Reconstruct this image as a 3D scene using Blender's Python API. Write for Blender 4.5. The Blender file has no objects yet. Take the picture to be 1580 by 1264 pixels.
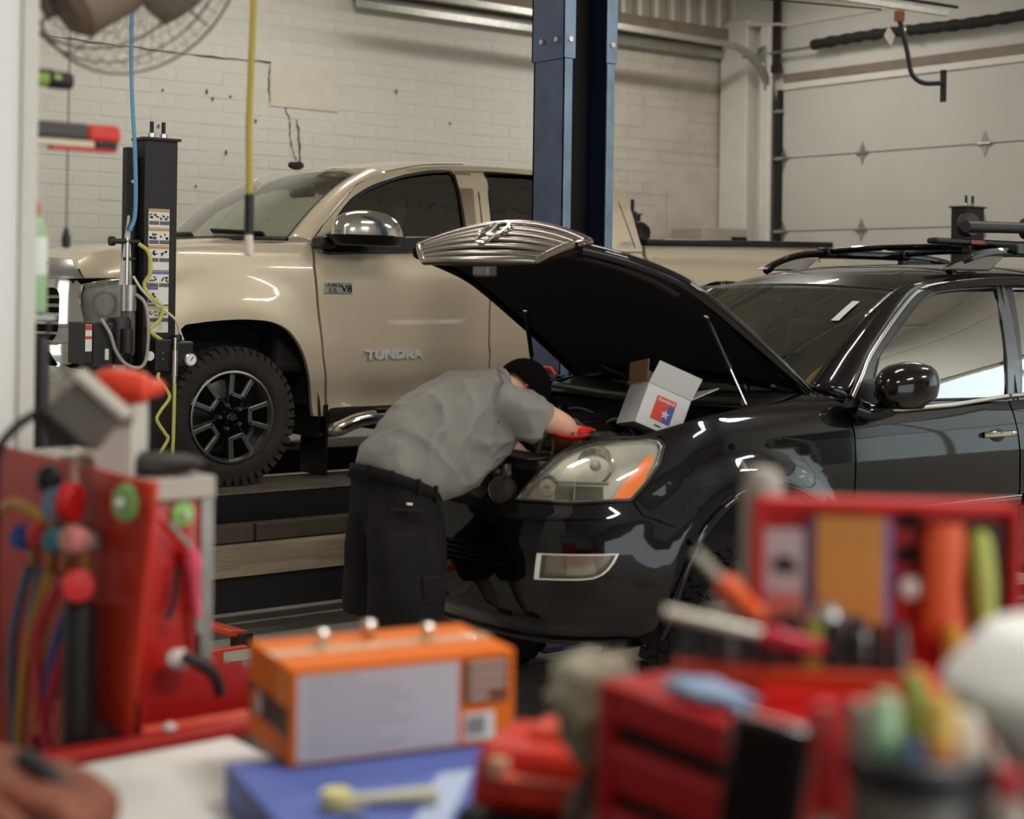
import bpy, bmesh, math, random
import numpy as np
from mathutils import Vector, Matrix, Euler, noise
PI = math.pi
R = math.radians
SC = bpy.context.scene
COL = SC.collection

# ------------------------------------------------------------------ camera
CAM_H, CAM_F, CAM_YAW, CAM_ROLL = 1.80, 2474.0, R(52.0), 0.014   # focal length in pixels of a 1580 wide frame
cam_d = bpy.data.cameras.new('camera')
cam = bpy.data.objects.new('camera', cam_d)
COL.objects.link(cam)
SC.camera = cam
cam_d.sensor_fit = 'HORIZONTAL'
cam_d.sensor_width = 36.0
cam_d.lens = CAM_F / 1580.0 * 36.0
cam_d.shift_x = 0.0
cam_d.shift_y = -(632.0 - 448.0) / 1580.0          # the photo is cut from a taller frame: verticals stay parallel
cam_d.clip_start = 0.05
cam_d.clip_end = 300.0
fwd = Vector((math.cos(CAM_YAW), math.sin(CAM_YAW), 0.0))
cam.location = (0.0, 0.0, CAM_H)
_q = fwd.to_track_quat('-Z', 'Y').to_matrix()
cam.rotation_euler = (_q @ Matrix.Rotation(CAM_ROLL, 3, 'Z')).to_euler()
cam_d.dof.use_dof = True
cam_d.dof.focus_distance = 7.8
cam_d.dof.aperture_fstop = 1.8

# ------------------------------------------------------------------ world (overcast day seen through the wall openings)
world = bpy.data.worlds.new('overcast_sky')
SC.world = world
world.use_nodes = True
_bg = world.node_tree.nodes['Background']
_bg.inputs['Color'].default_value = (0.90, 0.95, 1.0, 1.0)
_bg.inputs['Strength'].default_value = 3.2

# ------------------------------------------------------------------ exposure
SC.view_settings.view_transform = 'Standard'
SC.view_settings.look = 'None'
SC.view_settings.gamma = 1.0
SC.view_settings.use_curve_mapping = False
SC.view_settings.exposure = -0.10
SC.cycles.use_denoising = True
SC.cycles.max_bounces = 8
SC.cycles.diffuse_bounces = 4
SC.cycles.glossy_bounces = 4
SC.cycles.transparent_max_bounces = 12
SC.cycles.sample_clamp_indirect = 6.0
SC.cycles.caustics_reflective = False
SC.cycles.caustics_refractive = False

# ------------------------------------------------------------------ room size (X along the brick wall, Y towards it)
WALL_Y, WALL_X = 11.0, 11.2          # brick wall, overhead-door wall
BACK_Y, LEFT_X = -5.0, -4.5
CEIL_Z = 4.75

# ------------------------------------------------------------------ materials
_M = {}
def _srgb(c):
    return tuple(((x / 12.92) if x <= 0.04045 else ((x + 0.055) / 1.055) ** 2.4) for x in c)
def hexc(h):
    return _srgb(tuple(int(h[i:i + 2], 16) / 255.0 for i in (0, 2, 4)))
def mat(name, col, rough=0.5, metal=0.0, coat=0.0, var=0.0, vscale=8.0, bump=0.0, bscale=60.0, spec=0.5,
        trans=0.0, ior=1.45, emit=None, estr=0.0, rvar=0.0, dirt=None, dscale=3.0, damt=0.5, aniso=None):
    """principled material; var/bump/dirt give procedural colour grain, relief and stains. col: hex string or linear rgb"""
    if name in _M:
        return _M[name]
    m = bpy.data.materials.new(name)
    m.use_nodes = True
    nt = m.node_tree
    N, L = nt.nodes, nt.links
    b = N['Principled BSDF']
    c = hexc(col) if isinstance(col, str) else col
    b.inputs['Base Color'].default_value = (*c, 1)
    b.inputs['Roughness'].default_value = rough
    b.inputs['Metallic'].default_value = metal
    b.inputs['Coat Weight'].default_value = coat
    b.inputs['Coat Roughness'].default_value = 0.03
    b.inputs['Specular IOR Level'].default_value = spec
    b.inputs['Transmission Weight'].default_value = trans
    b.inputs['IOR'].default_value = ior
    if emit is not None:
        e = hexc(emit) if isinstance(emit, str) else emit
        b.inputs['Emission Color'].default_value = (*e, 1)
        b.inputs['Emission Strength'].default_value = estr
    tc = N.new('ShaderNodeTexCoord')
    co = tc.outputs['Object']
    if aniso:
        mp = N.new('ShaderNodeMapping'); mp.inputs['Scale'].default_value = aniso
        L.new(co, mp.inputs['Vector']); co = mp.outputs['Vector']
    last = None
    if var > 0:
        n = N.new('ShaderNodeTexNoise'); n.inputs['Scale'].default_value = vscale; n.inputs['Detail'].default_value = 5
        L.new(co, n.inputs['Vector'])
        mx = N.new('ShaderNodeMix'); mx.data_type = 'RGBA'
        mx.inputs[6].default_value = (*[max(0, x * (1 - var)) for x in c], 1)
        mx.inputs[7].default_value = (*[min(1, x * (1 + var)) for x in c], 1)
        rp = N.new('ShaderNodeMapRange'); rp.inputs[1].default_value = 0.3; rp.inputs[2].default_value = 0.7
        L.new(n.outputs[0], rp.inputs[0]); L.new(rp.outputs[0], mx.inputs[0])
        L.new(mx.outputs[2], b.inputs['Base Color']); last = mx.outputs[2]
        if rvar > 0:
            rr = N.new('ShaderNodeMapRange'); rr.inputs[1].default_value = 0.3; rr.inputs[2].default_value = 0.7
            rr.inputs[3].default_value = max(0.02, rough - rvar); rr.inputs[4].default_value = min(1, rough + rvar)
            L.new(n.outputs[0], rr.inputs[0]); L.new(rr.outputs[0], b.inputs['Roughness'])
    if dirt is not None:
        n = N.new('ShaderNodeTexNoise'); n.inputs['Scale'].default_value = dscale; n.inputs['Detail'].default_value = 8
        n.inputs['Roughness'].default_value = 0.65
        L.new(co, n.inputs['Vector'])
        rp = N.new('ShaderNodeMapRange'); rp.inputs[1].default_value = 0.48; rp.inputs[2].default_value = 0.72
        rp.inputs[4].default_value = damt
        L.new(n.outputs[0], rp.inputs[0])
        mx = N.new('ShaderNodeMix'); mx.data_type = 'RGBA'
        if last is not None: L.new(last, mx.inputs[6])
        else: mx.inputs[6].default_value = (*c, 1)
        d = hexc(dirt) if isinstance(dirt, str) else dirt
        mx.inputs[7].default_value = (*d, 1)
        L.new(rp.outputs[0], mx.inputs[0]); L.new(mx.outputs[2], b.inputs['Base Color'])
    if bump > 0:
        n = N.new('ShaderNodeTexNoise'); n.inputs['Scale'].default_value = bscale; n.inputs['Detail'].default_value = 4
        L.new(co, n.inputs['Vector'])
        bp = N.new('ShaderNodeBump'); bp.inputs['Strength'].default_value = bump; bp.inputs['Distance'].default_value = 0.01
        L.new(n.outputs[0], bp.inputs['Height']); L.new(bp.outputs['Normal'], b.inputs['Normal'])
    _M[name] = m
    return m
def glass(name, tint, refl=0.25, rough=0.01):
    """thin pane: tinted see-through plus a mirror layer that grows at grazing angles"""
    if name in _M:
        return _M[name]
    m = bpy.data.materials.new(name); m.use_nodes = True
    nt = m.node_tree; N, L = nt.nodes, nt.links
    N.remove(N['Principled BSDF'])
    tr = N.new('ShaderNodeBsdfTransparent'); tr.inputs['Color'].default_value = (*hexc(tint), 1)
    gl = N.new('ShaderNodeBsdfGlossy'); gl.inputs['Roughness'].default_value = rough
    gl.inputs['Color'].default_value = (0.95, 0.97, 0.96, 1)
    fr = N.new('ShaderNodeFresnel'); fr.inputs['IOR'].default_value = 1.55
    ad = N.new('ShaderNodeMath'); ad.operation = 'ADD'; ad.use_clamp = True; ad.inputs[1].default_value = refl
    L.new(fr.outputs[0], ad.inputs[0])
    mx = N.new('ShaderNodeMixShader')
    L.new(ad.outputs[0], mx.inputs[0]); L.new(tr.outputs[0], mx.inputs[1]); L.new(gl.outputs[0], mx.inputs[2])
    L.new(mx.outputs[0], N['Material Output'].inputs['Surface'])
    _M[name] = m
    return m

# ------------------------------------------------------------------ mesh builder
class MB:
    def __init__(s):
        s.bm = bmesh.new(); s.mi = 0
    def m(s, i):
        s.mi = i; return s
    def _f(s, vs):
        try:
            f = s.bm.faces.new(vs); f.material_index = s.mi; return f
        except ValueError:
            return None
    def grid(s, rows, close_u=False, close_v=False):
        """rows: list of lists of points -> quad sheet"""
        V = [[s.bm.verts.new(p) for p in r] for r in rows]
        n, k = len(V), len(V[0])
        for i in range(n if close_v else n - 1):
            for j in range(k if close_u else k - 1):
                s._f([V[i][j], V[i][(j + 1) % k], V[(i + 1) % n][(j + 1) % k], V[(i + 1) % n][j]])
        return V
    def loft(s, rings, cap=True):
        V = s.grid(rings, close_u=True)
        if cap:
            s._f(list(reversed(V[0]))); s._f(V[-1])
        return s
    def box(s, c, d, rot=None, taper=None):
        """centre, full sizes, optional Euler; taper=(fx,fy) scales the top face"""
        hx, hy, hz = d[0] / 2, d[1] / 2, d[2] / 2
        tx, ty = taper or (1, 1)
        P = [(-hx, -hy, -hz), (hx, -hy, -hz), (hx, hy, -hz), (-hx, hy, -hz),
             (-hx * tx, -hy * ty, hz), (hx * tx, -hy * ty, hz), (hx * tx, hy * ty, hz), (-hx * tx, hy * ty, hz)]
        M = Euler(rot).to_matrix() if rot is not None else Matrix.Identity(3)
        c = Vector(c)
        V = [s.bm.verts.new(M @ Vector(p) + c) for p in P]
        for f in ((3, 2, 1, 0), (4, 5, 6, 7), (0, 1, 5, 4), (1, 2, 6, 5), (2, 3, 7, 6), (3, 0, 4, 7)):
            s._f([V[i] for i in f])
        return s
    def b2(s, lo, hi):
        return s.box([(a + b) / 2 for a, b in zip(lo, hi)], [abs(b - a) for a, b in zip(lo, hi)])
    def cyl(s, p0, p1, r0, r1=None, n=20, cap=True):
        r1 = r0 if r1 is None else r1
        p0, p1 = Vector(p0), Vector(p1)
        t = (p1 - p0).normalized()
        a = t.orthogonal().normalized(); b = t.cross(a)
        ring = lambda p, r: [p + (a * math.cos(2 * PI * i / n) + b * math.sin(2 * PI * i / n)) * r for i in range(n)]
        return s.loft([ring(p0, r0), ring(p1, r1)], cap)
    def tube(s, path, r, n=8, cap=True, closed=False):
        P = [Vector(p) for p in path]
        k = len(P)
        rr = r if isinstance(r, (list, tuple)) else [r] * k
        rings = []
        nv = None
        for i in range(k):
            if closed:
                t = (P[(i + 1) % k] - P[i - 1])
            else:
                t = (P[min(i + 1, k - 1)] - P[max(i - 1, 0)])
            t.normalize()
            if nv is None:
                nv = t.orthogonal().normalized()
            nv = (nv - t * nv.dot(t))
            if nv.length < 1e-6: nv = t.orthogonal()
            nv.normalize()
            b = t.cross(nv)
            rings.append([P[i] + (nv * math.cos(2 * PI * j / n) + b * math.sin(2 * PI * j / n)) * rr[i] for j in range(n)])
        if closed:
            s.grid(rings, close_u=True, close_v=True)
        else:
            s.loft(rings, cap)
        return s
    def lathe(s, prof, o=(0, 0, 0), ax=(0, 0, 1), n=28, cap=True, arc=None, start=0.0):
        """prof: (radius, height) pairs turned about ax at o"""
        o = Vector(o); ax = Vector(ax).normalized()
        a = ax.orthogonal().normalized(); b = ax.cross(a)
        rings = []
        for r, h in prof:
            rings.append([o + ax * h + (a * math.cos(start + 2 * PI * i / n) + b * math.sin(start + 2 * PI * i / n)) * max(r, 1e-5) for i in range(n)])
        return s.loft(rings, cap)
    def ell(s, c, r, rot=None, n=20, k=12):
        M = Euler(rot).to_matrix() if rot is not None else Matrix.Identity(3)
        c = Vector(c)
        rings = []
        for i in range(k + 1):
            th = PI * i / k
            q = max(math.sin(th), 1e-4)
            rings.append([c + M @ Vector((r[0] * q * math.cos(2 * PI * j / n), r[1] * q * math.sin(2 * PI * j / n), -r[2] * math.cos(th))) for j in range(n)])
        return s.loft(rings, True)
    def prism(s, poly, d0, d1, plane='xz', holes=None):
        """2-D outline pushed from d0 to d1 along the missing axis"""
        def pt(p, d):
            return {'xz': (p[0], d, p[1]), 'xy': (p[0], p[1], d), 'yz': (d, p[0], p[1])}[plane]
        loops = [poly] + (holes or [])
        A = [[s.bm.verts.new(pt(p, d0)) for p in lp] for lp in loops]
        B = [[s.bm.verts.new(pt(p, d1)) for p in lp] for lp in loops]
        for a, b in zip(A, B):
            k = len(a)
            for i in range(k):
                s._f([a[i], a[(i + 1) % k], b[(i + 1) % k], b[i]])
        if not holes:
            s._f(list(reversed(A[0]))); s._f(B[0])
        else:
            for Q in (A, B):
                es = []
                for lp in Q:
                    for i in range(len(lp)):
                        e = s.bm.edges.get((lp[i], lp[(i + 1) % len(lp)])); es.append(e)
                r = bmesh.ops.triangle_fill(s.bm, use_beauty=True, edges=es)
                for g in r['geom']:
                    if isinstance(g, bmesh.types.BMFace): g.material_index = s.mi
        return s
    def xf(s, M):
        bmesh.ops.transform(s.bm, matrix=M, verts=s.bm.verts); return s
    def obj(s, name, mats, parent=None, smooth=35, bevel=0.0, seg=2, loc=None, rot=None, recalc=True, sub=0, solid=0.0):
        if recalc:
            bmesh.ops.recalc_face_normals(s.bm, faces=s.bm.faces[:])
        me = bpy.data.meshes.new(name)
        s.bm.to_mesh(me); s.bm.free()
        if not isinstance(mats, (list, tuple)): mats = [mats]
        for m in mats: me.materials.append(m)
        if smooth is not None:
            me.polygons.foreach_set('use_smooth', [True] * len(me.polygons))
            if smooth < 180: me.set_sharp_from_angle(angle=R(smooth))
        o = bpy.data.objects.new(name, me)
        COL.objects.link(o)
        if parent is not None: o.parent = parent
        if loc is not None: o.location = loc
        if rot is not None: o.rotation_euler = rot
        if solid:
            d = o.modifiers.new('thick', 'SOLIDIFY'); d.thickness = solid; d.offset = 0
        if bevel > 0:
            d = o.modifiers.new('bevel', 'BEVEL'); d.width = bevel; d.segments = seg; d.limit_method = 'ANGLE'; d.angle_limit = R(40)
            d.harden_normals = False
        if sub:
            d = o.modifiers.new('sub', 'SUBSURF'); d.levels = sub; d.render_levels = sub
        return o
def thing(name, label, cat, loc=(0, 0, 0), rz=0.0, group=None):
    o = bpy.data.objects.new(name, None)
    o.empty_display_size = 0.1
    COL.objects.link(o)
    o.location = loc; o.rotation_euler = (0, 0, rz)
    return tag(o, label, cat, group)
def tag(o, label, cat, group=None):
    o['label'] = label; o['category'] = cat
    if group: o['group'] = group
    return o
def struct(o, label=None):
    o['kind'] = 'structure'
    if label: o['label'] = label
    return o
def lab(o, label):
    o['label'] = label; return o
def copy_tree(o, parent=None, data=True):
    c = o.copy(); COL.objects.link(c); c.parent = parent
    for ch in list(o.children): copy_tree(ch, c)
    return c
def spline(pts, n=8, closed=False):
    """Catmull-Rom through points of any dimension"""
    P = [np.array(p, float) for p in pts]
    k = len(P); out = []
    rng = range(k) if closed else range(k - 1)
    for i in rng:
        p1, p2 = P[i], P[(i + 1) % k]
        p0 = P[i - 1] if (closed or i > 0) else 2 * p1 - p2
        p3 = P[(i + 2) % k] if (closed or i + 2 < k) else 2 * p2 - p1
        for j in range(n):
            t = j / n
            out.append(tuple(0.5 * (2 * p1 + (p2 - p0) * t + (2 * p0 - 5 * p1 + 4 * p2 - p3) * t * t + (3 * p1 - p0 - 3 * p2 + p3) * t ** 3)))
    if not closed: out.append(tuple(P[-1]))
    return out
def ellipse(cx, cy, rx, ry, n=24, a0=0.0, a1=2 * PI, rot=0.0):
    full = abs(a1 - a0 - 2 * PI) < 1e-6
    out = []
    for i in range(n if full else n + 1):
        a = a0 + (a1 - a0) * i / n
        x, y = rx * math.cos(a), ry * math.sin(a)
        out.append((cx + x * math.cos(rot) - y * math.sin(rot), cy + x * math.sin(rot) + y * math.cos(rot)))
    return out
def rrect(x0, y0, x1, y1, r, n=4):
    out = []
    for cx, cy, a in ((x1 - r, y1 - r, 0), (x0 + r, y1 - r, 90), (x0 + r, y0 + r, 180), (x1 - r, y0 + r, 270)):
        for i in range(n + 1):
            t = R(a + 90 * i / n); out.append((cx + r * math.cos(t), cy + r * math.sin(t)))
    return out
def lerp_tab(tab, x):
    n = len(tab)
    if x <= tab[0][0]: return tab[0][1]
    if x >= tab[-1][0]: return tab[-1][1]
    def slope(i):
        if i == 0 or i == n - 1: return 0.0
        h0, h1 = tab[i][0] - tab[i - 1][0], tab[i + 1][0] - tab[i][0]
        d0, d1 = (tab[i][1] - tab[i - 1][1]) / h0, (tab[i + 1][1] - tab[i][1]) / h1
        if d0 * d1 <= 0: return 0.0
        return 3 * (h0 + h1) / ((2 * h1 + h0) / d0 + (h1 + 2 * h0) / d1)
    for i in range(n - 1):
        (a, va), (b, vb) = tab[i], tab[i + 1]
        if x <= b:
            h = b - a; t = (x - a) / h; m0, m1 = slope(i) * h, slope(i + 1) * h
            t2, t3 = t * t, t * t * t
            return (2 * t3 - 3 * t2 + 1) * va + (t3 - 2 * t2 + t) * m0 + (3 * t2 - 2 * t3) * vb + (t3 - t2) * m1
def text_obj(name, body, size, depth, mats, parent=None, loc=(0, 0, 0), rot=(PI / 2, 0, 0), align='CENTER', sx=1.0, shear=0.0, bold=0.0):
    cu = bpy.data.curves.new(name, 'FONT'); cu.body = body; cu.size = size; cu.extrude = depth; cu.align_x = align; cu.align_y = 'CENTER'
    cu.shear = shear; cu.offset = bold; cu.resolution_u = 3
    tmp = bpy.data.objects.new(name, cu); COL.objects.link(tmp)
    dg = bpy.context.evaluated_depsgraph_get()
    me = bpy.data.meshes.new_from_object(tmp.evaluated_get(dg))
    bpy.data.objects.remove(tmp); bpy.data.curves.remove(cu)
    me.name = name; me.materials.clear(); me.materials.append(mats)
    o = bpy.data.objects.new(name, me); COL.objects.link(o)
    o.parent = parent; o.location = loc; o.rotation_euler = rot; o.scale = (sx, 1, 1)
    return o

# ------------------------------------------------------------------ curved panels: a flat outline cut fine, laid on a surface fm(u, v) -> (x, y, z)
def fm_normal(fm, u, v, e=2e-3):
    p = np.array(fm(u, v), float)
    a = np.array(fm(u + e, v), float) - np.array(fm(u - e, v), float)
    b = np.array(fm(u, v + e), float) - np.array(fm(u, v - e), float)
    n = np.cross(a, b); l = np.linalg.norm(n)
    return p, (n / l if l > 1e-12 else np.array([0, 0, 1.0]))
def panel(name, outline, fm, mats, parent=None, step=0.05, thick=0.015, holes=None, flip=False, push=0.0, stepv=None):
    bm = bmesh.new()
    loops = [outline] + (holes or [])
    es = []
    for lp in loops:
        vs = [bm.verts.new((p[0], p[1], 0)) for p in lp]
        for i in range(len(vs)): es.append(bm.edges.new((vs[i], vs[(i + 1) % len(vs)])))
    bmesh.ops.triangle_fill(bm, use_beauty=True, use_dissolve=False, edges=es, normal=(0, 0, 1))
    us = [p[0] for p in outline]; vs_ = [p[1] for p in outline]
    for ax, lo, hi, st in ((0, min(us), max(us), step), (1, min(vs_), max(vs_), stepv or step)):
        k = int(math.floor((hi - lo) / st))
        for i in range(1, k + 1):
            c = lo + (hi - lo) * i / (k + 1)
            co = (c, 0, 0) if ax == 0 else (0, c, 0)
            no = (1, 0, 0) if ax == 0 else (0, 1, 0)
            bmesh.ops.bisect_plane(bm, geom=bm.verts[:] + bm.edges[:] + bm.faces[:], plane_co=co, plane_no=no, dist=1e-5)
    bmesh.ops.dissolve_degenerate(bm, dist=1e-5, edges=bm.edges[:])
    bmesh.ops.join_triangles(bm, faces=bm.faces[:], angle_face_threshold=0.1, angle_shape_threshold=0.7)
    bm.normal_update()
    for f in bm.faces:
        if f.normal.z < 0: f.normal_flip()
    bm.verts.index_update()
    info = []
    for v in bm.verts:
        p, n = fm_normal(fm, v.co.x, v.co.y)
        if flip: n = -n
        info.append((p + n * push, n))
    bd = [e for e in bm.edges if e.is_boundary]
    nmain = len(bm.faces)
    if flip:
        for f in bm.faces: f.normal_flip()
    for v in bm.verts: v.co = info[v.index][0]
    nv = len(bm.verts)
    nrm = [x[1] for x in info]
    faces = [[v.index for v in f.verts] for f in bm.faces]
    co = [tuple(v.co) for v in bm.verts]
    rim = []
    if thick > 0:
        m = {}
        for e in bd:
            f = e.link_faces[0]
            l = [x for x in f.loops if x.edge == e][0]
            a, b = l.vert.index, l.link_loop_next.vert.index
            for i in (a, b):
                if i not in m:
                    m[i] = len(co); co.append(tuple(np.array(co[i]) - nrm[i] * thick))
            rim.append([b, a, m[a], m[b]])
    bm.free()
    me = bpy.data.meshes.new(name)
    me.from_pydata(co, [], faces + rim)
    me.polygons.foreach_set('use_smooth', [True] * len(me.polygons))
    ln = []
    me.update()
    for p in me.polygons:
        if p.index < len(faces):
            for vi in p.vertices: ln.append(tuple(nrm[vi]))
        else:
            q = tuple(p.normal)
            for vi in p.vertices: ln.append(q)
    me.normals_split_custom_set(ln)
    if not isinstance(mats, (list, tuple)): mats = [mats]
    for mm in mats: me.materials.append(mm)
    o = bpy.data.objects.new(name, me); COL.objects.link(o); o.parent = parent
    return o
def strip_on(name, path, fm, w, h, mats, parent=None, push=0.0, flip=False, n=8):
    """a rounded trim strip that follows a (u, v) path on a surface"""
    pts = []
    for u, v in path:
        p, nn = fm_normal(fm, u, v)
        if flip: nn = -nn
        pts.append((p + nn * push, nn))
    mb = MB(); rings = []
    for i, (p, nn) in enumerate(pts):
        t = pts[min(i + 1, len(pts) - 1)][0] - pts[max(i - 1, 0)][0]
        t = t / (np.linalg.norm(t) + 1e-12); sd = np.cross(nn, t)
        rings.append([tuple(p + sd * (w / 2) * math.cos(2 * PI * j / n) + nn * h * math.sin(2 * PI * j / n)) for j in range(n)])
    mb.loft(rings)
    return mb.obj(name, mats, parent, smooth=60)

# ------------------------------------------------------------------ shells of vehicles: a plan curve swept up, pushed in and out by off(s, z)
class Shell:
    """plan(s): s=0 front centre, s>0 to the camera side (y<0), s<0 to the far side"""
    def __init__(self, half_w, front, nexp, length, off, crown=0.0):
        a, b = front, half_w
        P = []
        for i in range(201):
            t = PI / 2 * i / 200
            y = b * math.sin(t) ** (2.0 / nexp); x = a - a * math.cos(t) ** (2.0 / nexp)
            P.append((x, y))
        P.append((length, b))
        P = np.array(P)
        d = np.concatenate([[0], np.cumsum(np.linalg.norm(np.diff(P, axis=0), axis=1))])
        self.s = np.linspace(0, d[-1], 1600)
        self.x = np.interp(self.s, d, P[:, 0]); self.y = np.interp(self.s, d, P[:, 1])
        k = np.ones(25) / 25
        def sm(v, ends):
            w = np.concatenate([ends[0] * np.ones(12) if ends[0] is not None else v[12:0:-1], v, 2 * v[-1] - v[-2:-14:-1]])
            return np.convolve(w, k, 'valid')
        self.x = sm(self.x, (None, 0)); self.y = sm(np.concatenate([self.y]), (0, 0)) if False else self.y
        tx, ty = np.gradient(self.x, self.s), np.gradient(self.y, self.s)
        l = np.hypot(tx, ty); self.nx, self.ny = -ty / l, tx / l
        kk = np.ones(41) / 41
        self.nx = np.convolve(np.pad(self.nx, 20, 'edge'), kk, 'valid'); self.ny = np.convolve(np.pad(self.ny, 20, 'edge'), kk, 'valid')
        self.off = off
    def s_at_x(self, x):
        return float(np.interp(x, self.x[5:], self.s[5:]))
    def __call__(self, s, z):
        q = abs(s)
        x = np.interp(q, self.s, self.x); y = np.interp(q, self.s, self.y)
        nx = np.interp(q, self.s, self.nx); ny = np.interp(q, self.s, self.ny)
        o = self.off(q, z, x)
        sg = -1.0 if s >= 0 else 1.0
        return (x + nx * o, sg * (y + ny * o), z)

# ------------------------------------------------------------------ the room
M_FLOOR = mat('concrete_floor', 'aaa498', 0.55, var=0.18, vscale=1.6, bump=0.15, bscale=40, dirt='4c4740', dscale=1.1, damt=0.55, rvar=0.15)
M_PAINT = mat('white_wall_paint', 'cac7be', 0.75, var=0.05, vscale=2.0, bump=0.1, bscale=30)
M_BRICK = mat('painted_brick', 'c9c6bb', 0.7, var=0.07, vscale=5.0, bump=0.35, bscale=28, dirt='a89f8e', dscale=2.2, damt=0.35)
M_BRICK2 = mat('painted_block', 'b4ab9e', 0.75, var=0.08, vscale=4.0, bump=0.3, bscale=22)
M_MORTAR = mat('painted_mortar', 'c6c2b7', 0.85, var=0.06, vscale=6.0)
M_CEIL = mat('white_ceiling', 'cfcabf', 0.7, var=0.03)
M_STEEL_WH = mat('white_steel_column', 'd2cec2', 0.5, var=0.04)
M_BEAM = mat('brown_primer_steel', '7d6f60', 0.6, var=0.15, vscale=6)
M_GDOOR = mat('door_panel_white', 'bcb9b0', 0.5, var=0.03, vscale=1.5)
M_GALV = mat('galvanised_steel', 'a8a79f', 0.38, metal=0.85, var=0.12, vscale=20)
M_DARKSTEEL = mat('dark_steel', '2b2724', 0.5, metal=0.3, var=0.2)
M_BLACK = mat('black_plastic', '131211', 0.45, var=0.2)
M_CRACK = mat('crack_shadow', '2a2622', 0.9)

fl = MB()
fl.b2((LEFT_X, BACK_Y, -0.2), (WALL_X, WALL_Y, 0.0))
floor = struct(fl.obj('floor', M_FLOOR, smooth=None))
jm = mat('floor_joint', '45403a', 0.9)
for k, y in enumerate((2.9, 6.0, 9.1)):
    MB().b2((LEFT_X, y - 0.005, -0.001), (WALL_X, y + 0.005, 0.0012)).obj('saw_cut_joint', jm, floor, smooth=None)
for k, x in enumerate((2.6, 6.2, 9.8)):
    MB().b2((x - 0.005, BACK_Y, -0.001), (x + 0.005, WALL_Y, 0.0011)).obj('saw_cut_joint', jm, floor, smooth=None)

# brick wall
wb = MB(); wb.b2((LEFT_X, WALL_Y, 0), (WALL_X + 0.3, WALL_Y + 0.25, CEIL_Z))
wall_back = struct(wb.obj('wall_back', M_MORTAR, smooth=None), 'white painted brick wall behind the tan pickup')
rnd = random.Random(4)
BL, BH, JT = 0.395, 0.102, 0.008
brick_mesh = []
for k in range(6):
    mb = MB(); h = 0.0004 + 0.0005 * k
    mb.box((0, -h / 2 + 0.001, 0), (BL - JT - 0.002 * k, h + 0.002, BH - JT), taper=None)
    for v in mb.bm.verts:
        if v.co.y < 0: v.co.x *= 0.985; v.co.z *= 0.93; v.co.y += rnd.uniform(-0.0012, 0.0006)
    o = mb.obj('brick', M_BRICK, wall_back, smooth=None, bevel=0.0)
    brick_mesh.append(o.data); bpy.data.objects.remove(o)
bricks = []
row = 0
z = 0.06
while z < 4.15:
    x = LEFT_X + (BL / 2 if row % 2 else 0)
    while x < WALL_X - 0.05:
        bricks.append((x + BL / 2, z + BH / 2)); x += BL
    z += BH; row += 1
def brick_seen(b):
    x, zz = b
    return 4.2 < x < 9.2 and 2.05 < zz < 4.1 and not (6.12 < x < 6.85 and 3.2 < zz < 3.56)
near = sorted([b for b in bricks if brick_seen(b)], key=lambda b: b[0])
near_set = set(near[:300])
for b in near[:300]:
    o = bpy.data.objects.new('brick', brick_mesh[rnd.randrange(6)])
    COL.objects.link(o); o.parent = wall_back
    o.location = (b[0] + rnd.uniform(-.003, .003), WALL_Y, b[1] + rnd.uniform(-.002, .002))
    o.rotation_euler = (0, rnd.uniform(-0.004, 0.004), 0)
rest, rest_r = MB(), MB()
for b in bricks:
    if b in near_set or (6.12 < b[0] < 6.85 and 3.2 < b[1] < 3.56): continue
    if b[0] > 10.45 and b[1] < 3.0: continue
    h = rnd.uniform(0.0004, 0.0026)
    if b[0] > 9.3: h = rnd.uniform(0.0025, 0.0060)
    (rest_r if b[0] > 9.3 else rest).box((b[0], WALL_Y - h / 2 + 0.001, b[1]), (BL - JT, h + 0.002, BH - JT))
ro = rest.obj('brickwork', M_BRICK, wall_back, smooth=None); ro['kind'] = 'stuff'
ro = rest_r.obj('corner_blockwork', M_BRICK2, wall_back, smooth=None); ro['kind'] = 'stuff'
MB().b2((9.3, WALL_Y - 0.0004, 0.0), (WALL_X, WALL_Y + 0.001, 4.17)).obj('block_mortar', M_BRICK2, wall_back, smooth=None)
# smooth plaster patch, cracks, old bolt holes, filled arch beside the corner
MB().box((6.485, WALL_Y - 0.006, 3.38), (0.62, 0.012, 0.35)).obj('plaster_patch', mat('plaster', 'c9c2b3', 0.8, bump=0.2, bscale=12, var=0.05), wall_back, smooth=None, bevel=0.006)
def crack(path, r, jag, seed):
    q = random.Random(seed); pts = spline(path, 7)
    pts = [(p[0] + q.uniform(-jag, jag), WALL_Y - 0.006, p[1] + q.uniform(-jag, jag)) for p in pts]
    MB().tube(pts, [r * q.uniform(0.35, 1.3) for _ in pts], n=4).obj('wall_crack', M_CRACK, wall_back, smooth=None)
crack([(4.25, 3.56), (5.0, 3.545), (5.5, 3.54), (6.15, 3.545), (6.79, 3.545)], 0.006, 0.006, 1)
crack([(6.17, 3.52), (6.16, 3.40), (6.18, 3.24)], 0.004, 0.006, 2)
crack([(6.30, 3.24), (6.35, 3.10), (6.36, 2.95), (6.41, 2.80), (6.42, 2.70)], 0.005, 0.008, 3)
crack([(6.42, 3.12), (6.44, 2.95), (6.45, 2.74)], 0.007, 0.006, 4)
for k, (hx, hz) in enumerate(((5.27, 3.25), (5.68, 3.22), (5.63, 3.27), (5.83, 3.25), (5.24, 2.98), (5.80, 2.82), (5.55, 2.55), (6.05, 3.08), (7.35, 3.42), (7.9, 3.2))):
    MB().ell((hx, WALL_Y - 0.012, hz), (0.008, 0.006, 0.011 + 0.006 * (k % 3)), n=8, k=6).obj('bolt_hole', M_CRACK, wall_back)
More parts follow.
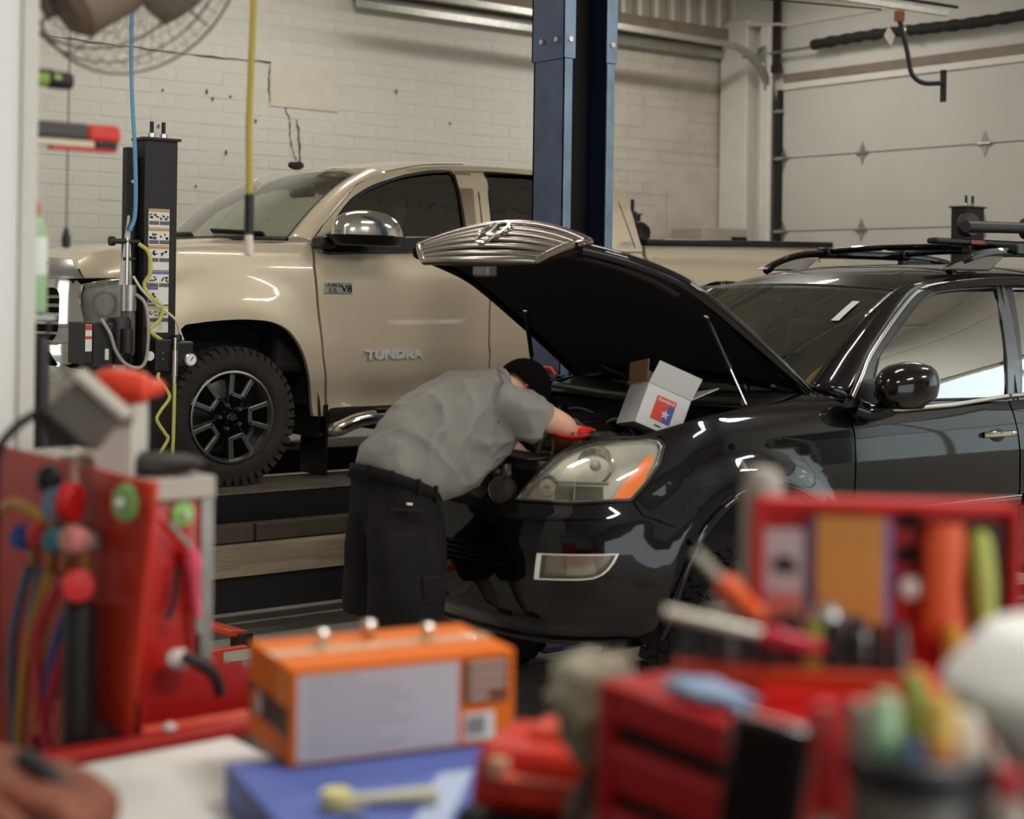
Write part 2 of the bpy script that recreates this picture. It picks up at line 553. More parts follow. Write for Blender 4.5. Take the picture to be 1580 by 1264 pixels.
ar = [(10.42, 0.0)] + [(10.42 + 0.78 * (1 - math.cos(PI * i / 14)) / 2 * 1.9, 2.75 + 0.27 * math.sin(PI * i / 14 * 0.97)) for i in range(0, 9)] + [(11.2, 2.95), (11.2, 0.0)]
MB().prism(ar, WALL_Y - 0.03, WALL_Y + 0.01).obj('filled_arch', M_BRICK2, wall_back, smooth=None, bevel=0.008)
# ribbed steel roof edge over the wall and the brown beam under it
tr = struct(MB().b2((6.0, WALL_Y - 0.16, 4.17), (WALL_X, WALL_Y - 0.005, 4.33)).obj('trim_1', M_BEAM, smooth=None, bevel=0.006), 'brown steel beam along the top of the brick wall')
for k in range(26):
    x = 6.05 + 0.205 * k
    MB().box((x, WALL_Y - 0.09, 4.53), (0.05, 0.07, 0.40)).obj('roof_rib', M_STEEL_WH, tr, smooth=None, bevel=0.008)
MB().b2((6.0, WALL_Y - 0.05, 4.33), (WALL_X, WALL_Y - 0.001, CEIL_Z)).obj('closure_sheet', mat('cream_sheet', 'b3a797', 0.6), tr, smooth=None)

# overhead-door wall: solid around the closed door (y 3.6..10.25) and the open bay (y -3.2..2.2)
DY0, DY1, DZ = 4.6, 10.24, 3.76
wr = MB()
wr.b2((WALL_X, DY1, 0), (WALL_X + 0.2, WALL_Y, CEIL_Z)).b2((WALL_X, DY0, DZ), (WALL_X + 0.2, DY1, CEIL_Z))
wr.b2((WALL_X, 3.3, 0), (WALL_X + 0.2, DY0, CEIL_Z)).b2((WALL_X, -2.6, 3.5), (WALL_X + 0.2, 3.3, CEIL_Z)).b2((WALL_X, -2.6, 0.0), (WALL_X + 0.2, 3.3, 1.0)).b2((WALL_X, BACK_Y, 0), (WALL_X + 0.2, -2.6, CEIL_Z))
wall_right = struct(wr.obj('wall_right', M_PAINT, smooth=None), 'white wall with the overhead doors')
wl_ = MB(); wl_.b2((LEFT_X - 0.2, BACK_Y, 0), (LEFT_X, 8.0, CEIL_Z)).b2((LEFT_X - 0.2, 10.3, 0), (LEFT_X, WALL_Y, CEIL_Z)).b2((LEFT_X - 0.2, 8.0, 3.3), (LEFT_X, 10.3, CEIL_Z))  # unseen opening added to bring daylight in from the left
struct(wl_.obj('wall_left', M_PAINT, smooth=None), 'white wall with an opening added for daylight in front of the pickup')
wf_ = MB(); wf_.b2((LEFT_X, BACK_Y - 0.2, 0), (-1.5, BACK_Y, CEIL_Z)).b2((7.0, BACK_Y - 0.2, 0), (WALL_X, BACK_Y, CEIL_Z)).b2((-1.5, BACK_Y - 0.2, 3.4), (7.0, BACK_Y, CEIL_Z))  # unseen opening added to brighten the sides that face the camera
struct(wf_.obj('wall_front', M_PAINT, smooth=None), 'white wall with an opening added for daylight behind the photographer')
ceiling = struct(MB().b2((LEFT_X - 0.2, BACK_Y - 0.2, CEIL_Z), (WALL_X + 0.3, WALL_Y + 0.3, CEIL_Z + 0.15)).obj('ceiling', M_CEIL, smooth=None))
for k in range(17):
    y = BACK_Y + 0.5 + k * 0.93
    MB().box((3.35, y, CEIL_Z - 0.02), (15.6, 0.06, 0.04)).obj('ceiling_rib', M_CEIL, ceiling, smooth=None)
# big shop window in the same wall, beyond the right edge of the picture
wn = thing('window_1', 'wide shop window beside the overhead door', 'window', (WALL_X + 0.08, 0.35, 1.0)); del wn['category']; struct(wn)
for yy in (-2.93, -1.46, 0.0, 1.46, 2.93):
    MB().box((0, yy, 1.25), (0.06, 0.05, 2.5)).obj('mullion', M_STEEL_WH, wn, smooth=None)
for zz in (0.02, 1.25, 2.48):
    MB().box((0, 0, zz), (0.06, 5.9, 0.05)).obj('transom', M_STEEL_WH, wn, smooth=None)
for yy in (-2.19, -0.73, 0.73, 2.19):
    for zz in (0.635, 1.865):
        MB().box((0.0, yy, zz), (0.006, 1.41, 1.18)).obj('pane', glass('window_pane', 'f2f6f4', 0.0), wn, smooth=None)
# closed sectional door with hinges
door = thing('door_1', 'closed white sectional overhead door behind the black car', 'door', (WALL_X, (DY0 + DY1) / 2, 0))
del door['category']; struct(door)
hy = (DY1 - DY0) / 2
MB().b2((0.035, -hy, 0), (0.06, hy, DZ)).obj('light_stop_sheet', M_GDOOR, door, smooth=None)  # added sheet that stops daylight leaking between the door sections
def hinge_mesh():
    mb = MB()
    for sg in (1, -1):
        mb.prism([(-0.035, 0.0), (-0.030, sg * 0.03), (0, sg * 0.105), (0.030, sg * 0.03), (0.035, 0.0)], -0.030, -0.024, 'yz')
    mb.cyl((-0.034, -0.065, 0), (-0.034, 0.065, 0), 0.013, n=10)
    return mb
for k in range(6):
    z0, z1 = (0.34 + 0.68 * (k - 1), 0.34 + 0.68 * k) if k else (0.0, 0.34)
    pn = MB().b2((-0.022, -hy, z0 + 0.004), (0.03, hy, z1 - 0.004)).obj('door_section', M_GDOOR, door, smooth=None, bevel=0.006)
    if k > 0:
        for yy in (10.22, 9.29, 8.01, 6.75, 5.5):
            hinge_mesh().obj('hinge', M_GALV, pn, smooth=40, loc=(0.0, yy - (DY0 + DY1) / 2, z0))
# header strip, torsion tube, foam-wrapped spring, track and operator
tb = struct(MB().b2((WALL_X - 0.05, DY0, DZ), (WALL_X + 0.01, DY1 - 0.02, DZ + 0.085)).obj('trim_2', M_BEAM, smooth=None, bevel=0.004), 'brown angle along the head of the overhead door')
MB().b2((WALL_X - 0.045, DY0, DZ - 0.06), (WALL_X - 0.028, DY1 - 0.02, DZ - 0.002)).obj('weather_strip', M_STEEL_WH, tb, smooth=None)
td = thing('door_track', 'bent galvanised track at the left jamb of the overhead door', 'door track', (WALL_X, 10.3, 0))
arc = [(-0.05, 0.03, 0.0), (-0.05, 0.03, 2.6), (-0.05, 0.03, 3.3)] + [(-0.05 - 0.62 * (1 - math.cos(PI / 2 * i / 12)), 0.03, 3.45 + 0.62 * math.sin(PI / 2 * i / 12)) for i in range(13)] + [(-1.6, 0.03, 4.08), (-4.6, 0.03, 4.10)]
def ribbon(path, w, t, ax=(0, 1, 0)):
    mb = MB(); rings = []
    P = [Vector(p) for p in path]; a = Vector(ax)
    for i, p in enumerate(P):
        d = (P[min(i + 1, len(P) - 1)] - P[max(i - 1, 0)]).normalized(); nrm = d.cross(a).normalized()
        rings.append([p + a * w / 2 + nrm * t / 2, p - a * w / 2 + nrm * t / 2, p - a * w / 2 - nrm * t / 2, p + a * w / 2 - nrm * t / 2])
    return mb.loft(rings)
ribbon(arc, 0.055, 0.05).obj('rail', M_GALV, td, smooth=50)
MB().b2((-0.07, -0.055, 0.0), (-0.01, -0.025, 3.7)).obj('jamb_angle', M_DARKSTEEL, td, smooth=None)
for zz in (1.2, 2.38, 3.06, 3.5):
    MB().box((-0.06, -0.02, zz), (0.05, 0.13, 0.03)).obj('track_bracket', M_GALV, td, smooth=None, bevel=0.004)
sp = thing('torsion_spring', 'black foam-wrapped torsion spring above the overhead door', 'spring', (WALL_X - 0.14, 10.3, 4.06))
MB().tube([(0, 0.35, -0.02), (0, -5.6, -0.02)], 0.015, n=10).obj('shaft', M_GALV, sp)
sp_pts = [(0, -0.52 - 0.05 * i, 0.012 * math.sin(i * 0.13)) for i in range(60)]
MB().tube(sp_pts, [0.047 + 0.005 * math.sin(i * 1.9) + 0.002 * math.sin(i * 5.1) for i in range(60)], n=14).obj('foam_sleeve', mat('black_foam', '1c1d1b', 0.8, var=0.3, vscale=20, bump=0.4, bscale=50), sp)
MB().lathe([(0.055, -0.02), (0.058, 0.02)], (0, -1.58, 0), (0, 1, 0)).obj('winding_cone', M_GALV, sp)
MB().lathe([(0.0, -0.03), (0.075, -0.03), (0.075, 0.03), (0.0, 0.03)], (0, 0.07, -0.02), (0, 1, 0), n=24).obj('cable_drum', M_GALV, sp)
MB().b2((-0.02, 0.035, -0.36), (0.10, 0.055, 0.02)).obj('bearing_plate', M_GALV, sp, smooth=None)
vb = thing('ceiling_hanger', 'dark angle iron hanger dropping to the door shaft', 'hanger', (WALL_X - 0.1, 10.26, 3.88))
MB().b2((-0.02, -0.035, 0), (0.02, 0.035, CEIL_Z - 3.88)).obj('upright', M_DARKSTEEL, vb, smooth=None)
MB().b2((-0.03, -0.05, -0.02), (0.03, 0.05, 0.05)).obj('foot_plate', M_DARKSTEEL, vb, smooth=None)
op = thing('door_operator', 'ceiling rail of the door operator with its bent black arm', 'door opener', (9.9, 7.5, 3.92))
ra = [(-3.6, 1.55, 0.30), (0.0, 0.0, 0.0)]
MB().tube([(-3.6, 1.55, 0.30), (0.05, -0.02, 0.0)], 0.028, n=4).obj('rail', M_GALV, op, smooth=None)
MB().tube([(-3.6, 1.50, 0.36), (0.12, -0.06, 0.05)], 0.012, n=6).obj('chain', M_DARKSTEEL, op)
MB().tube([(-3.5, 1.75, 0.12), (-0.45, 0.2, 0.0)], 0.006, n=5).obj('cable', M_DARKSTEEL, op)
MB().box((-0.30, 0.15, -0.04), (0.07, 0.05, 0.08)).obj('trolley', mat('orange_primer', '9a5a3c', 0.6), op, bevel=0.006)
MB().tube(spline([(-0.30, 0.15, -0.06), (-0.24, 0.12, -0.30), (-0.21, 0.1, -0.46), (-0.14, 0.05, -0.53), (-0.02, -0.04, -0.53)], 6), 0.018, n=8).obj('bent_arm', M_BLACK, op)
MB().b2((-0.03, -0.06, -0.67), (0.0, -0.02, -0.43)).obj('door_bracket', M_BLACK, op, smooth=None, bevel=0.004)
MB().box((-0.36, 0.19, -0.19), (0.11, 0.006, 0.10), rot=(0, 0.6, 0.1)).obj('paper_tag', mat('paper_tag', 'd8d3c6', 0.8), op, smooth=None)
# white steel column and rafter in the corner
pc = struct(MB().b2((WALL_X - 0.14, 10.60, 0), (WALL_X - 0.001, 10.95, 4.4)).obj('trim_3', M_STEEL_WH, smooth=None, bevel=0.012), 'white steel corner column')
MB().b2((WALL_X - 0.15, 10.30, 0), (WALL_X - 0.10, 10.42, 4.3)).obj('flange', M_STEEL_WH, pc, smooth=None, bevel=0.008)
rf = MB(); rf.prism([(10.98, 4.36), (10.2, 4.29), (-5.0, 4.45), (-5.0, 4.62), (10.98, 4.62)], WALL_X - 0.02, WALL_X - 0.001, 'yz')
rf.prism([(10.98, 4.36), (10.2, 4.29), (10.2, 4.31), (10.98, 4.38)], WALL_X - 0.15, WALL_X - 0.001, 'yz')
struct(rf.obj('trim_4', M_STEEL_WH, smooth=None), 'white rafter above the overhead door')
MB().tube([(6.96, 0, 0.0), (8.8, 0, 0.015), (11.15, 0, 0.01)], 0.028, n=8)
cdm = MB(); cdm.b2((6.9, WALL_Y - 0.10, 4.05), (11.15, WALL_Y - 0.06, 4.12)); cdm.b2((6.9, WALL_Y - 0.12, 4.115), (11.15, WALL_Y - 0.02, 4.125))
cd = tag(cdm.obj('wall_rail', M_GALV, smooth=None, bevel=0.004), 'galvanised rail running along the top of the brick wall', 'rail')

struct(MB().b2((2.0, 9.95, 0.0), (6.05, 10.2, 0.14)).b2((6.08, 9.95, 0.0), (11.0, 10.2, 0.14)).obj('trim_5', mat('curb_concrete', '5f574c', 0.8, var=0.2, vscale=6), smooth=None, bevel=0.01), 'low concrete curb on the floor under the lift')
# fluorescent fixtures on the ceiling
def fixture(x, y, label, watts, lx=1.25):
    t = thing('fluorescent_light', label, 'ceiling light', (x, y, CEIL_Z - 0.1), 0.0, 'fluorescent ceiling lights')
    MB().box((0, 0, 0.03), (lx, 0.30, 0.05)).obj('housing', M_STEEL_WH, t, smooth=None, bevel=0.006)
    em = mat('fluorescent_tube', 'ffffff', 0.4, emit=(1.0, 0.96, 0.9), estr=9.0)
    for sy in (-0.08, 0.08):
        MB().cyl((-lx / 2 + 0.04, sy, -0.02), (lx / 2 - 0.04, sy, -0.02), 0.019, n=12).obj('tube', em, t)
    for sx in (-1, 1):
        MB().box((sx * (lx / 2 - 0.02), 0, -0.02), (0.04, 0.28, 0.05)).obj('lamp_holder', M_STEEL_WH, t, smooth=None)
    l = bpy.data.lights.new('fluorescent_glow', 'AREA'); l.shape = 'RECTANGLE'; l.size = lx; l.size_y = 0.25; l.energy = watts; l.color = (1.0, 0.965, 0.91)
    lo = bpy.data.objects.new('fluorescent_glow', l); COL.objects.link(lo); lo.parent = t; lo.location = (0, 0, -0.06)
    return t
k = 0
for y, row in ((9.2, 'over the tan pickup'), (4.6, 'over the black car'), (0.4, 'over the workbench')):
    for x, col in ((2.2, 'at the left end of the row'), (5.8, 'in the middle of the row'), (9.4, 'near the overhead doors')):
        fixture(x, y, 'twin tube ceiling light %s, %s' % (row, col), 120 if y < 1 else 46)

# ------------------------------------------------------------------ vehicle surfaces
def sstep(a, b, x):
    t = min(1.0, max(0.0, (x - a) / (b - a))); return t * t * (3 - 2 * t)
TK_O = (3.15, 8.70, 0.72)          # pickup: front centre on the lift deck, x runs back
TK_HUB = 0.97
def tk_off(s, z, x):
    o = lerp_tab([(0.40, -0.09), (0.62, -0.02), (0.80, 0.0), (1.00, 0.0), (1.15, -0.008), (1.26, -0.03), (1.34, -0.075)], z)
    fr = 1 - sstep(0.0, 0.75, x)
    o += fr * lerp_tab([(0.45, 0.02), (0.75, 0.02), (0.86, -0.02), (1.12, -0.03), (1.28, -0.10)], z)
    led = sstep(1.72, 1.95, x) * (1 - sstep(3.9, 4.1, x))
    o += 0.020 * led * (1 - sstep(0.705, 0.745, z)) * sstep(0.40, 0.62, z)
    for cx in (TK_HUB, TK_HUB + 3.70):
        r = math.hypot((x - cx) * 0.92, z - 0.40)
        o += 0.035 * (1 - sstep(0.50, 0.78, r)) * sstep(0.05, 0.3, x)
    return o
TK = Shell(0.985, 0.72, 3.6, 6.4, tk_off)
GX_O = (3.72, 5.31, 0.19)          # SUV: front centre, x runs back
GX_HUB = 0.93
def gx_off(s, z, x):
    o = lerp_tab([(0.22, -0.10), (0.40, -0.03), (0.60, 0.0), (0.85, 0.0), (1.00, -0.012), (1.12, -0.05), (1.20, -0.10)], z)
    fr = 1 - sstep(0.10, 0.80, x)
    o += fr * lerp_tab([(0.22, -0.10), (0.36, 0.0), (0.62, 0.005), (0.74, -0.02), (0.80, -0.05), (0.95, -0.115), (1.05, -0.21), (1.12, -0.30)], z)
    for cx in (GX_HUB, GX_HUB + 2.79):
        r = math.hypot(x - cx, z - 0.36)
        o += 0.045 * (1 - sstep(0.50, 0.66, r)) * sstep(0.25, 0.5, x)
    return o
GX = Shell(0.925, 0.78, 3.0, 5.2, gx_off)
def tk_side(x, z):                  # cab sides above the belt line
    return (x, -(0.945 - (z - 1.30) * 0.40 - 0.10 * max(0, z - 1.62) - 0.55 * max(0, z - 1.74) ** 1.0 * sstep(1.70, 1.90, z)), z)
def gx_side(x, z):
    return (x, -(0.855 - (z - 1.13) * 0.36 - 0.03 * ((z - 1.13) / 0.5) ** 2 + 0.012 * math.sin((z - 1.13) / 0.5 * PI)), z)

# ------------------------------------------------------------------ tan pickup on the four-post lift
M_TAN = mat('tan_car_paint', 'cabca3', 0.30, metal=0.2, coat=0.7, var=0.015, vscale=300)
M_CHROME = mat('chrome', 'd6d5d0', 0.10, metal=1.0)
M_CHROME2 = mat('satin_chrome', 'b5b3ad', 0.28, metal=1.0)
M_RUBBER = mat('tyre_rubber', '2a2520', 0.85, var=0.3, vscale=14, bump=0.3, bscale=90)
M_TRIM = mat('black_trim', '0d0c0b', 0.35, var=0.2)
M_UNDER = mat('underbody_black', '0b0a09', 0.9)
M_ALLOY = mat('machined_alloy', '8f8d89', 0.32, metal=0.9, var=0.08, vscale=40)
M_GLOSSBLK = mat('gloss_black', '080808', 0.18, coat=0.5)
M_TKGLASS = glass('pickup_side_glass', '3c3d38', 0.10)
M_WSGLASS = glass('pickup_windscreen_glass', 'e2e9dc', 0.13)
M_LENS = glass('clear_lens', 'f4f4ee', 0.02, 0.04)
M_SEAT = mat('dark_seat', '1c1916', 0.8)
tk = thing('pickup_truck', 'tan pickup truck raised on the black four-post lift by the brick wall', 'pickup truck', TK_O)
def sx(x): return TK.s_at_x(x)
arch = spline([(1.35, 0.30), (1.325, 0.45), (1.34, 0.66), (1.415, 0.852), (1.504, 0.883), (1.647, 0.898), (1.794, 0.903), (1.946, 0.892), (2.047, 0.853), (2.113, 0.789), (2.171, 0.695), (2.213, 0.586), (2.255, 0.47), (2.281, 0.359)], 3)
fen = [(1.235, 0.56), (1.20, 0.70), (1.19, 0.905), (1.20, 1.113), (1.17, 1.20), (1.16, 1.255), (1.5, 1.288), (1.9, 1.315), (2.255, 1.335)]
fen += [(2.238, 1.202), (2.256, 0.985), (2.286, 0.696), (2.372, 0.352)] + list(reversed(arch)) + [(1.30, 0.40)]
panel('front_fender', fen, TK, M_TAN, tk, step=0.045, thick=0.03)
fdoor = [(2.273, 1.335), (2.254, 1.202), (2.272, 0.985), (2.302, 0.696), (2.388, 0.362), (3.50, 0.365), (3.462, 0.667), (3.462, 0.937), (3.475, 1.20), (3.48, 1.365), (2.9, 1.348)]
fd = panel('front_door', fdoor, TK, M_TAN, tk, step=0.05, thick=0.03)
rdoor = [(3.492, 1.365), (3.487, 1.20), (3.474, 0.937), (3.474, 0.667), (3.512, 0.365), (4.48, 0.37), (4.62, 0.75), (4.66, 1.385)]
panel('rear_door', rdoor, TK, M_TAN, tk, step=0.06, thick=0.03)
panel('cab_corner', [(4.49, 0.37), (4.632, 0.75), (4.672, 1.388), (4.775, 1.39), (4.775, 0.37)], TK, M_TAN, tk, step=0.06, thick=0.03)
ra = [(TK_HUB + 3.70 + 0.76 - 0.50 * math.cos(a), 0.38 + 0.52 * math.sin(a)) for a in np.linspace(0, PI, 16)]
bed = [(4.805, 0.42), (4.805, 1.385), (6.70, 1.425), (6.765, 1.40), (6.785, 1.20), (6.77, 0.60), (6.0, 0.50)] + list(reversed(ra)) + [(4.92, 0.42)]
panel('bed_side', bed, TK, M_TAN, tk, step=0.07, thick=0.03)
# far flank, one panel a side
panel('far_flank', [(-4.78, 0.40), (-4.78, 1.38), (-1.16, 1.255), (-1.20, 0.60), (-1.32, 0.45)] + [(-(a), b) for a, b in arch] + [(-2.5, 0.37)], TK, M_TAN, tk, step=0.12, thick=0.03, flip=False)
panel('far_bed_side', [(-a, b) for a, b in bed], TK, M_TAN, tk, step=0.15, thick=0.03)
# bonnet: highest in the middle, rolls down to the nose
def tk_hood(x, y):
    z = lerp_tab([(0.10, 1.10), (0.22, 1.19), (0.40, 1.262), (0.80, 1.315), (1.30, 1.355), (1.60, 1.37)], x)
    return (x, y, z - 0.075 * (abs(y) / 0.9) ** 3 + 0.012 * (1 - sstep(0.30, 0.42, abs(y))))
hood_o = [(0.14, -0.55), (0.10, -0.2), (0.10, 0.2), (0.14, 0.55), (0.30, 0.80), (0.6, 0.885), (1.3, 0.90), (1.50, 0.86), (1.42, 0.4), (1.40, 0), (1.42, -0.4), (1.50, -0.86), (1.3, -0.90), (0.6, -0.885), (0.30, -0.80)]
panel('bonnet', hood_o, tk_hood, M_TAN, tk, step=0.08, thick=0.03)
# cab sides above the belt with window openings
win_f = spline([(1.62, 1.375), (1.70, 1.48), (1.806, 1.579), (1.895, 1.633), (1.989, 1.676), (2.183, 1.742), (2.425, 1.790), (2.60, 1.806)], 3) + [(2.615, 1.78), (2.608, 1.66), (2.59, 1.5), (2.565, 1.325), (1.575, 1.275), (1.556, 1.300)]
win_r = [(2.79, 1.35), (2.80, 1.45), (2.83, 1.629), (2.865, 1.80), (2.885, 1.816), (3.25, 1.828), (3.60, 1.80), (3.72, 1.70), (3.735, 1.50), (3.735, 1.375)]
cab = [(1.49, 1.325), (1.505, 1.345)] + spline([(1.595, 1.436), (1.665, 1.498), (1.849, 1.658), (1.949, 1.709), (2.075, 1.759), (2.239, 1.797), (2.459, 1.836), (2.67, 1.853), (3.2, 1.87), (3.7, 1.86), (3.93, 1.835)], 2) + [(3.985, 1.789), (3.999, 1.64), (4.008, 1.36), (4.005, 1.345)]
tk_side_far = lambda x, z: (lambda p: (p[0], -p[1], p[2]))(tk_side(x, z))
panel('cab_side_frame', cab, tk_side, M_TAN, tk, step=0.06, thick=0.04, holes=[win_f, win_r])
panel('cab_side_frame', cab, tk_side_far, M_TAN, tk, step=0.10, thick=0.04, holes=[win_f, win_r], flip=True)
def shrink(poly, d):
    cx = sum(p[0] for p in poly) / len(poly); cy = sum(p[1] for p in poly) / len(poly)
    return [(p[0] + (cx - p[0]) * d, p[1] + (cy - p[1]) * d) for p in poly]
for w, nm in ((win_f, 'front_side_window'), (win_r, 'rear_side_window')):
    o = panel(nm, w, tk_side, M_TKGLASS, tk, step=0.10, thick=0.0, push=-0.010)
    panel(nm, w, tk_side_far, glass('pickup_far_glass', 'd5dad0', 0.02), tk, step=0.12, thick=0.0, push=-0.010, flip=True)
    strip_on('window_seal', w + [w[0]], tk_side, 0.022, 0.006, M_TRIM, o, push=0.001, n=6)
panel('belt_moulding', [(1.552, 1.272), (1.60, 1.345), (2.57, 1.385), (2.563, 1.312), (2.087, 1.287)], tk_side, M_TRIM, tk, step=0.2, thick=0.01, push=0.006)
strip_on('belt_bright_strip', [(2.0, 1.373), (2.3, 1.383), (2.57, 1.392)], tk_side, 0.010, 0.005, M_CHROME2, tk, push=0.01, n=6)
panel('sail_panel', [(1.556, 1.300), (1.62, 1.372), (1.69, 1.462), (1.70, 1.352), (1.60, 1.335)], tk_side, M_TRIM, tk, step=0.2, thick=0.01, push=0.002)
panel('pillar_cover', [(2.628, 1.80), (2.622, 1.66), (2.60, 1.5), (2.585, 1.39), (2.665, 1.395), (2.70, 1.6), (2.75, 1.80)], tk_side, mat('pillar_tan', '8d7c66', 0.32, metal=0.3, coat=0.5), tk, step=0.2, thick=0.008, push=0.004)
strip_on('door_gap', [(2.712, 1.345), (2.716, 1.417), (2.756, 1.667), (2.812, 1.856)], tk_side, 0.010, 0.003, M_UNDER, tk, push=0.002, n=6)
strip_on('door_gap', spline([(1.497, 1.345), (1.595, 1.440), (1.665, 1.502), (1.849, 1.662), (1.949, 1.713), (2.075, 1.763), (2.239, 1.801), (2.459, 1.840), (2.75, 1.860)], 4), tk_side, 0.007, 0.002, M_UNDER, tk, push=0.0005, n=6)
strip_on('door_gap', [(3.898, 1.807), (3.912, 1.641), (3.948, 1.367)], tk_side, 0.008, 0.003, M_UNDER, tk, push=0.001, n=6)
# roof
def tk_roof(x, y):
    z = lerp_tab([(1.92, 1.735), (2.05, 1.800), (2.25, 1.855), (2.6, 1.895), (3.0, 1.908), (3.5, 1.90), (3.85, 1.870), (3.98, 1.80)], x)
    return (x, y, z - 0.055 * (abs(y) / 0.70) ** 2.6)
panel('roof', [(2.06, 0), (2.055, -0.3), (2.01, -0.60), (2.06, -0.70), (2.3, -0.715), (3.8, -0.715), (3.95, -0.66), (3.98, 0), (3.95, 0.66), (3.8, 0.715), (2.3, 0.715), (2.06, 0.70), (2.01, 0.60), (2.055, 0.3)], tk_roof, M_TAN, tk, step=0.07, thick=0.03)
MB().ell((2.12, 0.33, 1.868), (0.06, 0.022, 0.03), n=14).obj('roof_antenna', M_TRIM, tk)
# windscreen between cowl and header
def tk_ws(y, t):
    k = 1 - (y / 0.82) ** 2
    xb, zb = 1.42 - 0.16 * k, 1.352 + 0.012 * k
    xt, zt = 2.00 - 0.10 * k + 0.03, 1.790 + 0.02 * k
    yy = y * (1 - 0.185 * t)
    bz = 0.035 * math.sin(PI * t)
    return (xb + (xt - xb) * t - bz * 0.6, yy, zb + (zt - zb) * t + bz)
panel('windscreen', [(-0.80, 0.0), (-0.80, 1.0), (0.80, 1.0), (0.80, 0.0)], tk_ws, M_WSGLASS, tk, step=0.1, thick=0.0, flip=True)
def pil(side):
    rows = []
    for i in range(17):
        t = i / 16
        a = np.array(tk_ws(side * 0.795, t)); a[1] *= 1.0
        u = lerp_tab([(0, 1.49), (0.25, 1.60), (0.5, 1.75), (0.75, 1.90), (1.0, 2.10)], t)
        z = lerp_tab([(1.45, 1.335), (1.505, 1.345), (1.595, 1.436), (1.75, 1.575), (1.849, 1.658), (1.949, 1.709), (2.075, 1.759), (2.2, 1.79)], u)
        b = np.array(tk_side(u, z)); b[1] *= -side
        row = []
        for j in range(6):
            q = j / 5; p = a + (b - a) * q
            bul = math.sin(PI * q) * 0.022
            row.append(tuple(p + np.array([-0.35, side * 0.75, 0.5]) * bul))
        rows.append(row)
    mb = MB(); mb.grid(rows); return mb
for sd in (-1, 1):
    pil(sd).obj('windscreen_pillar', M_TAN, tk, smooth=180, solid=0.006)
strip_on('windscreen_seal', [(-0.795, t / 12) for t in range(13)], tk_ws, 0.014, 0.006, M_TRIM, tk, n=6, flip=True)
strip_on('cowl_seal', [(-0.80 + 1.6 * i / 16, 0.0) for i in range(17)], tk_ws, 0.03, 0.012, M_TRIM, tk, n=6, flip=True)
strip_on('wiper_blade', [(-0.62 + 0.5 * i / 8, 0.03 + 0.004 * i) for i in range(9)], tk_ws, 0.014, 0.02, M_TRIM, tk, n=6, flip=True, push=0.012)
strip_on('wiper_blade', [(0.10 + 0.5 * i / 8, 0.03 + 0.004 * i) for i in range(9)], tk_ws, 0.014, 0.02, M_TRIM, tk, n=6, flip=True, push=0.012)
panel('inspection_sticker', [(-0.64, 0.90), (-0.52, 0.90), (-0.52, 0.955), (-0.64, 0.955)], tk_ws, mat('sticker_white', 'c9ccc4', 0.6), tk, step=0.2, thick=0.0, push=-0.004, flip=True)
MB().box((1.98, 0.0, 1.68), (0.05, 0.26, 0.075), rot=(0, 0.3, 0)).obj('rear_view_mirror', M_TRIM, tk, bevel=0.015)
# door mirror: black foot and lower shell, chrome cap
mr = MB()
mr.loft([[(1.50 + 0.09 * t, -0.93 - 0.14 * t + 0.0, 1.325 + 0.02 * t + dz) for dz in ()] or [(1.53 + dx, -0.93 - 0.12 * t, 1.335 + dz) for dx, dz in ((-0.04, -0.035), (0.05, -0.035), (0.05, 0.03), (-0.04, 0.03))] for t in (0, 1)])
o = mr.obj('mirror_foot', M_TRIM, tk, bevel=0.012)
def mirror_part(z0, z1, prof, m, nm):
    mb = MB(); rings = []
    for i in range(9):
        t = i / 8; z = z0 + (z1 - z0) * t; q = prof(t)
        rings.append([(1.75 + (0.225 * q + 0.0) * math.cos(a) * (1.0 if math.cos(a) > 0 else 1.12) + 0.02 * (1 - t), -1.10 + 0.125 * q * math.sin(a) * (1.0), z) for a in np.linspace(0, 2 * PI, 28, endpoint=False)])
    mb.loft(rings); return mb.obj(nm, m, tk, smooth=50)
mirror_part(1.372, 1.515, lambda t: (1 - (t * 0.97) ** 3.2) ** 0.42 * (1 - 0.12 * t), M_CHROME, 'mirror_cap')
mirror_part(1.318, 1.376, lambda t: 0.80 + 0.24 * t ** 0.6, M_TRIM, 'mirror_lower_shell')
# front: chrome grille, lamps, bumper
panel('grille_backing', [(-0.78, 0.72), (-0.78, 1.10), (0.78, 1.10), (0.78, 0.72)], TK, M_UNDER, tk, step=0.1, thick=0.0, push=-0.06)
for k in range(6):
    z = 0.785 + 0.046 * k
    b = strip_on('grille_bar', [(-0.76 + 1.52 * i / 24, z) for i in range(25)], TK, 0.026, 0.02, M_CHROME, tk, push=-0.02, n=8)
sur = rrect(-0.86, 0.735, 0.86, 1.105, 0.06)
panel('grille_surround', sur, TK, M_CHROME, tk, step=0.06, thick=0.05, push=0.015, holes=[list(reversed(rrect(-0.77, 0.765, 0.77, 1.06, 0.05)))])
panel('bonnet_nose', [(-0.88, 1.11), (-0.80, 1.20), (-0.3, 1.235), (0.3, 1.235), (0.80, 1.20), (0.905, 1.11), (0.88, 1.108)], TK, M_CHROME2, tk, step=0.06, thick=0.03, push=0.01)
panel('fender_cap', [(0.905, 1.112), (1.19, 1.118), (1.172, 1.20), (1.16, 1.258), (1.05, 1.262), (0.93, 1.245), (0.84, 1.20)], TK, M_TAN, tk, step=0.05, thick=0.03)
panel('fender_cap', [(-0.905, 1.112), (-0.84, 1.20), (-0.93, 1.245), (-1.05, 1.262), (-1.16, 1.258), (-1.172, 1.20), (-1.19, 1.118)], TK, M_TAN, tk, step=0.08, thick=0.03)
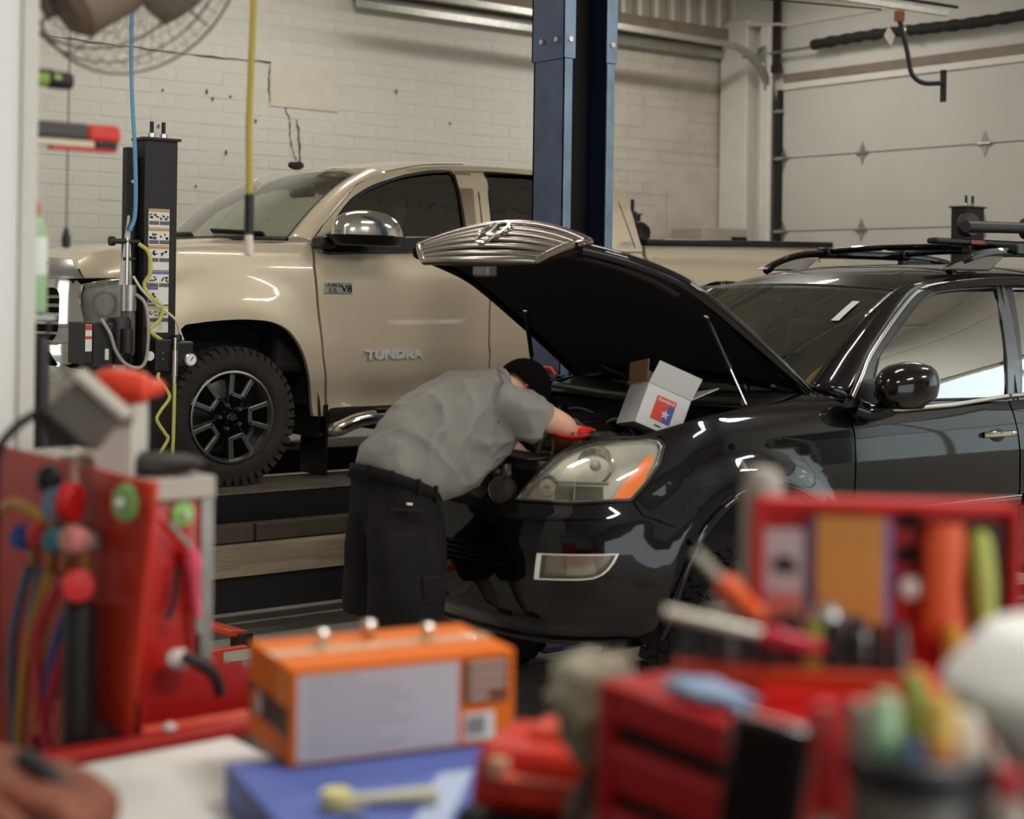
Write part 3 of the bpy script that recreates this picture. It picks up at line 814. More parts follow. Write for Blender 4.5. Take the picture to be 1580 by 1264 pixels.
panel('bonnet_scoop', [(-0.62, 1.15), (-0.62, 1.185), (0.62, 1.185), (0.62, 1.15)], TK, M_UNDER, tk, step=0.1, thick=0.01, push=0.013)
for sg in (1, -1):
    hl = [(0.90, 0.862), (0.885, 1.02), (0.90, 1.075), (1.05, 1.105), (1.19, 1.115), (1.182, 0.905), (1.05, 0.875)]
    hl = [(sg * a, b) for a, b in hl]
    if sg < 0: hl = hl[::-1]
    bowl = panel('headlamp', hl, TK, mat('lamp_reflector', 'e6e5e0', 0.4, metal=0.0, var=0.1, vscale=30), tk, step=0.05, thick=0.02, push=-0.03)
    panel('lens', hl, TK, M_LENS, bowl, step=0.06, thick=0.0, push=0.004)
    strip_on('lamp_rim', hl + [hl[0]], TK, 0.016, 0.008, M_CHROME, bowl, push=0.0, n=6)
    p, n = fm_normal(TK, sg * 1.02, 0.98)
    MB().lathe([(0.02, -0.02), (0.055, 0.0), (0.065, 0.02)], tuple(p - n * 0.03), tuple(n), n=20, cap=False).obj('bulb_bowl', M_CHROME, bowl)
    cs = [(0.865, 1.10), (0.90, 1.075), (0.885, 1.0), (0.93, 0.85), (0.90, 0.74), (0.93, 0.69), (0.80, 0.66), (0.74, 0.735), (0.86, 0.80), (0.84, 1.05)]
    cs = [(sg * a, b) for a, b in cs]
    if sg < 0: cs = cs[::-1]
    panel('grille_corner', cs, TK, M_CHROME, tk, step=0.05, thick=0.03, push=0.018)
    panel('bumper_filler', [(sg * a, b) for a, b in ([(0.93, 0.60), (0.90, 0.86), (1.185, 0.90), (1.23, 0.60)][::sg])], TK, M_TAN, tk, step=0.06, thick=0.02, push=-0.002)
panel('front_bumper', [(-1.22, 0.40), (-1.22, 0.60), (-0.95, 0.655), (-0.5, 0.70), (0.5, 0.70), (0.95, 0.655), (1.22, 0.60), (1.22, 0.40), (0.9, 0.36), (-0.9, 0.36)], TK, M_CHROME, tk, step=0.06, thick=0.05, push=0.06)
panel('air_dam', [(-1.15, 0.22), (-1.15, 0.385), (1.15, 0.385), (1.15, 0.22)], TK, M_TRIM, tk, step=0.1, thick=0.03, push=0.0)
# nerf bar, sills, arch liner and chassis
MB().tube(spline([(1.60, -0.86, 0.27), (1.66, -0.965, 0.285), (1.80, -1.00, 0.335), (2.1, -1.01, 0.345), (3.6, -1.01, 0.345), (3.82, -0.99, 0.33), (3.9, -0.88, 0.28)], 6), 0.044, n=14).obj('step_bar', M_CHROME, tk)
for xx in (2.05, 2.85):
    MB().box((xx, -1.012, 0.388), (0.34, 0.075, 0.012)).obj('step_pad', M_TRIM, tk, bevel=0.004)
MB().b2((1.62, -0.93, 0.30), (4.0, -0.75, 0.40)).obj('sill', M_UNDER, tk, smooth=None, bevel=0.02)
for xx in (1.9, 2.7, 3.5):
    MB().box((xx, -0.86, 0.30), (0.05, 0.25, 0.05)).obj('step_bracket', M_UNDER, tk, smooth=None)
ch = MB()
ch.b2((0.5, -0.55, 0.30), (5.7, -0.40, 0.46)).b2((0.5, 0.40, 0.30), (5.7, 0.55, 0.46)).b2((0.25, -0.70, 0.45), (1.45, 0.70, 1.10)).b2((1.5, -0.85, 0.42), (4.0, 0.85, 0.60)).b2((4.05, -0.80, 0.50), (5.95, 0.80, 0.75))
ch.cyl((TK_HUB, -0.8, 0.37), (TK_HUB, 0.8, 0.37), 0.05).cyl((TK_HUB + 3.7, -0.8, 0.37), (TK_HUB + 3.7, 0.8, 0.37), 0.07)
ch.obj('chassis', M_UNDER, tk, smooth=None)
for cx in (TK_HUB, TK_HUB + 3.70):
    ln = MB(); rows = []
    for i in range(19):
        a = PI * (i / 18) * 1.12 - 0.06 * PI
        rows.append([(cx + 0.04 - 0.545 * math.cos(a), yy, 0.34 + 0.555 * math.sin(a)) for yy in (-0.955, -0.80, -0.55, -0.45)])
    ln.grid(rows); ln.grid([[(cx - 0.58, -0.46, 0.1), (cx + 0.62, -0.46, 0.1)], [(cx - 0.58, -0.46, 0.95), (cx + 0.62, -0.46, 0.95)]])
    ln.obj('arch_liner', M_UNDER, tk, smooth=60)
MB().b2((1.585, -0.955, 0.02), (1.60, -0.68, 0.42)).obj('mud_flap', M_TRIM, tk, smooth=None)
# cabin
cbn = MB()
cbn.b2((1.5, -0.80, 1.0), (1.95, 0.80, 1.32)).b2((1.3, -0.88, 0.6), (1.52, 0.88, 1.2))
cbn.obj('dashboard', M_SEAT, tk, smooth=None, bevel=0.04)
for yy in (-0.42, 0.42):
    for x0, nm in ((2.55, 'front_seat'), (3.50, 'rear_seat')):
        st = MB(); st.box((x0 - 0.20, yy, 0.98), (0.55, 0.52, 0.22)); st.box((x0 + 0.10, yy, 1.32), (0.18, 0.50, 0.70), rot=(0, 0.22, 0)); st.box((x0 + 0.22, yy, 1.68), (0.10, 0.26, 0.19), rot=(0, 0.2, 0))
        st.obj(nm, M_SEAT, tk, bevel=0.05, seg=3)
MB().tube([(1.98 + 0.10 * math.sin(a), -0.42 + 0.185 * math.cos(a), 1.25 + 0.16 * math.sin(a)) for a in np.linspace(0, 2 * PI, 24, endpoint=False)], 0.016, closed=True).obj('steering_wheel', M_TRIM, tk)
panel('rear_window', [(-0.70, 0.0), (0.70, 0.0), (0.62, 0.40), (-0.62, 0.40)], lambda u, v: (3.99 - 0.05 * v, u, 1.42 + v), M_WSGLASS, tk, step=0.3, thick=0.0)
MB().b2((3.96, -0.80, 1.35), (4.0, 0.80, 1.43)).b2((3.93, -0.70, 1.80), (3.98, 0.70, 1.86)).obj('cab_back', M_TAN, tk, smooth=None)
# bed: rail caps, bulkhead, tailgate, rolled cover
MB().b2((4.06, -0.945, 1.385), (5.90, -0.80, 1.43)).obj('rail_cap', M_TRIM, tk, bevel=0.012, rot=(0, -0.018, 0), loc=(0, 0, -0.072))
MB().b2((4.06, 0.80, 1.385), (5.90, 0.945, 1.43)).obj('rail_cap', M_TRIM, tk, bevel=0.012, rot=(0, -0.018, 0), loc=(0, 0, -0.072))
MB().b2((4.04, -0.92, 0.72), (4.09, 0.92, 1.36)).obj('bulkhead', M_TAN, tk, smooth=None)
MB().b2((5.93, -0.90, 0.66), (6.00, 0.90, 1.37)).obj('tailgate', M_TAN, tk, bevel=0.02)
rl = MB(); rl.lathe([(0.03, -0.75), (0.075, -0.75), (0.082, -0.72), (0.082, 0.72), (0.075, 0.75), (0.03, 0.75)], (4.16, 0, 1.475), (0, 1, 0), n=28)
rl.tube([(4.16 + (0.03 + 0.045 * i / 40) * math.cos(i * 0.5), -0.752, 1.475 + (0.03 + 0.045 * i / 40) * math.sin(i * 0.5)) for i in range(40)], 0.005, n=5)
rl.obj('rolled_bed_cover', mat('vinyl_black', '1f1c1a', 0.55, bump=0.3, bscale=20), tk)
MB().cyl((4.10, -0.72, 1.42), (4.10, -0.72, 1.62), 0.03).cyl((4.10, -0.72, 1.62), (4.10, -0.72, 1.70), 0.012).obj('cover_strap', M_TRIM, tk)
# badges
def on_shell(sh, s, z, push=0.006):
    p, n = fm_normal(sh, s, z); p = p + n * push
    rz = math.atan2(n[0], -n[1]) ; tilt = math.asin(max(-1, min(1, n[2])))
    return tuple(p), (PI / 2 - tilt, 0, rz)
loc, rot = on_shell(TK, 2.772, 0.70, 0.004)
text_obj('badge_lettering', 'TUNDRA', 0.072, 0.006, mat('badge_chrome', 'd8d6d0', 0.25, metal=0.15, coat=0.5), tk, loc, rot, sx=1.32, bold=0.0035)
loc, rot = on_shell(TK, 2.397, 1.078, 0.002)
bd = MB().box((0, 0, 0), (0.185, 0.066, 0.008)).obj('engine_badge', mat('badge_silver', 'a9a6a0', 0.35, metal=0.8), tk, bevel=0.004, loc=loc, rot=rot)
text_obj('badge_text', 'V8', 0.058, 0.002, M_GLOSSBLK, bd, (0.052, -0.004, 0.005), (0, 0, 0), sx=1.1, bold=0.001)
text_obj('badge_text', 'i FORCE', 0.030, 0.002, M_GLOSSBLK, bd, (-0.036, 0.015, 0.005), (0, 0, 0), sx=0.95)
text_obj('badge_text', '5.7L', 0.034, 0.002, M_GLOSSBLK, bd, (-0.036, -0.015, 0.005), (0, 0, 0), sx=1.0)
loc, rot = on_shell(TK, 6.44, 1.325, 0.002)
text_obj('decal_lettering', '4X4', 0.115, 0.0006, mat('decal_grey', '6a5f52', 0.5), tk, loc, rot, sx=1.35, bold=0.002)
loc, rot = on_shell(TK, 6.05, 1.315, 0.002)
text_obj('decal_lettering', 'TRD', 0.115, 0.0006, mat('decal_pale', 'a3927b', 0.5), tk, loc, rot, sx=1.5)
text_obj('decal_lettering', 'LIMITED', 0.034, 0.001, M_CHROME2, tk, (3.86, -0.945, 1.392), (PI / 2, 0, 0), sx=1.0)
# wheels
def tyre_mesh(r, rim, w, lugs=0, name='tyre'):
    mb = MB()
    prof = [(rim, -w * 0.36), (rim + 0.012, -w * 0.44), (rim + (r - rim) * 0.35, -w * 0.50), (rim + (r - rim) * 0.7, -w * 0.495), (r - 0.018, -w * 0.455), (r - 0.006, -w * 0.40), (r - 0.006, w * 0.40), (r - 0.018, w * 0.455), (rim + (r - rim) * 0.5, w * 0.50), (rim, w * 0.40)]
    mb.lathe(prof, (0, 0, 0), (0, 1, 0), n=72, cap=False)
    if lugs:
        for i in range(lugs):
            for row, (y, tw) in enumerate(((-w * 0.40, 0.050), (-w * 0.21, 0.048), (0, 0.045), (w * 0.21, 0.048), (w * 0.40, 0.050))):
                a = 2 * PI * (i + 0.5 * (row % 2)) / lugs
                M = Matrix.Rotation(-a, 4, 'Y') @ Matrix.Translation((r - 0.004, y, 0))
                q = MB(); q.box((0, 0, 0), (0.014, tw, 2 * PI * r / lugs * 0.72), rot=(0.25 * (1 if row % 2 else -1), 0, 0))
                q.xf(M); me = bpy.data.meshes.new('q'); q.bm.to_mesh(me); mb.bm.from_mesh(me); q.bm.free(); bpy.data.meshes.remove(me)
                if row in (0,):
                    q = MB(); q.box((-0.026, -w * 0.085, 0), (0.046, 0.010, 2 * PI * r / lugs * 0.58)); q.xf(M)
                    me = bpy.data.meshes.new('q'); q.bm.to_mesh(me); mb.bm.from_mesh(me); q.bm.free(); bpy.data.meshes.remove(me)
    return mb
def pickup_wheel(parent, x, y, z, flip=1):
    ty = tyre_mesh(0.376, 0.243, 0.27, 46).obj('tyre', M_RUBBER, parent, smooth=40, loc=(x, y, z), rot=(0, 0, 0 if flip > 0 else PI))
    rm = MB()
    rm.lathe([(0.246, -0.118), (0.250, -0.128), (0.240, -0.130), (0.232, -0.112), (0.215, -0.02), (0.205, 0.10)], (0, 0, 0), (0, 1, 0), n=60, cap=False)
    rm.obj('rim', M_ALLOY, ty, smooth=40)
    dk = MB(); dk.lathe([(0.236, -0.09), (0.20, -0.055), (0.12, -0.075), (0.06, -0.085), (0.0, -0.085)], (0, 0, 0), (0, 1, 0), n=50, cap=False)
    dk.lathe([(0.048, -0.085), (0.048, -0.112), (0.042, -0.12), (0.0, -0.122)], (0, 0, 0), (0, 1, 0), n=30, cap=False)
    disc = dk.obj('wheel_face', M_GLOSSBLK, ty, smooth=40)
    for k in range(5):
        a0 = 2 * PI * k / 5
        sp = MB()
        # dark arm under the bright U
        def P(r_, t_): return (r_ * math.cos(a0) - t_ * math.sin(a0), r_ * math.sin(a0) + t_ * math.cos(a0))
        sp.prism([P(0.05, -0.035), P(0.05, 0.035), P(0.238, 0.080), P(0.238, -0.080)], -0.098, -0.06, 'xz')
        sp.obj('spoke', M_GLOSSBLK, ty, smooth=None, bevel=0.004)
        u = MB()
        o_ = [P(0.236, -0.083), P(0.112, -0.046), P(0.106, -0.034), P(0.106, 0.034), P(0.112, 0.046), P(0.236, 0.083), P(0.240, 0.055), P(0.130, 0.027), P(0.128, 0.018), P(0.128, -0.018), P(0.130, -0.027), P(0.240, -0.055)]
        u.prism(o_, -0.110, -0.096, 'xz')
        u.obj('spoke_face', M_ALLOY, ty, smooth=None, bevel=0.003)
        for t_ in (-0.036, 0.036):
            b = P(0.116, t_); MB().cyl((b[0], -0.112, b[1]), (b[0], -0.105, b[1]), 0.0065, n=8).obj('spoke_bolt', M_GLOSSBLK, ty)
        b = (0.066 * math.cos(a0 + PI / 5), 0.066 * math.sin(a0 + PI / 5))
        MB().cyl((b[0], -0.115, b[1]), (b[0], -0.075, b[1]), 0.011, n=6).obj('lug_nut', M_CHROME2, ty, smooth=None)
    em = MB()
    for rx, rz, ox, oz in ((0.026, 0.018, 0, 0), (0.009, 0.018, 0, 0), (0.020, 0.007, 0, 0.010)):
        em.tube([(ox + rx * math.cos(a), -0.1235, oz + rz * math.sin(a)) for a in np.linspace(0, 2 * PI, 24, endpoint=False)], 0.0028, n=6, closed=True)
    em.obj('hub_emblem', M_CHROME, ty)
    return ty
pickup_wheel(tk, 0.99, -0.845, 0.376)
for (x, y, f) in ((0.99, 0.845, -1), (TK_HUB + 3.70, -0.845, 1), (TK_HUB + 3.70, 0.845, -1)):
    ty = tyre_mesh(0.376, 0.243, 0.27, 0).obj('tyre', M_RUBBER, tk, smooth=40, loc=(x, y, 0.376), rot=(0, 0, 0 if f > 0 else PI))
    MB().lathe([(0.246, -0.118), (0.232, -0.112), (0.20, -0.06), (0.0, -0.09)], (0, 0, 0), (0, 1, 0), n=40, cap=False).obj('rim', M_GLOSSBLK, ty)

# ------------------------------------------------------------------ black SUV with its bonnet up
M_BLKPAINT = mat('black_car_paint', '040304', 0.3, coat=0.75, spec=0.05)
M_GXGLASS = glass('suv_side_glass', '2a2c29', 0.42)
M_GXWS = glass('suv_windscreen_glass', 'd2d6cc', 0.11)
M_LAMPHOUSE = mat('lamp_house_silver', 'dcdad0', 0.4, metal=0.15, var=0.05, vscale=20)
M_AMBER = mat('amber_lens', 'dc6a08', 0.25, coat=0.6, spec=0.6)
M_HAZE = mat('hazy_lens', 'cfcfc0', 0.2, coat=0.6)
M_ALU = mat('cast_aluminium', '8a8680', 0.42, metal=0.8, var=0.15, vscale=15)
M_ENGINE = mat('engine_black', '161412', 0.45, var=0.3, vscale=12)
M_ENGGREY = mat('engine_grey', '4c4741', 0.5, metal=0.4, var=0.25, vscale=10)
gx = thing('suv', 'black SUV with its bonnet raised and the mechanic leaning in', 'car', GX_O)
fog = [(0.626, 0.622), (0.942, 0.633), (0.925, 0.60), (0.905, 0.572), (0.880, 0.550), (0.845, 0.535), (0.79, 0.528), (0.611, 0.519)]
low_gr = [(-0.50, 0.545), (-0.46, 0.63), (0.46, 0.63), (0.50, 0.545)]
neg = lambda P: [(-a, b) for a, b in P][::-1]
half = [(0.0, 0.265), (0.2, 0.268), (0.5, 0.272), (1.05, 0.30), (1.10, 0.33), (1.125, 0.45), (1.155, 0.609), (1.214, 0.704), (1.035, 0.770), (1.004, 0.818), (0.75, 0.802), (0.486, 0.796), (0.38, 0.765), (0.0, 0.765)]
bump = half[:-1] + [(0.0, 0.765)] + neg(half)[1:-1]
panel('front_bumper', bump, GX, M_BLKPAINT, gx, step=0.045, thick=0.04, holes=[fog[::-1], neg(fog)[::-1], low_gr[::-1]])
for k in range(4):
    strip_on('lower_grille_slat', [(-0.49 + 0.98 * i / 16, 0.556 + 0.022 * k) for i in range(17)], GX, 0.008, 0.012, M_TRIM, gx, push=-0.025, n=6)
panel('lower_grille_backing', [(-0.54, 0.53), (-0.54, 0.645), (0.54, 0.645), (0.54, 0.53)], GX, M_UNDER, gx, step=0.1, thick=0.0, push=-0.05)
panel('bumper_lip', [(-1.02, 0.262), (-1.02, 0.288), (-0.4, 0.268), (0.4, 0.268), (1.02, 0.288), (1.02, 0.262), (0.4, 0.245), (-0.4, 0.245)], GX, M_TRIM, gx, step=0.1, thick=0.03, push=0.01)
panel('bumper_crease', [(0.40, 0.735), (0.55, 0.762), (0.95, 0.775), (0.98, 0.762), (0.6, 0.742)], GX, M_BLKPAINT, gx, step=0.05, thick=0.012, push=0.01)
for sg in (1, -1):
    f = lambda P: P if sg > 0 else neg(P)
    fr = panel('fog_lamp', f(shrink(fog, -0.06)), GX, M_LAMPHOUSE, gx, step=0.05, thick=0.03, push=-0.002, holes=[f(shrink(fog, 0.10))[::-1]])
    panel('reflector', f(shrink(fog, 0.04)), GX, mat('fog_reflector', 'a29d90', 0.35, metal=0.6, var=0.15, vscale=18), fr, step=0.05, thick=0.0, push=-0.035)
    panel('lens', f(shrink(fog, 0.09)), GX, M_LENS, fr, step=0.05, thick=0.0, push=-0.006)
    panel('bulb_panel', f([(0.74, 0.535), (0.74, 0.622), (0.84, 0.625), (0.86, 0.545)]), GX, mat('fog_bright', 'c9c5b8', 0.3, metal=0.5), fr, step=0.05, thick=0.0, push=-0.028)
    # headlamp: silver house, round lamps, ribbed indicator, amber marker, hazy lens rim
    hl = spline([(0.486, 0.806), (0.549, 0.882), (0.624, 0.958), (0.703, 1.004), (0.856, 1.034), (1.08, 1.050), (1.160, 1.044)], 3)[:-1] + [(1.166, 1.042), (1.175, 1.022), (1.136, 0.956), (1.068, 0.885), (0.999, 0.825), (0.75, 0.808)]
    hh = panel('headlamp', f(hl), GX, M_LAMPHOUSE, gx, step=0.045, thick=0.05, push=-0.022)
    am = panel('amber_marker', f([(0.925, 0.828), (0.995, 0.831), (1.060, 0.892), (1.122, 0.985), (1.085, 0.980), (1.025, 0.930), (0.965, 0.880)]), GX, M_AMBER, hh, step=0.04, thick=0.014, push=0.006)
    def bowl(s_, z_, r, nm):
        p, n = fm_normal(GX, sg * s_, z_)
        n = np.array([-0.93, -0.30 * sg, 0.10]) * 0.75 + n * 0.45; n = n / np.linalg.norm(n)
        o = MB().lathe([(r * 0.25, -0.035), (r * 0.62, -0.024), (r * 0.9, -0.004), (r, 0.006), (r * 1.04, 0.0)], tuple(p - n * 0.018), tuple(n), n=28, cap=False).obj(nm, mat('lamp_mirror', 'cfcec8', 0.14, metal=0.9, var=0.35, vscale=45), hh, smooth=20)
        MB().ell(tuple(p - n * 0.022), (r * 0.30, r * 0.30, r * 0.30), n=12, k=8).obj('bulb', mat('bulb_glass', 'e6e4d8', 0.15, spec=0.8), o)
        return o
    bowl(0.838, 0.952, 0.074, 'main_lamp')
    bowl(0.618, 0.868, 0.042, 'high_beam_lamp')
    for k in range(7):
        strip_on('indicator_rib', [(sg * (0.665 + 0.02 * i), 0.822 + 0.0085 * k) for i in range(12)], GX, 0.005, 0.006, mat('indicator_grey', '8d8a7e', 0.3, metal=0.5), hh, push=-0.014, n=6)
    strip_on('lamp_divider', [(sg * (0.650 + 0.02 * i), 0.889) for i in range(14)], GX, 0.008, 0.006, M_HAZE, hh, push=-0.010, n=6)
    strip_on('lamp_divider', [(sg * 0.755, 0.816 + 0.012 * i) for i in range(7)], GX, 0.008, 0.006, M_HAZE, hh, push=-0.010, n=6)
    panel('lens', f(hl), GX, M_LENS, hh, step=0.045, thick=0.0, push=0.003)
    strip_on('lamp_rim', f(hl) + [f(hl)[0]], GX, 0.018, 0.010, M_TRIM, hh, push=-0.002, n=6)
    strip_on('lamp_inner_rim', (lambda q: q + [q[0]])(f(shrink(hl, 0.035))), GX, 0.010, 0.008, M_HAZE, hh, push=-0.004, n=6)
HS = GX.s_at_x(GX_HUB)
arch_i = [(HS + 0.035 - 0.475 * math.cos(a), 0.36 + 0.50 * math.sin(a)) for a in np.linspace(-0.12, PI + 0.12, 24)]
fend = [(1.183, 1.020), (1.146, 0.953), (1.078, 0.882), (1.011, 0.822), (1.042, 0.772), (1.10, 0.752), (1.17, 0.722)]
fend = [p for p in fend if True] + [q for q in arch_i if q[1] > 0.60 or q[0] > HS] + [(2.175, 0.30), (2.19, 0.40), (2.188, 0.768), (2.203, 1.039), (2.196, 1.150), (2.12, 1.185), (1.995, 1.197), (1.868, 1.172), (1.658, 1.150), (1.413, 1.120), (1.25, 1.092), (1.176, 1.062), (1.178, 1.045)]
for sg in (1, -1):
    panel('front_fender', fend if sg > 0 else neg(fend), GX, M_BLKPAINT, gx, step=0.04 if sg > 0 else 0.08, thick=0.05)
    strip_on('arch_lip', [(sg * a, b) for a, b in arch_i], GX, 0.030, 0.016, M_BLKPAINT, gx, push=0.004, n=8)
fdr = [(2.206, 1.128), (2.213, 1.039), (2.198, 0.768), (2.20, 0.36), (3.35, 0.36), (3.352, 0.9), (3.335, 1.130), (2.9, 1.108), (2.53, 1.100)]
d1 = panel('front_door', fdr, GX, M_BLKPAINT, gx, step=0.06, thick=0.03)
rdr = [(3.347, 1.130), (3.364, 0.9), (3.362, 0.36), (4.15, 0.37), (4.22, 0.60), (4.42, 0.85), (4.44, 1.150)]
panel('rear_door', rdr, GX, M_BLKPAINT, gx, step=0.08, thick=0.03)
qtr = [(4.452, 1.150), (4.432, 0.85), (4.36, 0.76)] + [(HS + 2.79 - 0.42 * math.cos(a), 0.36 + 0.47 * math.sin(a)) for a in np.linspace(0.95, PI, 14)] + [(5.35, 0.40), (5.36, 1.15)]
panel('rear_quarter', qtr, GX, M_BLKPAINT, gx, step=0.08, thick=0.03)
panel('far_flank', [(-5.36, 0.36), (-5.36, 1.14), (-2.206, 1.12), (-2.20, 0.36)], GX, M_BLKPAINT, gx, step=0.15, thick=0.03)
MB().b2((4.70, -0.85, 0.42), (4.78, 0.85, 1.15)).obj('tailgate', M_BLKPAINT, gx, bevel=0.03)
# side mouldings, handle, belt trim
strip_on('side_moulding', [(2.45, 0.674), (2.49, 0.682), (2.6, 0.684), (3.0, 0.680), (3.345, 0.676)], GX, 0.052, 0.014, M_BLKPAINT, gx, push=0.006, n=10)
strip_on('moulding_bright_edge', [(2.45, 0.690), (2.6, 0.704), (3.0, 0.702), (3.345, 0.700)], GX, 0.012, 0.008, M_CHROME, gx, push=0.016, n=6)
strip_on('side_moulding', [(3.37, 0.676), (3.8, 0.674), (4.2, 0.674)], GX, 0.052, 0.014, M_BLKPAINT, gx, push=0.006, n=10)
strip_on('moulding_bright_edge', [(3.37, 0.700), (3.8, 0.698), (4.2, 0.696)], GX, 0.012, 0.008, M_CHROME, gx, push=0.016, n=6)
strip_on('belt_chrome', [(2.30, 1.122), (2.53, 1.112), (2.9, 1.120), (3.33, 1.142)], GX, 0.020, 0.010, M_CHROME2, gx, push=0.016, n=8)
strip_on('belt_chrome', [(3.35, 1.143), (3.9, 1.155), (4.44, 1.162)], GX, 0.020, 0.010, M_CHROME2, gx, push=0.016, n=8)
loc, rot = on_shell(GX, 3.20, 0.985, 0.02)
hd = MB(); hd.tube(spline([(-0.10, 0, -0.018), (-0.075, 0, 0.016), (0, 0, 0.022), (0.075, 0, 0.016), (0.10, 0, -0.018)], 5), 0.014, n=8)
ho = hd.obj('door_handle', M_CHROME, gx, loc=loc, rot=rot)
MB().ell((-0.01, -0.004, -0.02), (0.06, 0.032, 0.01), n=18).obj('handle_cup', M_TRIM, ho)
# greenhouse
gx_far = lambda x, z: (lambda p: (p[0], -p[1], p[2]))(gx_side(x, z))
wf = [(2.700, 1.140), (1.775, 1.155), (1.790, 1.262)] + spline([(1.859, 1.349), (2.017, 1.441), (2.197, 1.541), (2.317, 1.595), (2.40, 1.622), (2.499, 1.637), (2.70, 1.650), (2.895, 1.658)], 3) + [(2.915, 1.645)]
wr = [(2.815, 1.145), (3.045, 1.655), (3.5, 1.665), (3.68, 1.655), (3.78, 1.17)]
wq = [(3.93, 1.175), (3.86, 1.650), (4.30, 1.64), (4.55, 1.20)]
gtop = spline([(1.606, 1.174), (1.70, 1.262), (1.794, 1.350), (1.993, 1.478), (2.175, 1.579), (2.319, 1.639), (2.523, 1.669), (2.921, 1.688), (3.6, 1.70), (4.2, 1.68)], 3) + [(4.45, 1.62), (4.75, 1.15)]
frame = [(1.56, 1.135)] + gtop + [(3.0, 1.125)]
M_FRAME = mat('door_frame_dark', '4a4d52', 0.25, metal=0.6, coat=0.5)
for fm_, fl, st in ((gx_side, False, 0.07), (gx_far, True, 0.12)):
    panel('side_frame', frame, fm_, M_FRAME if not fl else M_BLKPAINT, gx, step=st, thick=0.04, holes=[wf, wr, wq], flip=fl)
    for w, nm in ((wf, 'front_side_window'), (wr, 'rear_side_window'), (wq, 'quarter_window')):
        panel(nm, w, fm_, M_GXGLASS if not fl else glass('suv_far_glass', 'aab0a8', 0.05), gx, step=0.12, thick=0.0, push=-0.008, flip=fl)
strip_on('window_chrome', gtop[:-4], gx_side, 0.020, 0.009, M_CHROME2, gx, push=0.004, n=8)
strip_on('window_rubber', wf + [wf[0]], gx_side, 0.014, 0.005, M_TRIM, gx, push=0.001, n=6)
panel('pillar_cover', [(2.700, 1.140), (2.800, 1.143), (2.985, 1.669), (2.917, 1.668)], gx_side, mat('pillar_grey', '5f646a', 0.25, metal=0.5, coat=0.4), gx, step=0.2, thick=0.008, push=0.004)
strip_on('door_gap', [(2.757, 1.10), (2.762, 1.145), (2.95, 1.675)], gx_side, 0.008, 0.004, M_UNDER, gx, push=0.011, n=6)
def gx_roof(x, y):
    z = lerp_tab([(2.02, 1.60), (2.16, 1.652), (2.40, 1.712), (2.70, 1.748), (3.2, 1.765), (3.9, 1.745), (4.5, 1.68)], x)
    return (x, y, z - 0.075 * (abs(y) / 0.66) ** 3.0 + 0.012)
panel('roof', [(2.10, 0), (2.115, -0.35), (2.17, -0.61), (2.45, -0.655), (3.2, -0.665), (4.2, -0.66), (4.45, -0.62), (4.5, 0), (4.45, 0.62), (4.2, 0.66), (3.2, 0.665), (2.45, 0.655), (2.17, 0.61), (2.115, 0.35)], gx_roof, M_BLKPAINT, gx, step=0.07, thick=0.03)
def gx_ws(y, t):
    k = 1 - (y / 0.72) ** 2
    xb, zb = 1.474 - 0.20 * k, 1.206 - 0.035 * k
    xt, zt = 2.157 - 0.055 * k, 1.636 + 0.022 * k
    yy = y * (1 - 0.14 * t); b = 0.028 * math.sin(PI * t)
    return (xb + (xt - xb) * t - 0.55 * b, yy, zb + (zt - zb) * t + b)
panel('windscreen', [(-0.715, 0), (-0.715, 1), (0.715, 1), (0.715, 0)], gx_ws, M_GXWS, gx, step=0.1, thick=0.0, flip=True)
strip_on('windscreen_seal', [(-0.715 + 1.43 * i / 20, 1.0) for i in range(21)], gx_ws, 0.022, 0.006, M_TRIM, gx, n=6, flip=True)
for sd in (-1, 1):
    rows = []
    for i in range(19):
        t = i / 18
        a = np.array(gx_ws(sd * 0.715, t))
        u = lerp_tab([(0, 1.60), (0.25, 1.80), (0.5, 1.985), (0.75, 2.16), (0.9, 2.30), (1.0, 2.47)], t)
        z = lerp_tab([(1.59, 1.15), (1.606, 1.174), (1.70, 1.262), (1.794, 1.35), (1.993, 1.478), (2.175, 1.579), (2.319, 1.639), (2.523, 1.669)], u)
        b = np.array(gx_side(u, z)); b[1] *= -sd
        rows.append([tuple(a + (b - a) * (j / 6) + np.array([-0.32, sd * 0.62, 0.55]) * 0.038 * math.sin(PI * j / 6)) for j in range(7)])
    mb = MB(); mb.grid(rows); mb.obj('windscreen_pillar', M_BLKPAINT, gx, smooth=180, solid=0.006)
    # roof side rail between roof skin and window frame
    rows = []
    for i in range(15):
        x = 2.30 + 2.0 * i / 14
        a = np.array(gx_roof(max(x, 2.2), sd * 0.645))
        z = lerp_tab([(2.30, 1.633), (2.523, 1.667), (2.92, 1.686), (3.6, 1.698), (4.3, 1.66)], x)
        b = np.array(gx_side(x, z)); b[1] *= -sd
        rows.append([tuple(a + (b - a) * (j / 5) + np.array([0, sd * 0.7, 0.5]) * 0.018 * math.sin(PI * j / 5)) for j in range(6)])
    mb = MB(); mb.grid(rows); mb.obj('roof_side_rail', M_BLKPAINT, gx, smooth=180, solid=0.006)
# cowl-side fill between fender top and pillar foot
for sd in (-1, 1):
    rows = []
    for i in range(9):
        t = i / 8
        a = np.array((1.16 + 0.32 * t, sd * (0.745 - 0.03 * t), 1.135 + 0.07 * t))
        q = np.array(GX(-sd * (1.80 + 0.42 * t), 1.155 + 0.03 * t - 0.02 * t * t))
        rows.append([tuple(a + (q - a) * j / 4 + np.array([0, 0, 1]) * 0.012 * math.sin(PI * j / 4)) for j in range(5)])
    mb = MB(); mb.grid(rows); mb.obj('cowl_corner', M_BLKPAINT, gx, smooth=180, solid=0.006)
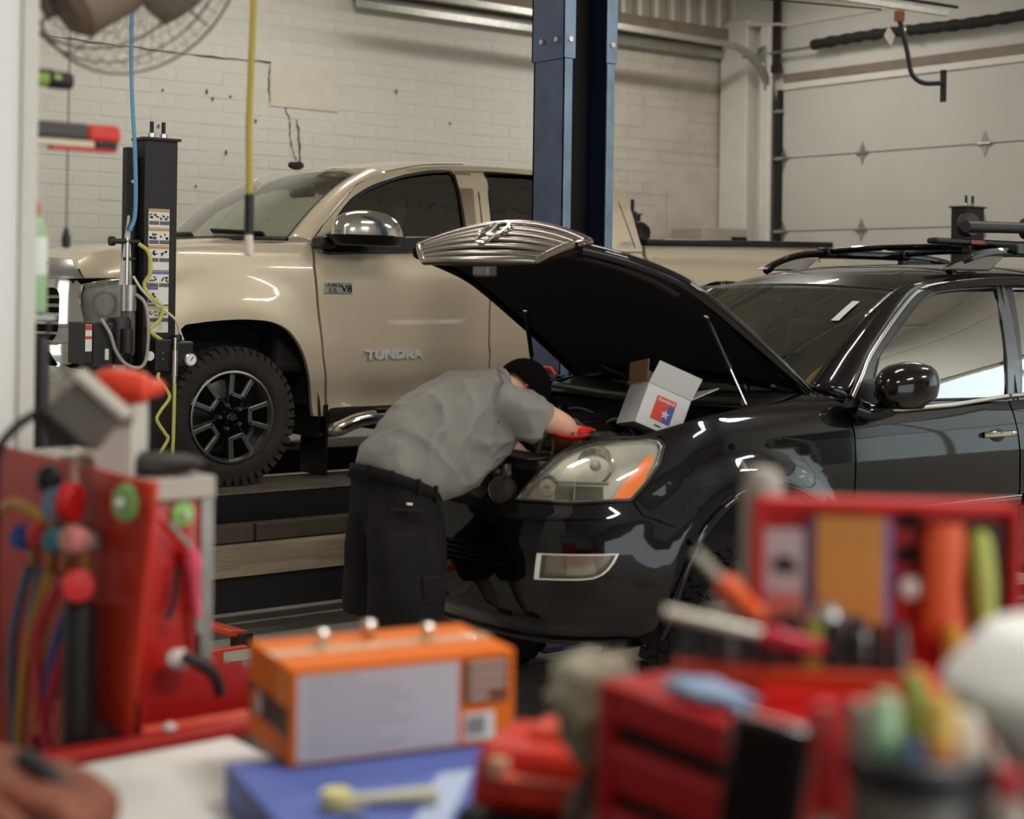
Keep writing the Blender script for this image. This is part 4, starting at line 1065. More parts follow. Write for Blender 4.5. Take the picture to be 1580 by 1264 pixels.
# door mirror
mb = MB(); rings = []
for i in range(13):
    t = i / 12; a = math.cos(PI * (t - 0.5)) ** 0.45
    z = 1.135 + 0.195 * t
    q = lerp_tab([(0, 0.55), (0.25, 0.95), (0.55, 1.0), (0.8, 0.86), (0.93, 0.62), (1.0, 0.2)], t)
    rings.append([(1.76 + 0.155 * q * math.cos(w) * (1.15 if math.cos(w) < 0 else 1.0) + 0.03 * t, -1.005 + 0.115 * q * math.sin(w), z) for w in np.linspace(0, 2 * PI, 28, endpoint=False)])
mb.loft(rings); mo = mb.obj('door_mirror', M_BLKPAINT, gx, smooth=60)
MB().tube(spline([(1.62, -0.86, 1.13), (1.66, -0.90, 1.115), (1.72, -0.97, 1.135)], 5), [0.045, 0.045, 0.044, 0.043, 0.042, 0.041, 0.04, 0.04, 0.038, 0.036, 0.034], n=12).obj('mirror_arm', M_BLKPAINT, mo)
panel('sail_panel', [(1.612, 1.150), (1.70, 1.245), (1.775, 1.250), (1.765, 1.148)], gx_side, M_TRIM, gx, step=0.1, thick=0.01, push=0.006)
# roof rails, cross bars, carrier
for sd in (-1, 1):
    rp = spline([(2.60, sd * 0.585, 1.735), (2.70, sd * 0.59, 1.775), (2.86, sd * 0.59, 1.815), (3.10, sd * 0.59, 1.832), (3.8, sd * 0.59, 1.832), (4.15, sd * 0.585, 1.80), (4.25, sd * 0.58, 1.74)], 5)
    rr = MB(); rr.tube(rp, 0.024, n=10)
    rr.obj('roof_rail', M_BLKPAINT, gx)
    ft = MB(); ft.loft([[(2.62 + dx, sd * 0.59 + dy, 1.735) for dx, dy in ((-0.08, -0.025), (0.26, -0.03), (0.26, 0.03), (-0.08, 0.025))], [(2.80 + dx, sd * 0.59 + dy, 1.815) for dx, dy in ((-0.04, -0.018), (0.22, -0.02), (0.22, 0.02), (-0.04, 0.018))]])
    ft.obj('rail_foot', M_ALU if sd > 0 else mat('rail_foot_bronze', '5b534b', 0.35, metal=0.5), gx, bevel=0.01)
    ft = MB(); ft.box((3.85, sd * 0.59, 1.78), (0.25, 0.05, 0.08)); ft.obj('rail_foot', M_TRIM, gx, bevel=0.01)
for x in (3.10, 3.75):
    cb = MB().tube(spline([(x, -0.62, 1.845), (x, -0.3, 1.862), (x, 0.3, 1.862), (x, 0.62, 1.845)], 5), 0.017, n=8).obj('cross_bar', M_BLKPAINT, gx)
    for sd in (-1, 1):
        MB().box((x, sd * 0.60, 1.845), (0.07, 0.09, 0.05)).obj('bar_clamp', M_TRIM, cb, bevel=0.008)
bc = thing('bike_carrier', 'black roof bike carrier clamped to the bars of the black SUV', 'bike carrier', (GX_O[0] + 2.98, GX_O[1] - 0.35, GX_O[2] + 1.885))
MB().box((0.55, 0, 0.0), (1.5, 0.07, 0.03)).obj('tray', M_BLACK, bc, bevel=0.01)
MB().cyl((0.0, -0.05, 0.075), (0.62, -0.05, 0.085), 0.030, 0.028, n=14).obj('wheel_arm', M_DARKSTEEL, bc)
MB().cyl((0.62, -0.05, 0.085), (1.1, -0.05, 0.085), 0.020, n=12).obj('arm_tube', M_ALU, bc)
MB().lathe([(0.055, -0.03), (0.062, 0), (0.055, 0.03)], (0.06, -0.02, 0.085), (0, 1, 0), n=20).obj('arm_pivot', M_DARKSTEEL, bc)
MB().lathe([(0.055, -0.03), (0.062, 0), (0.055, 0.03)], (0.58, -0.02, 0.085), (0, 1, 0), n=20).obj('arm_pivot', M_DARKSTEEL, bc)
MB().box((0.12, -0.037, 0.0), (0.11, 0.004, 0.02)).obj('red_label', mat('red_label', '8e3530', 0.5), bc, smooth=None)
for x in (0.12, 0.77):
    MB().box((x, 0, -0.035), (0.10, 0.05, 0.05)).obj('clamp', M_BLACK, bc, bevel=0.008)
# bonnet, up on its struts
def gx_hood(y, u):
    P = [(1.455, 1.215), (1.30, 1.330), (1.10, 1.465), (0.83, 1.635), (0.66, 1.712), (0.45, 1.772), (0.31, 1.802)]
    q = u * (len(P) - 1); i = max(0, min(int(q), len(P) - 2)); t = q - i
    p0 = P[max(i - 1, 0)]; p1 = P[i]; p2 = P[i + 1]; p3 = P[min(i + 2, len(P) - 1)]
    cr = lambda k: 0.5 * (2 * p1[k] + (p2[k] - p0[k]) * t + (2 * p0[k] - 5 * p1[k] + 4 * p2[k] - p3[k]) * t * t + (3 * p1[k] - p0[k] - 3 * p2[k] + p3[k]) * t ** 3)
    w = 0.74 - 0.19 * max(u, 0.0) ** 2.2
    yy = y * w
    c = 0.055 * (1 - abs(y) ** 2.4)
    fx = 0.10 * (1 - y * y) * (u ** 3)
    return (cr(0) + c * 0.45 - fx * 0.0 + 0.10 * (1 - y * y) * sstep(0.85, 1.0, u), yy, cr(1) + c * 0.85)
hood = panel('bonnet', [(-1, 0), (1, 0), (1, 1), (-1, 1)], gx_hood, M_BLKPAINT, gx, step=0.12, stepv=0.05, thick=0.03)
M_LINER = mat('bonnet_liner', '090908', 0.9, var=0.2, vscale=6, bump=0.15, bscale=10)
panel('bonnet_liner', [(-0.97, 0.02), (0.97, 0.02), (0.97, 0.97), (-0.97, 0.97)], gx_hood, M_LINER, hood, step=0.12, stepv=0.06, thick=-0.03, flip=True, push=0.035)
strip_on('bonnet_edge', [(-1.0, i / 25) for i in range(25)], gx_hood, 0.05, 0.03, M_BLKPAINT, hood, push=0.025, n=10, flip=True)
strip_on('bonnet_edge', [(1.0, i / 25) for i in range(25)], gx_hood, 0.05, 0.03, M_BLKPAINT, hood, push=0.025, n=10, flip=True)
strip_on('bonnet_rib', [(-0.86, 0.50 + 0.4 * i / 10) for i in range(11)], gx_hood, 0.05, 0.02, mat('rib_grey', '2b2725', 0.5), hood, push=0.05, n=8, flip=True)
strip_on('bonnet_rib', [(-0.80 + 1.6 * i / 14, 0.88) for i in range(15)], gx_hood, 0.05, 0.03, M_ENGINE, hood, push=0.045, n=8, flip=True)
strip_on('bonnet_seal', [(-0.95 + 1.9 * i / 14, 0.015) for i in range(15)], gx_hood, 0.03, 0.03, M_TRIM, hood, push=0.03, n=8, flip=True)
MB().box((0.30, 0.02, 1.70), (0.06, 0.10, 0.07)).obj('latch_striker', M_ALU, hood, bevel=0.01)
def gx_gr(y, t):
    w = 0.385 + 0.195 * max(t, 0.0) ** 0.8
    yy = y * w
    x = 0.205 + 0.05 * y * y + (0.205 - 0.105 * y * y) * t
    z = 1.728 + (0.155 - 0.085 * y * y) * t - 0.03 * t * (1 - t) * -2
    return (x, yy, z)
panel('grille_backing', [(-0.97, 0.04), (0.97, 0.04), (0.97, 0.97), (-0.97, 0.97)], gx_gr, mat('grille_dark', '2e2826', 0.35, metal=0.4), hood, step=0.12, thick=0.03, push=-0.012, flip=True)
M_GRCHROME = mat('grille_chrome', '9d948e', 0.22, metal=0.95)
for k in range(5):
    t = 0.16 + 0.165 * k
    strip_on('grille_slat', [(-0.96 + 1.92 * i / 20, t) for i in range(21)], gx_gr, 0.030, 0.012, M_GRCHROME, hood, push=0.002, n=8, flip=True)
loop = [(-1 + 2 * i / 20, 0.0) for i in range(21)] + [(1, j / 6) for j in range(1, 7)] + [(1 - 2 * i / 20, 1.0) for i in range(1, 21)] + [(-1, 1 - j / 6) for j in range(1, 7)]
strip_on('grille_frame', loop, gx_gr, 0.034, 0.018, M_GRCHROME, hood, push=0.004, n=8, flip=True)
em = MB()
def gpt(y, t, h): 
    p, n = fm_normal(gx_gr, y, t); return tuple(p - n * h)
em.tube([gpt(0.0 + 0.15 * math.cos(a), 0.62 + 0.30 * math.sin(a), 0.02) for a in np.linspace(0, 2 * PI, 30, endpoint=False)], 0.008, n=6, closed=True)
em.tube([gpt(0.06, 0.86, 0.02), gpt(-0.01, 0.50, 0.022), gpt(-0.14, 0.50, 0.02)], 0.008, n=6)
em.obj('grille_emblem', M_CHROME, hood)
for sd in (-1, 1):
    st = MB(); a = Vector((0.98, sd * 0.60, 1.515)); b = Vector((1.135, sd * 0.70, 1.12))
    st.cyl(a, a + (b - a) * 0.55, 0.011, n=10); so = st.obj('gas_strut', M_TRIM, gx)
    MB().cyl(a + (b - a) * 0.5, b, 0.005, n=8).obj('strut_rod', M_CHROME, so)
    MB().ell(tuple(a), (0.014, 0.014, 0.014), n=10, k=6).obj('ball_joint', M_CHROME, so)
# engine bay
bay = MB(); bay.b2((0.30, -0.62, 0.35), (1.30, 0.62, 0.40)); bay.b2((1.22, -0.74, 0.40), (1.28, 0.74, 1.10))
bay.b2((0.52, -0.76, 0.40), (1.25, -0.70, 0.98)); bay.b2((0.52, 0.70, 0.40), (1.25, 0.76, 1.04))
bay.obj('bay_tub', M_UNDER, gx, smooth=None)
ie = MB()
for sd in (-1, 1):
    pth = [(0.50, sd * 0.73, 1.03), (0.8, sd * 0.745, 1.085), (1.05, sd * 0.75, 1.12), (1.2, sd * 0.75, 1.14)]
    q = MB(); q.tube(pth, 0.028, n=6); q.obj('fender_ledge', M_BLKPAINT, gx)
rs = MB(); rs.b2((0.17, -0.52, 0.905), (0.25, 0.52, 0.955)).obj('radiator_support', mat('support_grey', '2c2926', 0.35, metal=0.4), gx, bevel=0.012)
MB().b2((0.13, -0.50, 0.955), (0.30, 0.50, 0.965)).obj('radiator_cover', M_ENGINE, gx, bevel=0.004)
MB().b2((0.26, -0.42, 0.45), (0.31, 0.42, 0.91)).obj('radiator', mat('radiator_fins', '1e1c1a', 0.6, metal=0.3, var=0.3, vscale=60), gx, smooth=None)
MB().b2((0.10, -0.03, 0.55), (0.14, 0.03, 0.91)).obj('bonnet_latch_post', M_ENGGREY, gx, bevel=0.006)
for i, (yy, zz) in enumerate(((-0.20, 0.835), (-0.345, 0.83))):
    h = MB(); h.lathe([(0.0, -0.03), (0.030, -0.03), (0.050, -0.018), (0.056, 0.0), (0.052, 0.018), (0.02, 0.022), (0.0, 0.022)], (0.13, yy, zz), (-0.9, -0.35, 0.1), n=24)
    ho = h.obj('horn', M_ENGGREY, gx, smooth=40)
    MB().b2((0.13, yy - 0.012, zz + 0.05), (0.16, yy + 0.012, zz + 0.10)).obj('horn_bracket', M_ALU, ho, bevel=0.003)
    MB().lathe([(0.050, 0), (0.054, 0.006)], (0.118, yy, zz), (-0.9, -0.35, 0.1), n=24, cap=False).obj('horn_ring', M_ALU, ho)
for k in range(5):
    MB().cyl((0.12, -0.40 + 0.07 * k, 0.90), (0.10, -0.40 + 0.07 * k, 0.90), 0.009, n=6).obj('support_bolt', M_ALU, gx)
ec = MB(); ec.box((0.78, 0.0, 1.00), (0.58, 0.52, 0.10)); ec.box((0.78, 0, 1.055), (0.40, 0.36, 0.03)); ec.obj('engine_cover', M_ENGINE, gx, bevel=0.03, seg=3)
for k in range(4):
    MB().tube(spline([(0.60 + 0.11 * k, -0.24, 0.99), (0.60 + 0.11 * k, -0.33, 1.0), (0.60 + 0.11 * k, -0.42, 0.93), (0.60 + 0.11 * k, -0.45, 0.80)], 5), 0.030, n=10).obj('intake_runner', mat('runner_grey', '575047', 0.4, metal=0.6, var=0.2, vscale=12), gx)
MB().box((0.66, -0.55, 0.84), (0.26, 0.18, 0.20)).obj('battery', M_ENGINE, gx, bevel=0.01)
MB().box((0.55, 0.55, 0.92), (0.34, 0.26, 0.26)).obj('air_box', M_ENGINE, gx, bevel=0.02)
MB().lathe([(0.07, 0), (0.075, 0.05), (0.06, 0.09), (0.03, 0.10)], (0.95, 0.52, 1.02), (0, 0, 1)).obj('brake_reservoir', mat('reservoir_cream', 'b7b096', 0.5), gx)
MB().lathe([(0.05, 0), (0.05, 0.06), (0.035, 0.075)], (0.40, -0.60, 0.99), (0, 0, 1)).obj('washer_cap', M_ENGINE, gx)
rn = random.Random(9)
for k in range(9):
    x0, y0 = rn.uniform(0.4, 1.0), rn.uniform(-0.6, 0.4)
    x1, y1 = x0 + rn.uniform(-0.25, 0.25), y0 + rn.uniform(-0.3, 0.3)
    MB().tube(spline([(x0, y0, 0.90), (x0, y0, 1.02 + 0.05 * rn.random()), ((x0 + x1) / 2, (y0 + y1) / 2, 1.05 + 0.04 * rn.random()), (x1, y1, 1.0), (x1, y1, 0.88)], 5), rn.choice((0.008, 0.011, 0.016)), n=8).obj('hose', rn.choice((M_ENGINE, M_ENGGREY, M_TRIM)), gx)
MB().tube(spline([(1.18, 0.62, 1.16), (1.12, 0.0, 1.145), (1.14, -0.66, 1.16)], 8), 0.017, n=8).obj('cowl_brace', M_ENGGREY, gx)
cw = MB()
for i in range(2):
    pass
rows = []
for i in range(21):
    y = -0.735 + 1.47 * i / 20
    p = gx_ws(y * 0.97, 0.0)
    rows.append([(p[0] + 0.02, y, p[2] + 0.0), (p[0] - 0.05, y, p[2] - 0.012), (p[0] - 0.10, y, p[2] - 0.03), (min(p[0] - 0.15, 1.20), y, 1.125)])
cw.grid(rows); cwo = cw.obj('cowl_panel', mat('cowl_plastic', '2f2c29', 0.55, var=0.15, vscale=20), gx, smooth=60, solid=0.01)
for k in range(16):
    y = -0.62 + 0.022 * k; p = gx_ws(y, 0.0)
    MB().box((p[0] - 0.075, y, p[2] - 0.016), (0.06, 0.010, 0.008), rot=(0, -0.25, 0)).obj('cowl_slot', M_UNDER, cwo, smooth=None)
for y0, y1 in ((-0.50, 0.10), (0.12, 0.62)):
    wp = MB(); a = Vector(gx_ws(y0, 0.0)) + Vector((-0.06, 0, 0.02))
    pts = [a + (Vector(gx_ws(y0 + (y1 - y0) * t, 0.05 + 0.03 * t)) + Vector((-0.03, 0, 0.03)) - a) * (1 if t else 0) if t == 0 else Vector(gx_ws(y0 + (y1 - y0) * t, 0.03 + 0.05 * t)) + Vector((-0.035, 0, 0.028)) for t in (0, 0.25, 0.5, 0.75, 1.0)]
    wo = MB().tube(pts, 0.009, n=6).obj('wiper_arm', M_TRIM, gx)
    MB().tube([p + Vector((0.012, 0, -0.012)) for p in pts[1:]], 0.007, n=6).obj('wiper_blade', M_TRIM, wo)
    MB().lathe([(0.022, -0.02), (0.026, 0.0), (0.018, 0.018)], tuple(pts[0]), (-0.3, 0, 1), n=14).obj('wiper_pivot', M_TRIM, wo)
# cabin
MB().b2((1.50, -0.72, 0.85), (1.95, 0.72, 1.17)).obj('dashboard', mat('dash_grey', '4a443c', 0.7), gx, bevel=0.05, seg=3)
MB().b2((1.45, -0.80, 0.40), (4.70, 0.80, 0.48)).obj('cabin_floor', M_UNDER, gx, smooth=None)
for yy in (-0.40, 0.40):
    for x0, nm in ((2.75, 'front_seat'), (3.65, 'rear_seat')):
        st = MB(); st.box((x0 - 0.20, yy, 0.80), (0.52, 0.52, 0.22)); st.box((x0 + 0.10, yy, 1.15), (0.18, 0.50, 0.66), rot=(0, 0.2, 0)); st.box((x0 + 0.20, yy, 1.55), (0.10, 0.26, 0.17), rot=(0, 0.2, 0))
        st.obj(nm, mat('seat_tan', '8a765f', 0.75), gx, bevel=0.05, seg=3)
sw = [(2.02 + 0.13 * math.sin(a), -0.40 + 0.19 * math.cos(a), 1.17 + 0.145 * math.sin(a)) for a in np.linspace(0, 2 * PI, 28, endpoint=False)]
swo = MB().tube(sw, 0.016, n=8, closed=True).obj('steering_wheel', mat('wood_rim', 'c79f66', 0.35, coat=0.3), gx)
MB().box((2.03, -0.40, 1.165), (0.10, 0.16, 0.12), rot=(0, 0.7, 0)).obj('wheel_hub', M_SEAT, swo, bevel=0.03)
for a in (0.0, PI, -PI / 2):
    MB().tube([(2.02, -0.40, 1.17), (2.02 + 0.13 * math.sin(a), -0.40 + 0.19 * math.cos(a), 1.17 + 0.145 * math.sin(a))], 0.012, n=6).obj('wheel_spoke', M_ALU, swo)
MB().box((2.06, 0.0, 1.545), (0.05, 0.24, 0.07), rot=(0, 0.3, 0)).obj('rear_view_mirror', M_TRIM, gx, bevel=0.012)
panel('dash_card', [(-0.66, 0.02), (-0.56, 0.02), (-0.56, 0.09), (-0.66, 0.09)], gx_ws, mat('card_cream', 'c4b79d', 0.6), gx, step=0.2, thick=0.0, push=0.006, flip=True)
panel('toll_tag', [(-0.62, 0.60), (-0.58, 0.60), (-0.58, 0.82), (-0.62, 0.82)], gx_ws, mat('tag_grey', 'b0b2ae', 0.5), gx, step=0.2, thick=0.0, push=0.006, flip=True)
# wheels hang down, chassis, arch liners
for (x, y, f) in ((GX_HUB + 0.02, -0.80, 1), (GX_HUB + 0.02, 0.80, -1), (GX_HUB + 2.79, -0.80, 1), (GX_HUB + 2.79, 0.80, -1)):
    ty = tyre_mesh(0.385, 0.225, 0.26, 40 if x < 2 else 0).obj('tyre', mat('dark_rubber', '171513', 0.8, var=0.2), gx, smooth=40, loc=(x, y, 0.195), rot=(0, 0, 0 if f > 0 else PI))
    rm = MB(); rm.lathe([(0.228, -0.11), (0.232, -0.12), (0.215, -0.11), (0.20, -0.02)], (0, 0, 0), (0, 1, 0), n=48, cap=False)
    rm.obj('rim', M_ALLOY, ty)
    MB().lathe([(0.215, -0.03), (0.0, -0.05)], (0, 0, 0), (0, 1, 0), n=40, cap=False).obj('brake_disc', M_ENGGREY, ty)
    for k in range(6):
        a0 = 2 * PI * k / 6
        q = MB(); q.prism([(0.04 * math.cos(a0 - 0.6), 0.04 * math.sin(a0 - 0.6)), (0.215 * math.cos(a0 - 0.2), 0.215 * math.sin(a0 - 0.2)), (0.215 * math.cos(a0 + 0.2), 0.215 * math.sin(a0 + 0.2)), (0.04 * math.cos(a0 + 0.6), 0.04 * math.sin(a0 + 0.6))], -0.10, -0.07, 'xz')
        q.obj('spoke', M_ALLOY, ty, smooth=None, bevel=0.006)
    MB().lathe([(0.055, -0.07), (0.055, -0.11), (0.0, -0.115)], (0, 0, 0), (0, 1, 0), n=24, cap=False).obj('hub_cap', M_ALLOY, ty)
for cx in (GX_HUB, GX_HUB + 2.79):
    for sd in (-1, 1):
        ln = MB(); rows = []
        for i in range(19):
            a = PI * (i / 18) * 1.1 - 0.05 * PI
            xx = cx + 0.02 - 0.47 * math.cos(a)
            yo = min(0.88, float(np.interp(xx, GX.x[5:], GX.y[5:])) - 0.05)
            rows.append([(xx, sd * yy, 0.35 + 0.49 * math.sin(a)) for yy in (yo, min(0.75, yo - 0.02), 0.60)])
        ln.grid(rows); ln.grid([[(cx - 0.5, sd * 0.60, 0.2), (cx + 0.55, sd * 0.60, 0.2)], [(cx - 0.5, sd * 0.60, 0.9), (cx + 0.55, sd * 0.60, 0.9)]])
        ln.obj('arch_liner', M_UNDER, gx, smooth=60)
chs = MB(); chs.b2((0.45, -0.50, 0.30), (4.5, -0.36, 0.42)).obj('chassis_rail', M_UNDER, gx, smooth=None)
MB().b2((0.45, 0.36, 0.30), (4.5, 0.50, 0.42)).obj('chassis_rail', M_UNDER, gx, smooth=None)
MB().b2((0.25, -0.60, 0.31), (1.1, 0.60, 0.35)).obj('skid_plate', M_UNDER, gx, bevel=0.02)
MB().cyl((GX_HUB, -0.75, 0.20), (GX_HUB, 0.75, 0.20), 0.035).obj('axle', M_UNDER, gx)
MB().cyl((GX_HUB + 2.79, -0.75, 0.20), (GX_HUB + 2.79, 0.75, 0.20), 0.06).obj('axle', M_UNDER, gx)
MB().b2((1.45, -0.98, 0.20), (3.25, -0.80, 0.25)).obj('running_board', M_TRIM, gx, bevel=0.02)

# ------------------------------------------------------------------ blue two-post lift column
M_BLUE = mat('lift_blue', '4d5a74', 0.42, metal=0.2, var=0.18, vscale=7, dirt='363f55', dscale=5, damt=0.4)
M_BLUE2 = mat('lift_blue_lip', '72869a', 0.38, metal=0.45, var=0.15, vscale=9)
M_LIFTBLK = mat('lift_black', '1d1a19', 0.5, metal=0.2, var=0.25, vscale=9, bump=0.05)
M_ZINC = mat('zinc_bolt', 'c9c7c0', 0.25, metal=0.9)
bp = thing('lift_post', 'tall blue two-post lift column between the pickup and the black SUV', 'lift column', (5.585, 6.63, 0))
def channel(w, d, t, lip, z0, z1):
    mb = MB(); hw, hd = w / 2, d / 2
    mb.b2((-hw, hd - t, z0), (hw, hd, z1)).b2((-hw, -hd, z0), (-hw + t, hd, z1)).b2((hw - t, -hd, z0), (hw, hd, z1))
    mb.b2((-hw, -hd, z0), (-hw + lip, -hd + t, z1)).b2((hw - lip, -hd, z0), (hw, -hd + t, z1))
    return mb
channel(0.350, 0.26, 0.012, 0.010, 0.02, 3.12).obj('column', M_BLUE, bp, smooth=None)
for sg in (-1, 1):
    MB().b2((sg * 0.175, -0.134, 0.02), (sg * 0.122, -0.12, 3.12)).obj('column_lip', M_BLUE2, bp, smooth=None, bevel=0.003)
    MB().b2((sg * 0.185, -0.142, 3.03), (sg * 0.110, -0.130, CEIL_Z - 0.06)).obj('sleeve_lip', M_BLUE2, bp, smooth=None, bevel=0.003)
    MB().cyl((sg * 0.148, -0.150, 3.13), (sg * 0.148, -0.14, 3.13), 0.016, n=6).obj('bolt', M_ZINC, bp, smooth=None)
    MB().cyl((sg * 0.148, -0.146, 3.55), (sg * 0.148, -0.14, 3.55), 0.010, n=8).obj('bolt_hole', M_UNDER, bp)
channel(0.370, 0.275, 0.010, 0.010, 3.03, CEIL_Z - 0.06).obj('extension_sleeve', M_BLUE, bp, smooth=None)
MB().b2((-0.155, 0.06, 0.02), (0.155, 0.10, CEIL_Z - 0.05)).obj('channel_liner', M_UNDER, bp, smooth=None)
MB().b2((-0.160, -0.117, 0.3), (-0.150, 0.06, CEIL_Z - 0.05)).obj('slide_strip', M_UNDER, bp, smooth=None)
MB().b2((0.150, -0.117, 0.3), (0.160, 0.06, CEIL_Z - 0.05)).obj('slide_strip', mat('navy_inside', '141d33', 0.5), bp, smooth=None)
for y in (-0.085, 0.04):
    MB().cyl((-0.187, y, 3.13), (-0.203, y, 3.13), 0.015, n=6).obj('bolt', M_ZINC, bp, smooth=None)
for x in (-0.105, -0.085, -0.03):
    MB().cyl((x, 0.03, 0.3), (x, 0.03, CEIL_Z - 0.05), 0.004, n=6).obj('lift_cable', M_ENGGREY, bp)
MB().b2((-0.55, -0.47, 0.0), (0.42, 0.28, 0.022)).obj('base_plate', M_BLUE, bp, smooth=None, bevel=0.004)
for x in (-0.14, 0.14):
    MB().prism([(-0.14, 0.022), (-0.40, 0.022), (-0.40, 0.04), (-0.14, 0.40)], x - 0.008, x + 0.008, 'yz').obj('gusset', M_BLUE, bp, smooth=None)
MB().prism([(-0.175, 0.022), (-0.46, 0.022), (-0.46, 0.04), (-0.175, 0.36)], -0.02, -0.004, 'xz').obj('gusset', M_BLUE, bp, smooth=None)
for x, y in ((-0.50, -0.40), (-0.06, -0.42), (0.36, -0.40), (-0.50, 0.22), (0.36, 0.22)):
    MB().cyl((x, y, 0.022), (x, y, 0.085), 0.011, n=8).cyl((x, y, 0.022), (x, y, 0.045), 0.022, n=6).obj('anchor_bolt', M_ZINC, bp, smooth=None)
cr = MB().b2((-0.14, -0.115, 0.55), (0.14, 0.05, 1.25)).obj('carriage', mat('carriage_navy', '223150', 0.45), bp, smooth=None, bevel=0.01)
MB().tube([(-0.195, y, z) for y, z in ((-0.11, 1.20), (-0.11, 1.36), (-0.08, 1.39), (0.10, 1.39), (0.10, 1.20))], 0.012, n=6).obj('safety_release', mat('release_red', 'b5252b', 0.4), bp)
MB().box((-0.195, 0.0, 1.28), (0.02, 0.13, 0.12)).obj('release_box', M_TRIM, bp, bevel=0.01)

# ------------------------------------------------------------------ black four-post lift
fp = thing('four_post_lift', 'black four-post drive-on lift carrying the tan pickup', 'vehicle lift', (0, 0, 0))
DECK = 0.72
M_DECK = mat('lift_deck', '6d655a', 0.6, metal=0.3, var=0.25, vscale=5, dirt='33302b', dscale=3, damt=0.6)
def column(x0, y0, w, d, h, parts=True):
    c = MB(); c.b2((x0, y0, 0), (x0 + w, y0 + d, h)); o = c.obj('column', M_LIFTBLK, fp, smooth=None, bevel=0.004)
    MB().b2((x0 - 0.012, y0 - 0.012, h), (x0 + w + 0.012, y0 + d + 0.012, h + 0.012)).obj('cap_plate', M_LIFTBLK, o, smooth=None)
    for dx in (0.32, 0.68):
        MB().cyl((x0 + w * dx, y0 + d * 0.4, h + 0.01), (x0 + w * dx, y0 + d * 0.4, h + 0.09), 0.010, n=8).obj('threaded_rod', M_LIFTBLK, o)
        MB().cyl((x0 + w * dx, y0 + d * 0.4, h + 0.012), (x0 + w * dx, y0 + d * 0.4, h + 0.035), 0.018, n=6).obj('nut', M_ZINC, o, smooth=None)
    MB().b2((x0 - 0.10, y0 - 0.08, 0), (x0 + w + 0.10, y0 + d + 0.08, 0.02)).obj('foot_plate', M_LIFTBLK, o, smooth=None)
    return o
col_nf = column(3.225, 6.90, 0.165, 0.115, 2.475)
MB().b2((3.165, 6.965, 0.02), (3.205, 7.012, 2.44)).obj('ladder_rail', M_LIFTBLK, col_nf, smooth=None)
MB().b2((3.205, 6.985, 0.3), (3.225, 7.0, 2.40)).obj('slot', M_UNDER, col_nf, smooth=None)
MB().cyl((3.185, 6.94, 2.28), (3.185, 6.965, 2.28), 0.008).obj('stud', M_ZINC, col_nf)
column(9.49, 6.95, 0.21, 0.13, 2.43)
column(9.35, 10.38, 0.18, 0.12, 2.475)
column(3.225, 10.38, 0.165, 0.115, 2.475)
for y0, y1 in ((7.50, 8.06), (9.32, 9.88)):
    rw = MB().b2((3.30, y0, DECK - 0.16), (9.5, y1, DECK - 0.012)).obj('runway', mat('runway_black', '100f0e', 0.6), fp, smooth=None, bevel=0.004)
    MB().b2((3.30, y0 - 0.006, DECK - 0.012), (9.5, y1 + 0.006, DECK)).obj('runway_deck', M_DECK, rw, smooth=None, bevel=0.003)
    MB().b2((3.28, y0 + 0.02, DECK), (3.33, y1 - 0.02, DECK + 0.10)).obj('wheel_stop', M_LIFTBLK, rw, smooth=None, bevel=0.006)
for x in (3.25, 9.45):
    MB().b2((x, 7.0, 0.42), (x + 0.16, 10.4, 0.56)).obj('cross_beam', M_LIFTBLK, fp, smooth=None, bevel=0.006)
MB().b2((3.40, 7.24, 0.15), (9.45, 7.32, 0.33)).obj('under_board_shade', mat('runway_black', '100f0e', 0.6), fp, smooth=None, bevel=0.006)  # black bar put in as the shade of the gap under the board
MB().b2((3.42, 7.225, 0.33), (9.45, 7.31, 0.485)).obj('side_board', mat('weathered_board', '94866f', 0.7, var=0.15, vscale=3, aniso=(0.6, 1, 9), dirt='5d5242', dscale=4, damt=0.6), fp, smooth=None, bevel=0.004)
for x0, x1 in ((3.42, 4.06), (4.075, 6.5), (6.51, 9.45)):
    MB().b2((x0, 7.33, 0.485), (x1, 7.42, 0.575)).obj('sleeper_board', mat('brown_sleeper', '4b4238', 0.8, var=0.25, vscale=5), fp, smooth=None, bevel=0.006)
for x in (3.6, 5.6, 7.6, 9.2):
    MB().b2((x, 7.23, 0.0), (x + 0.1, 7.31, 0.15)).obj('rail_foot', M_LIFTBLK, fp, smooth=None)
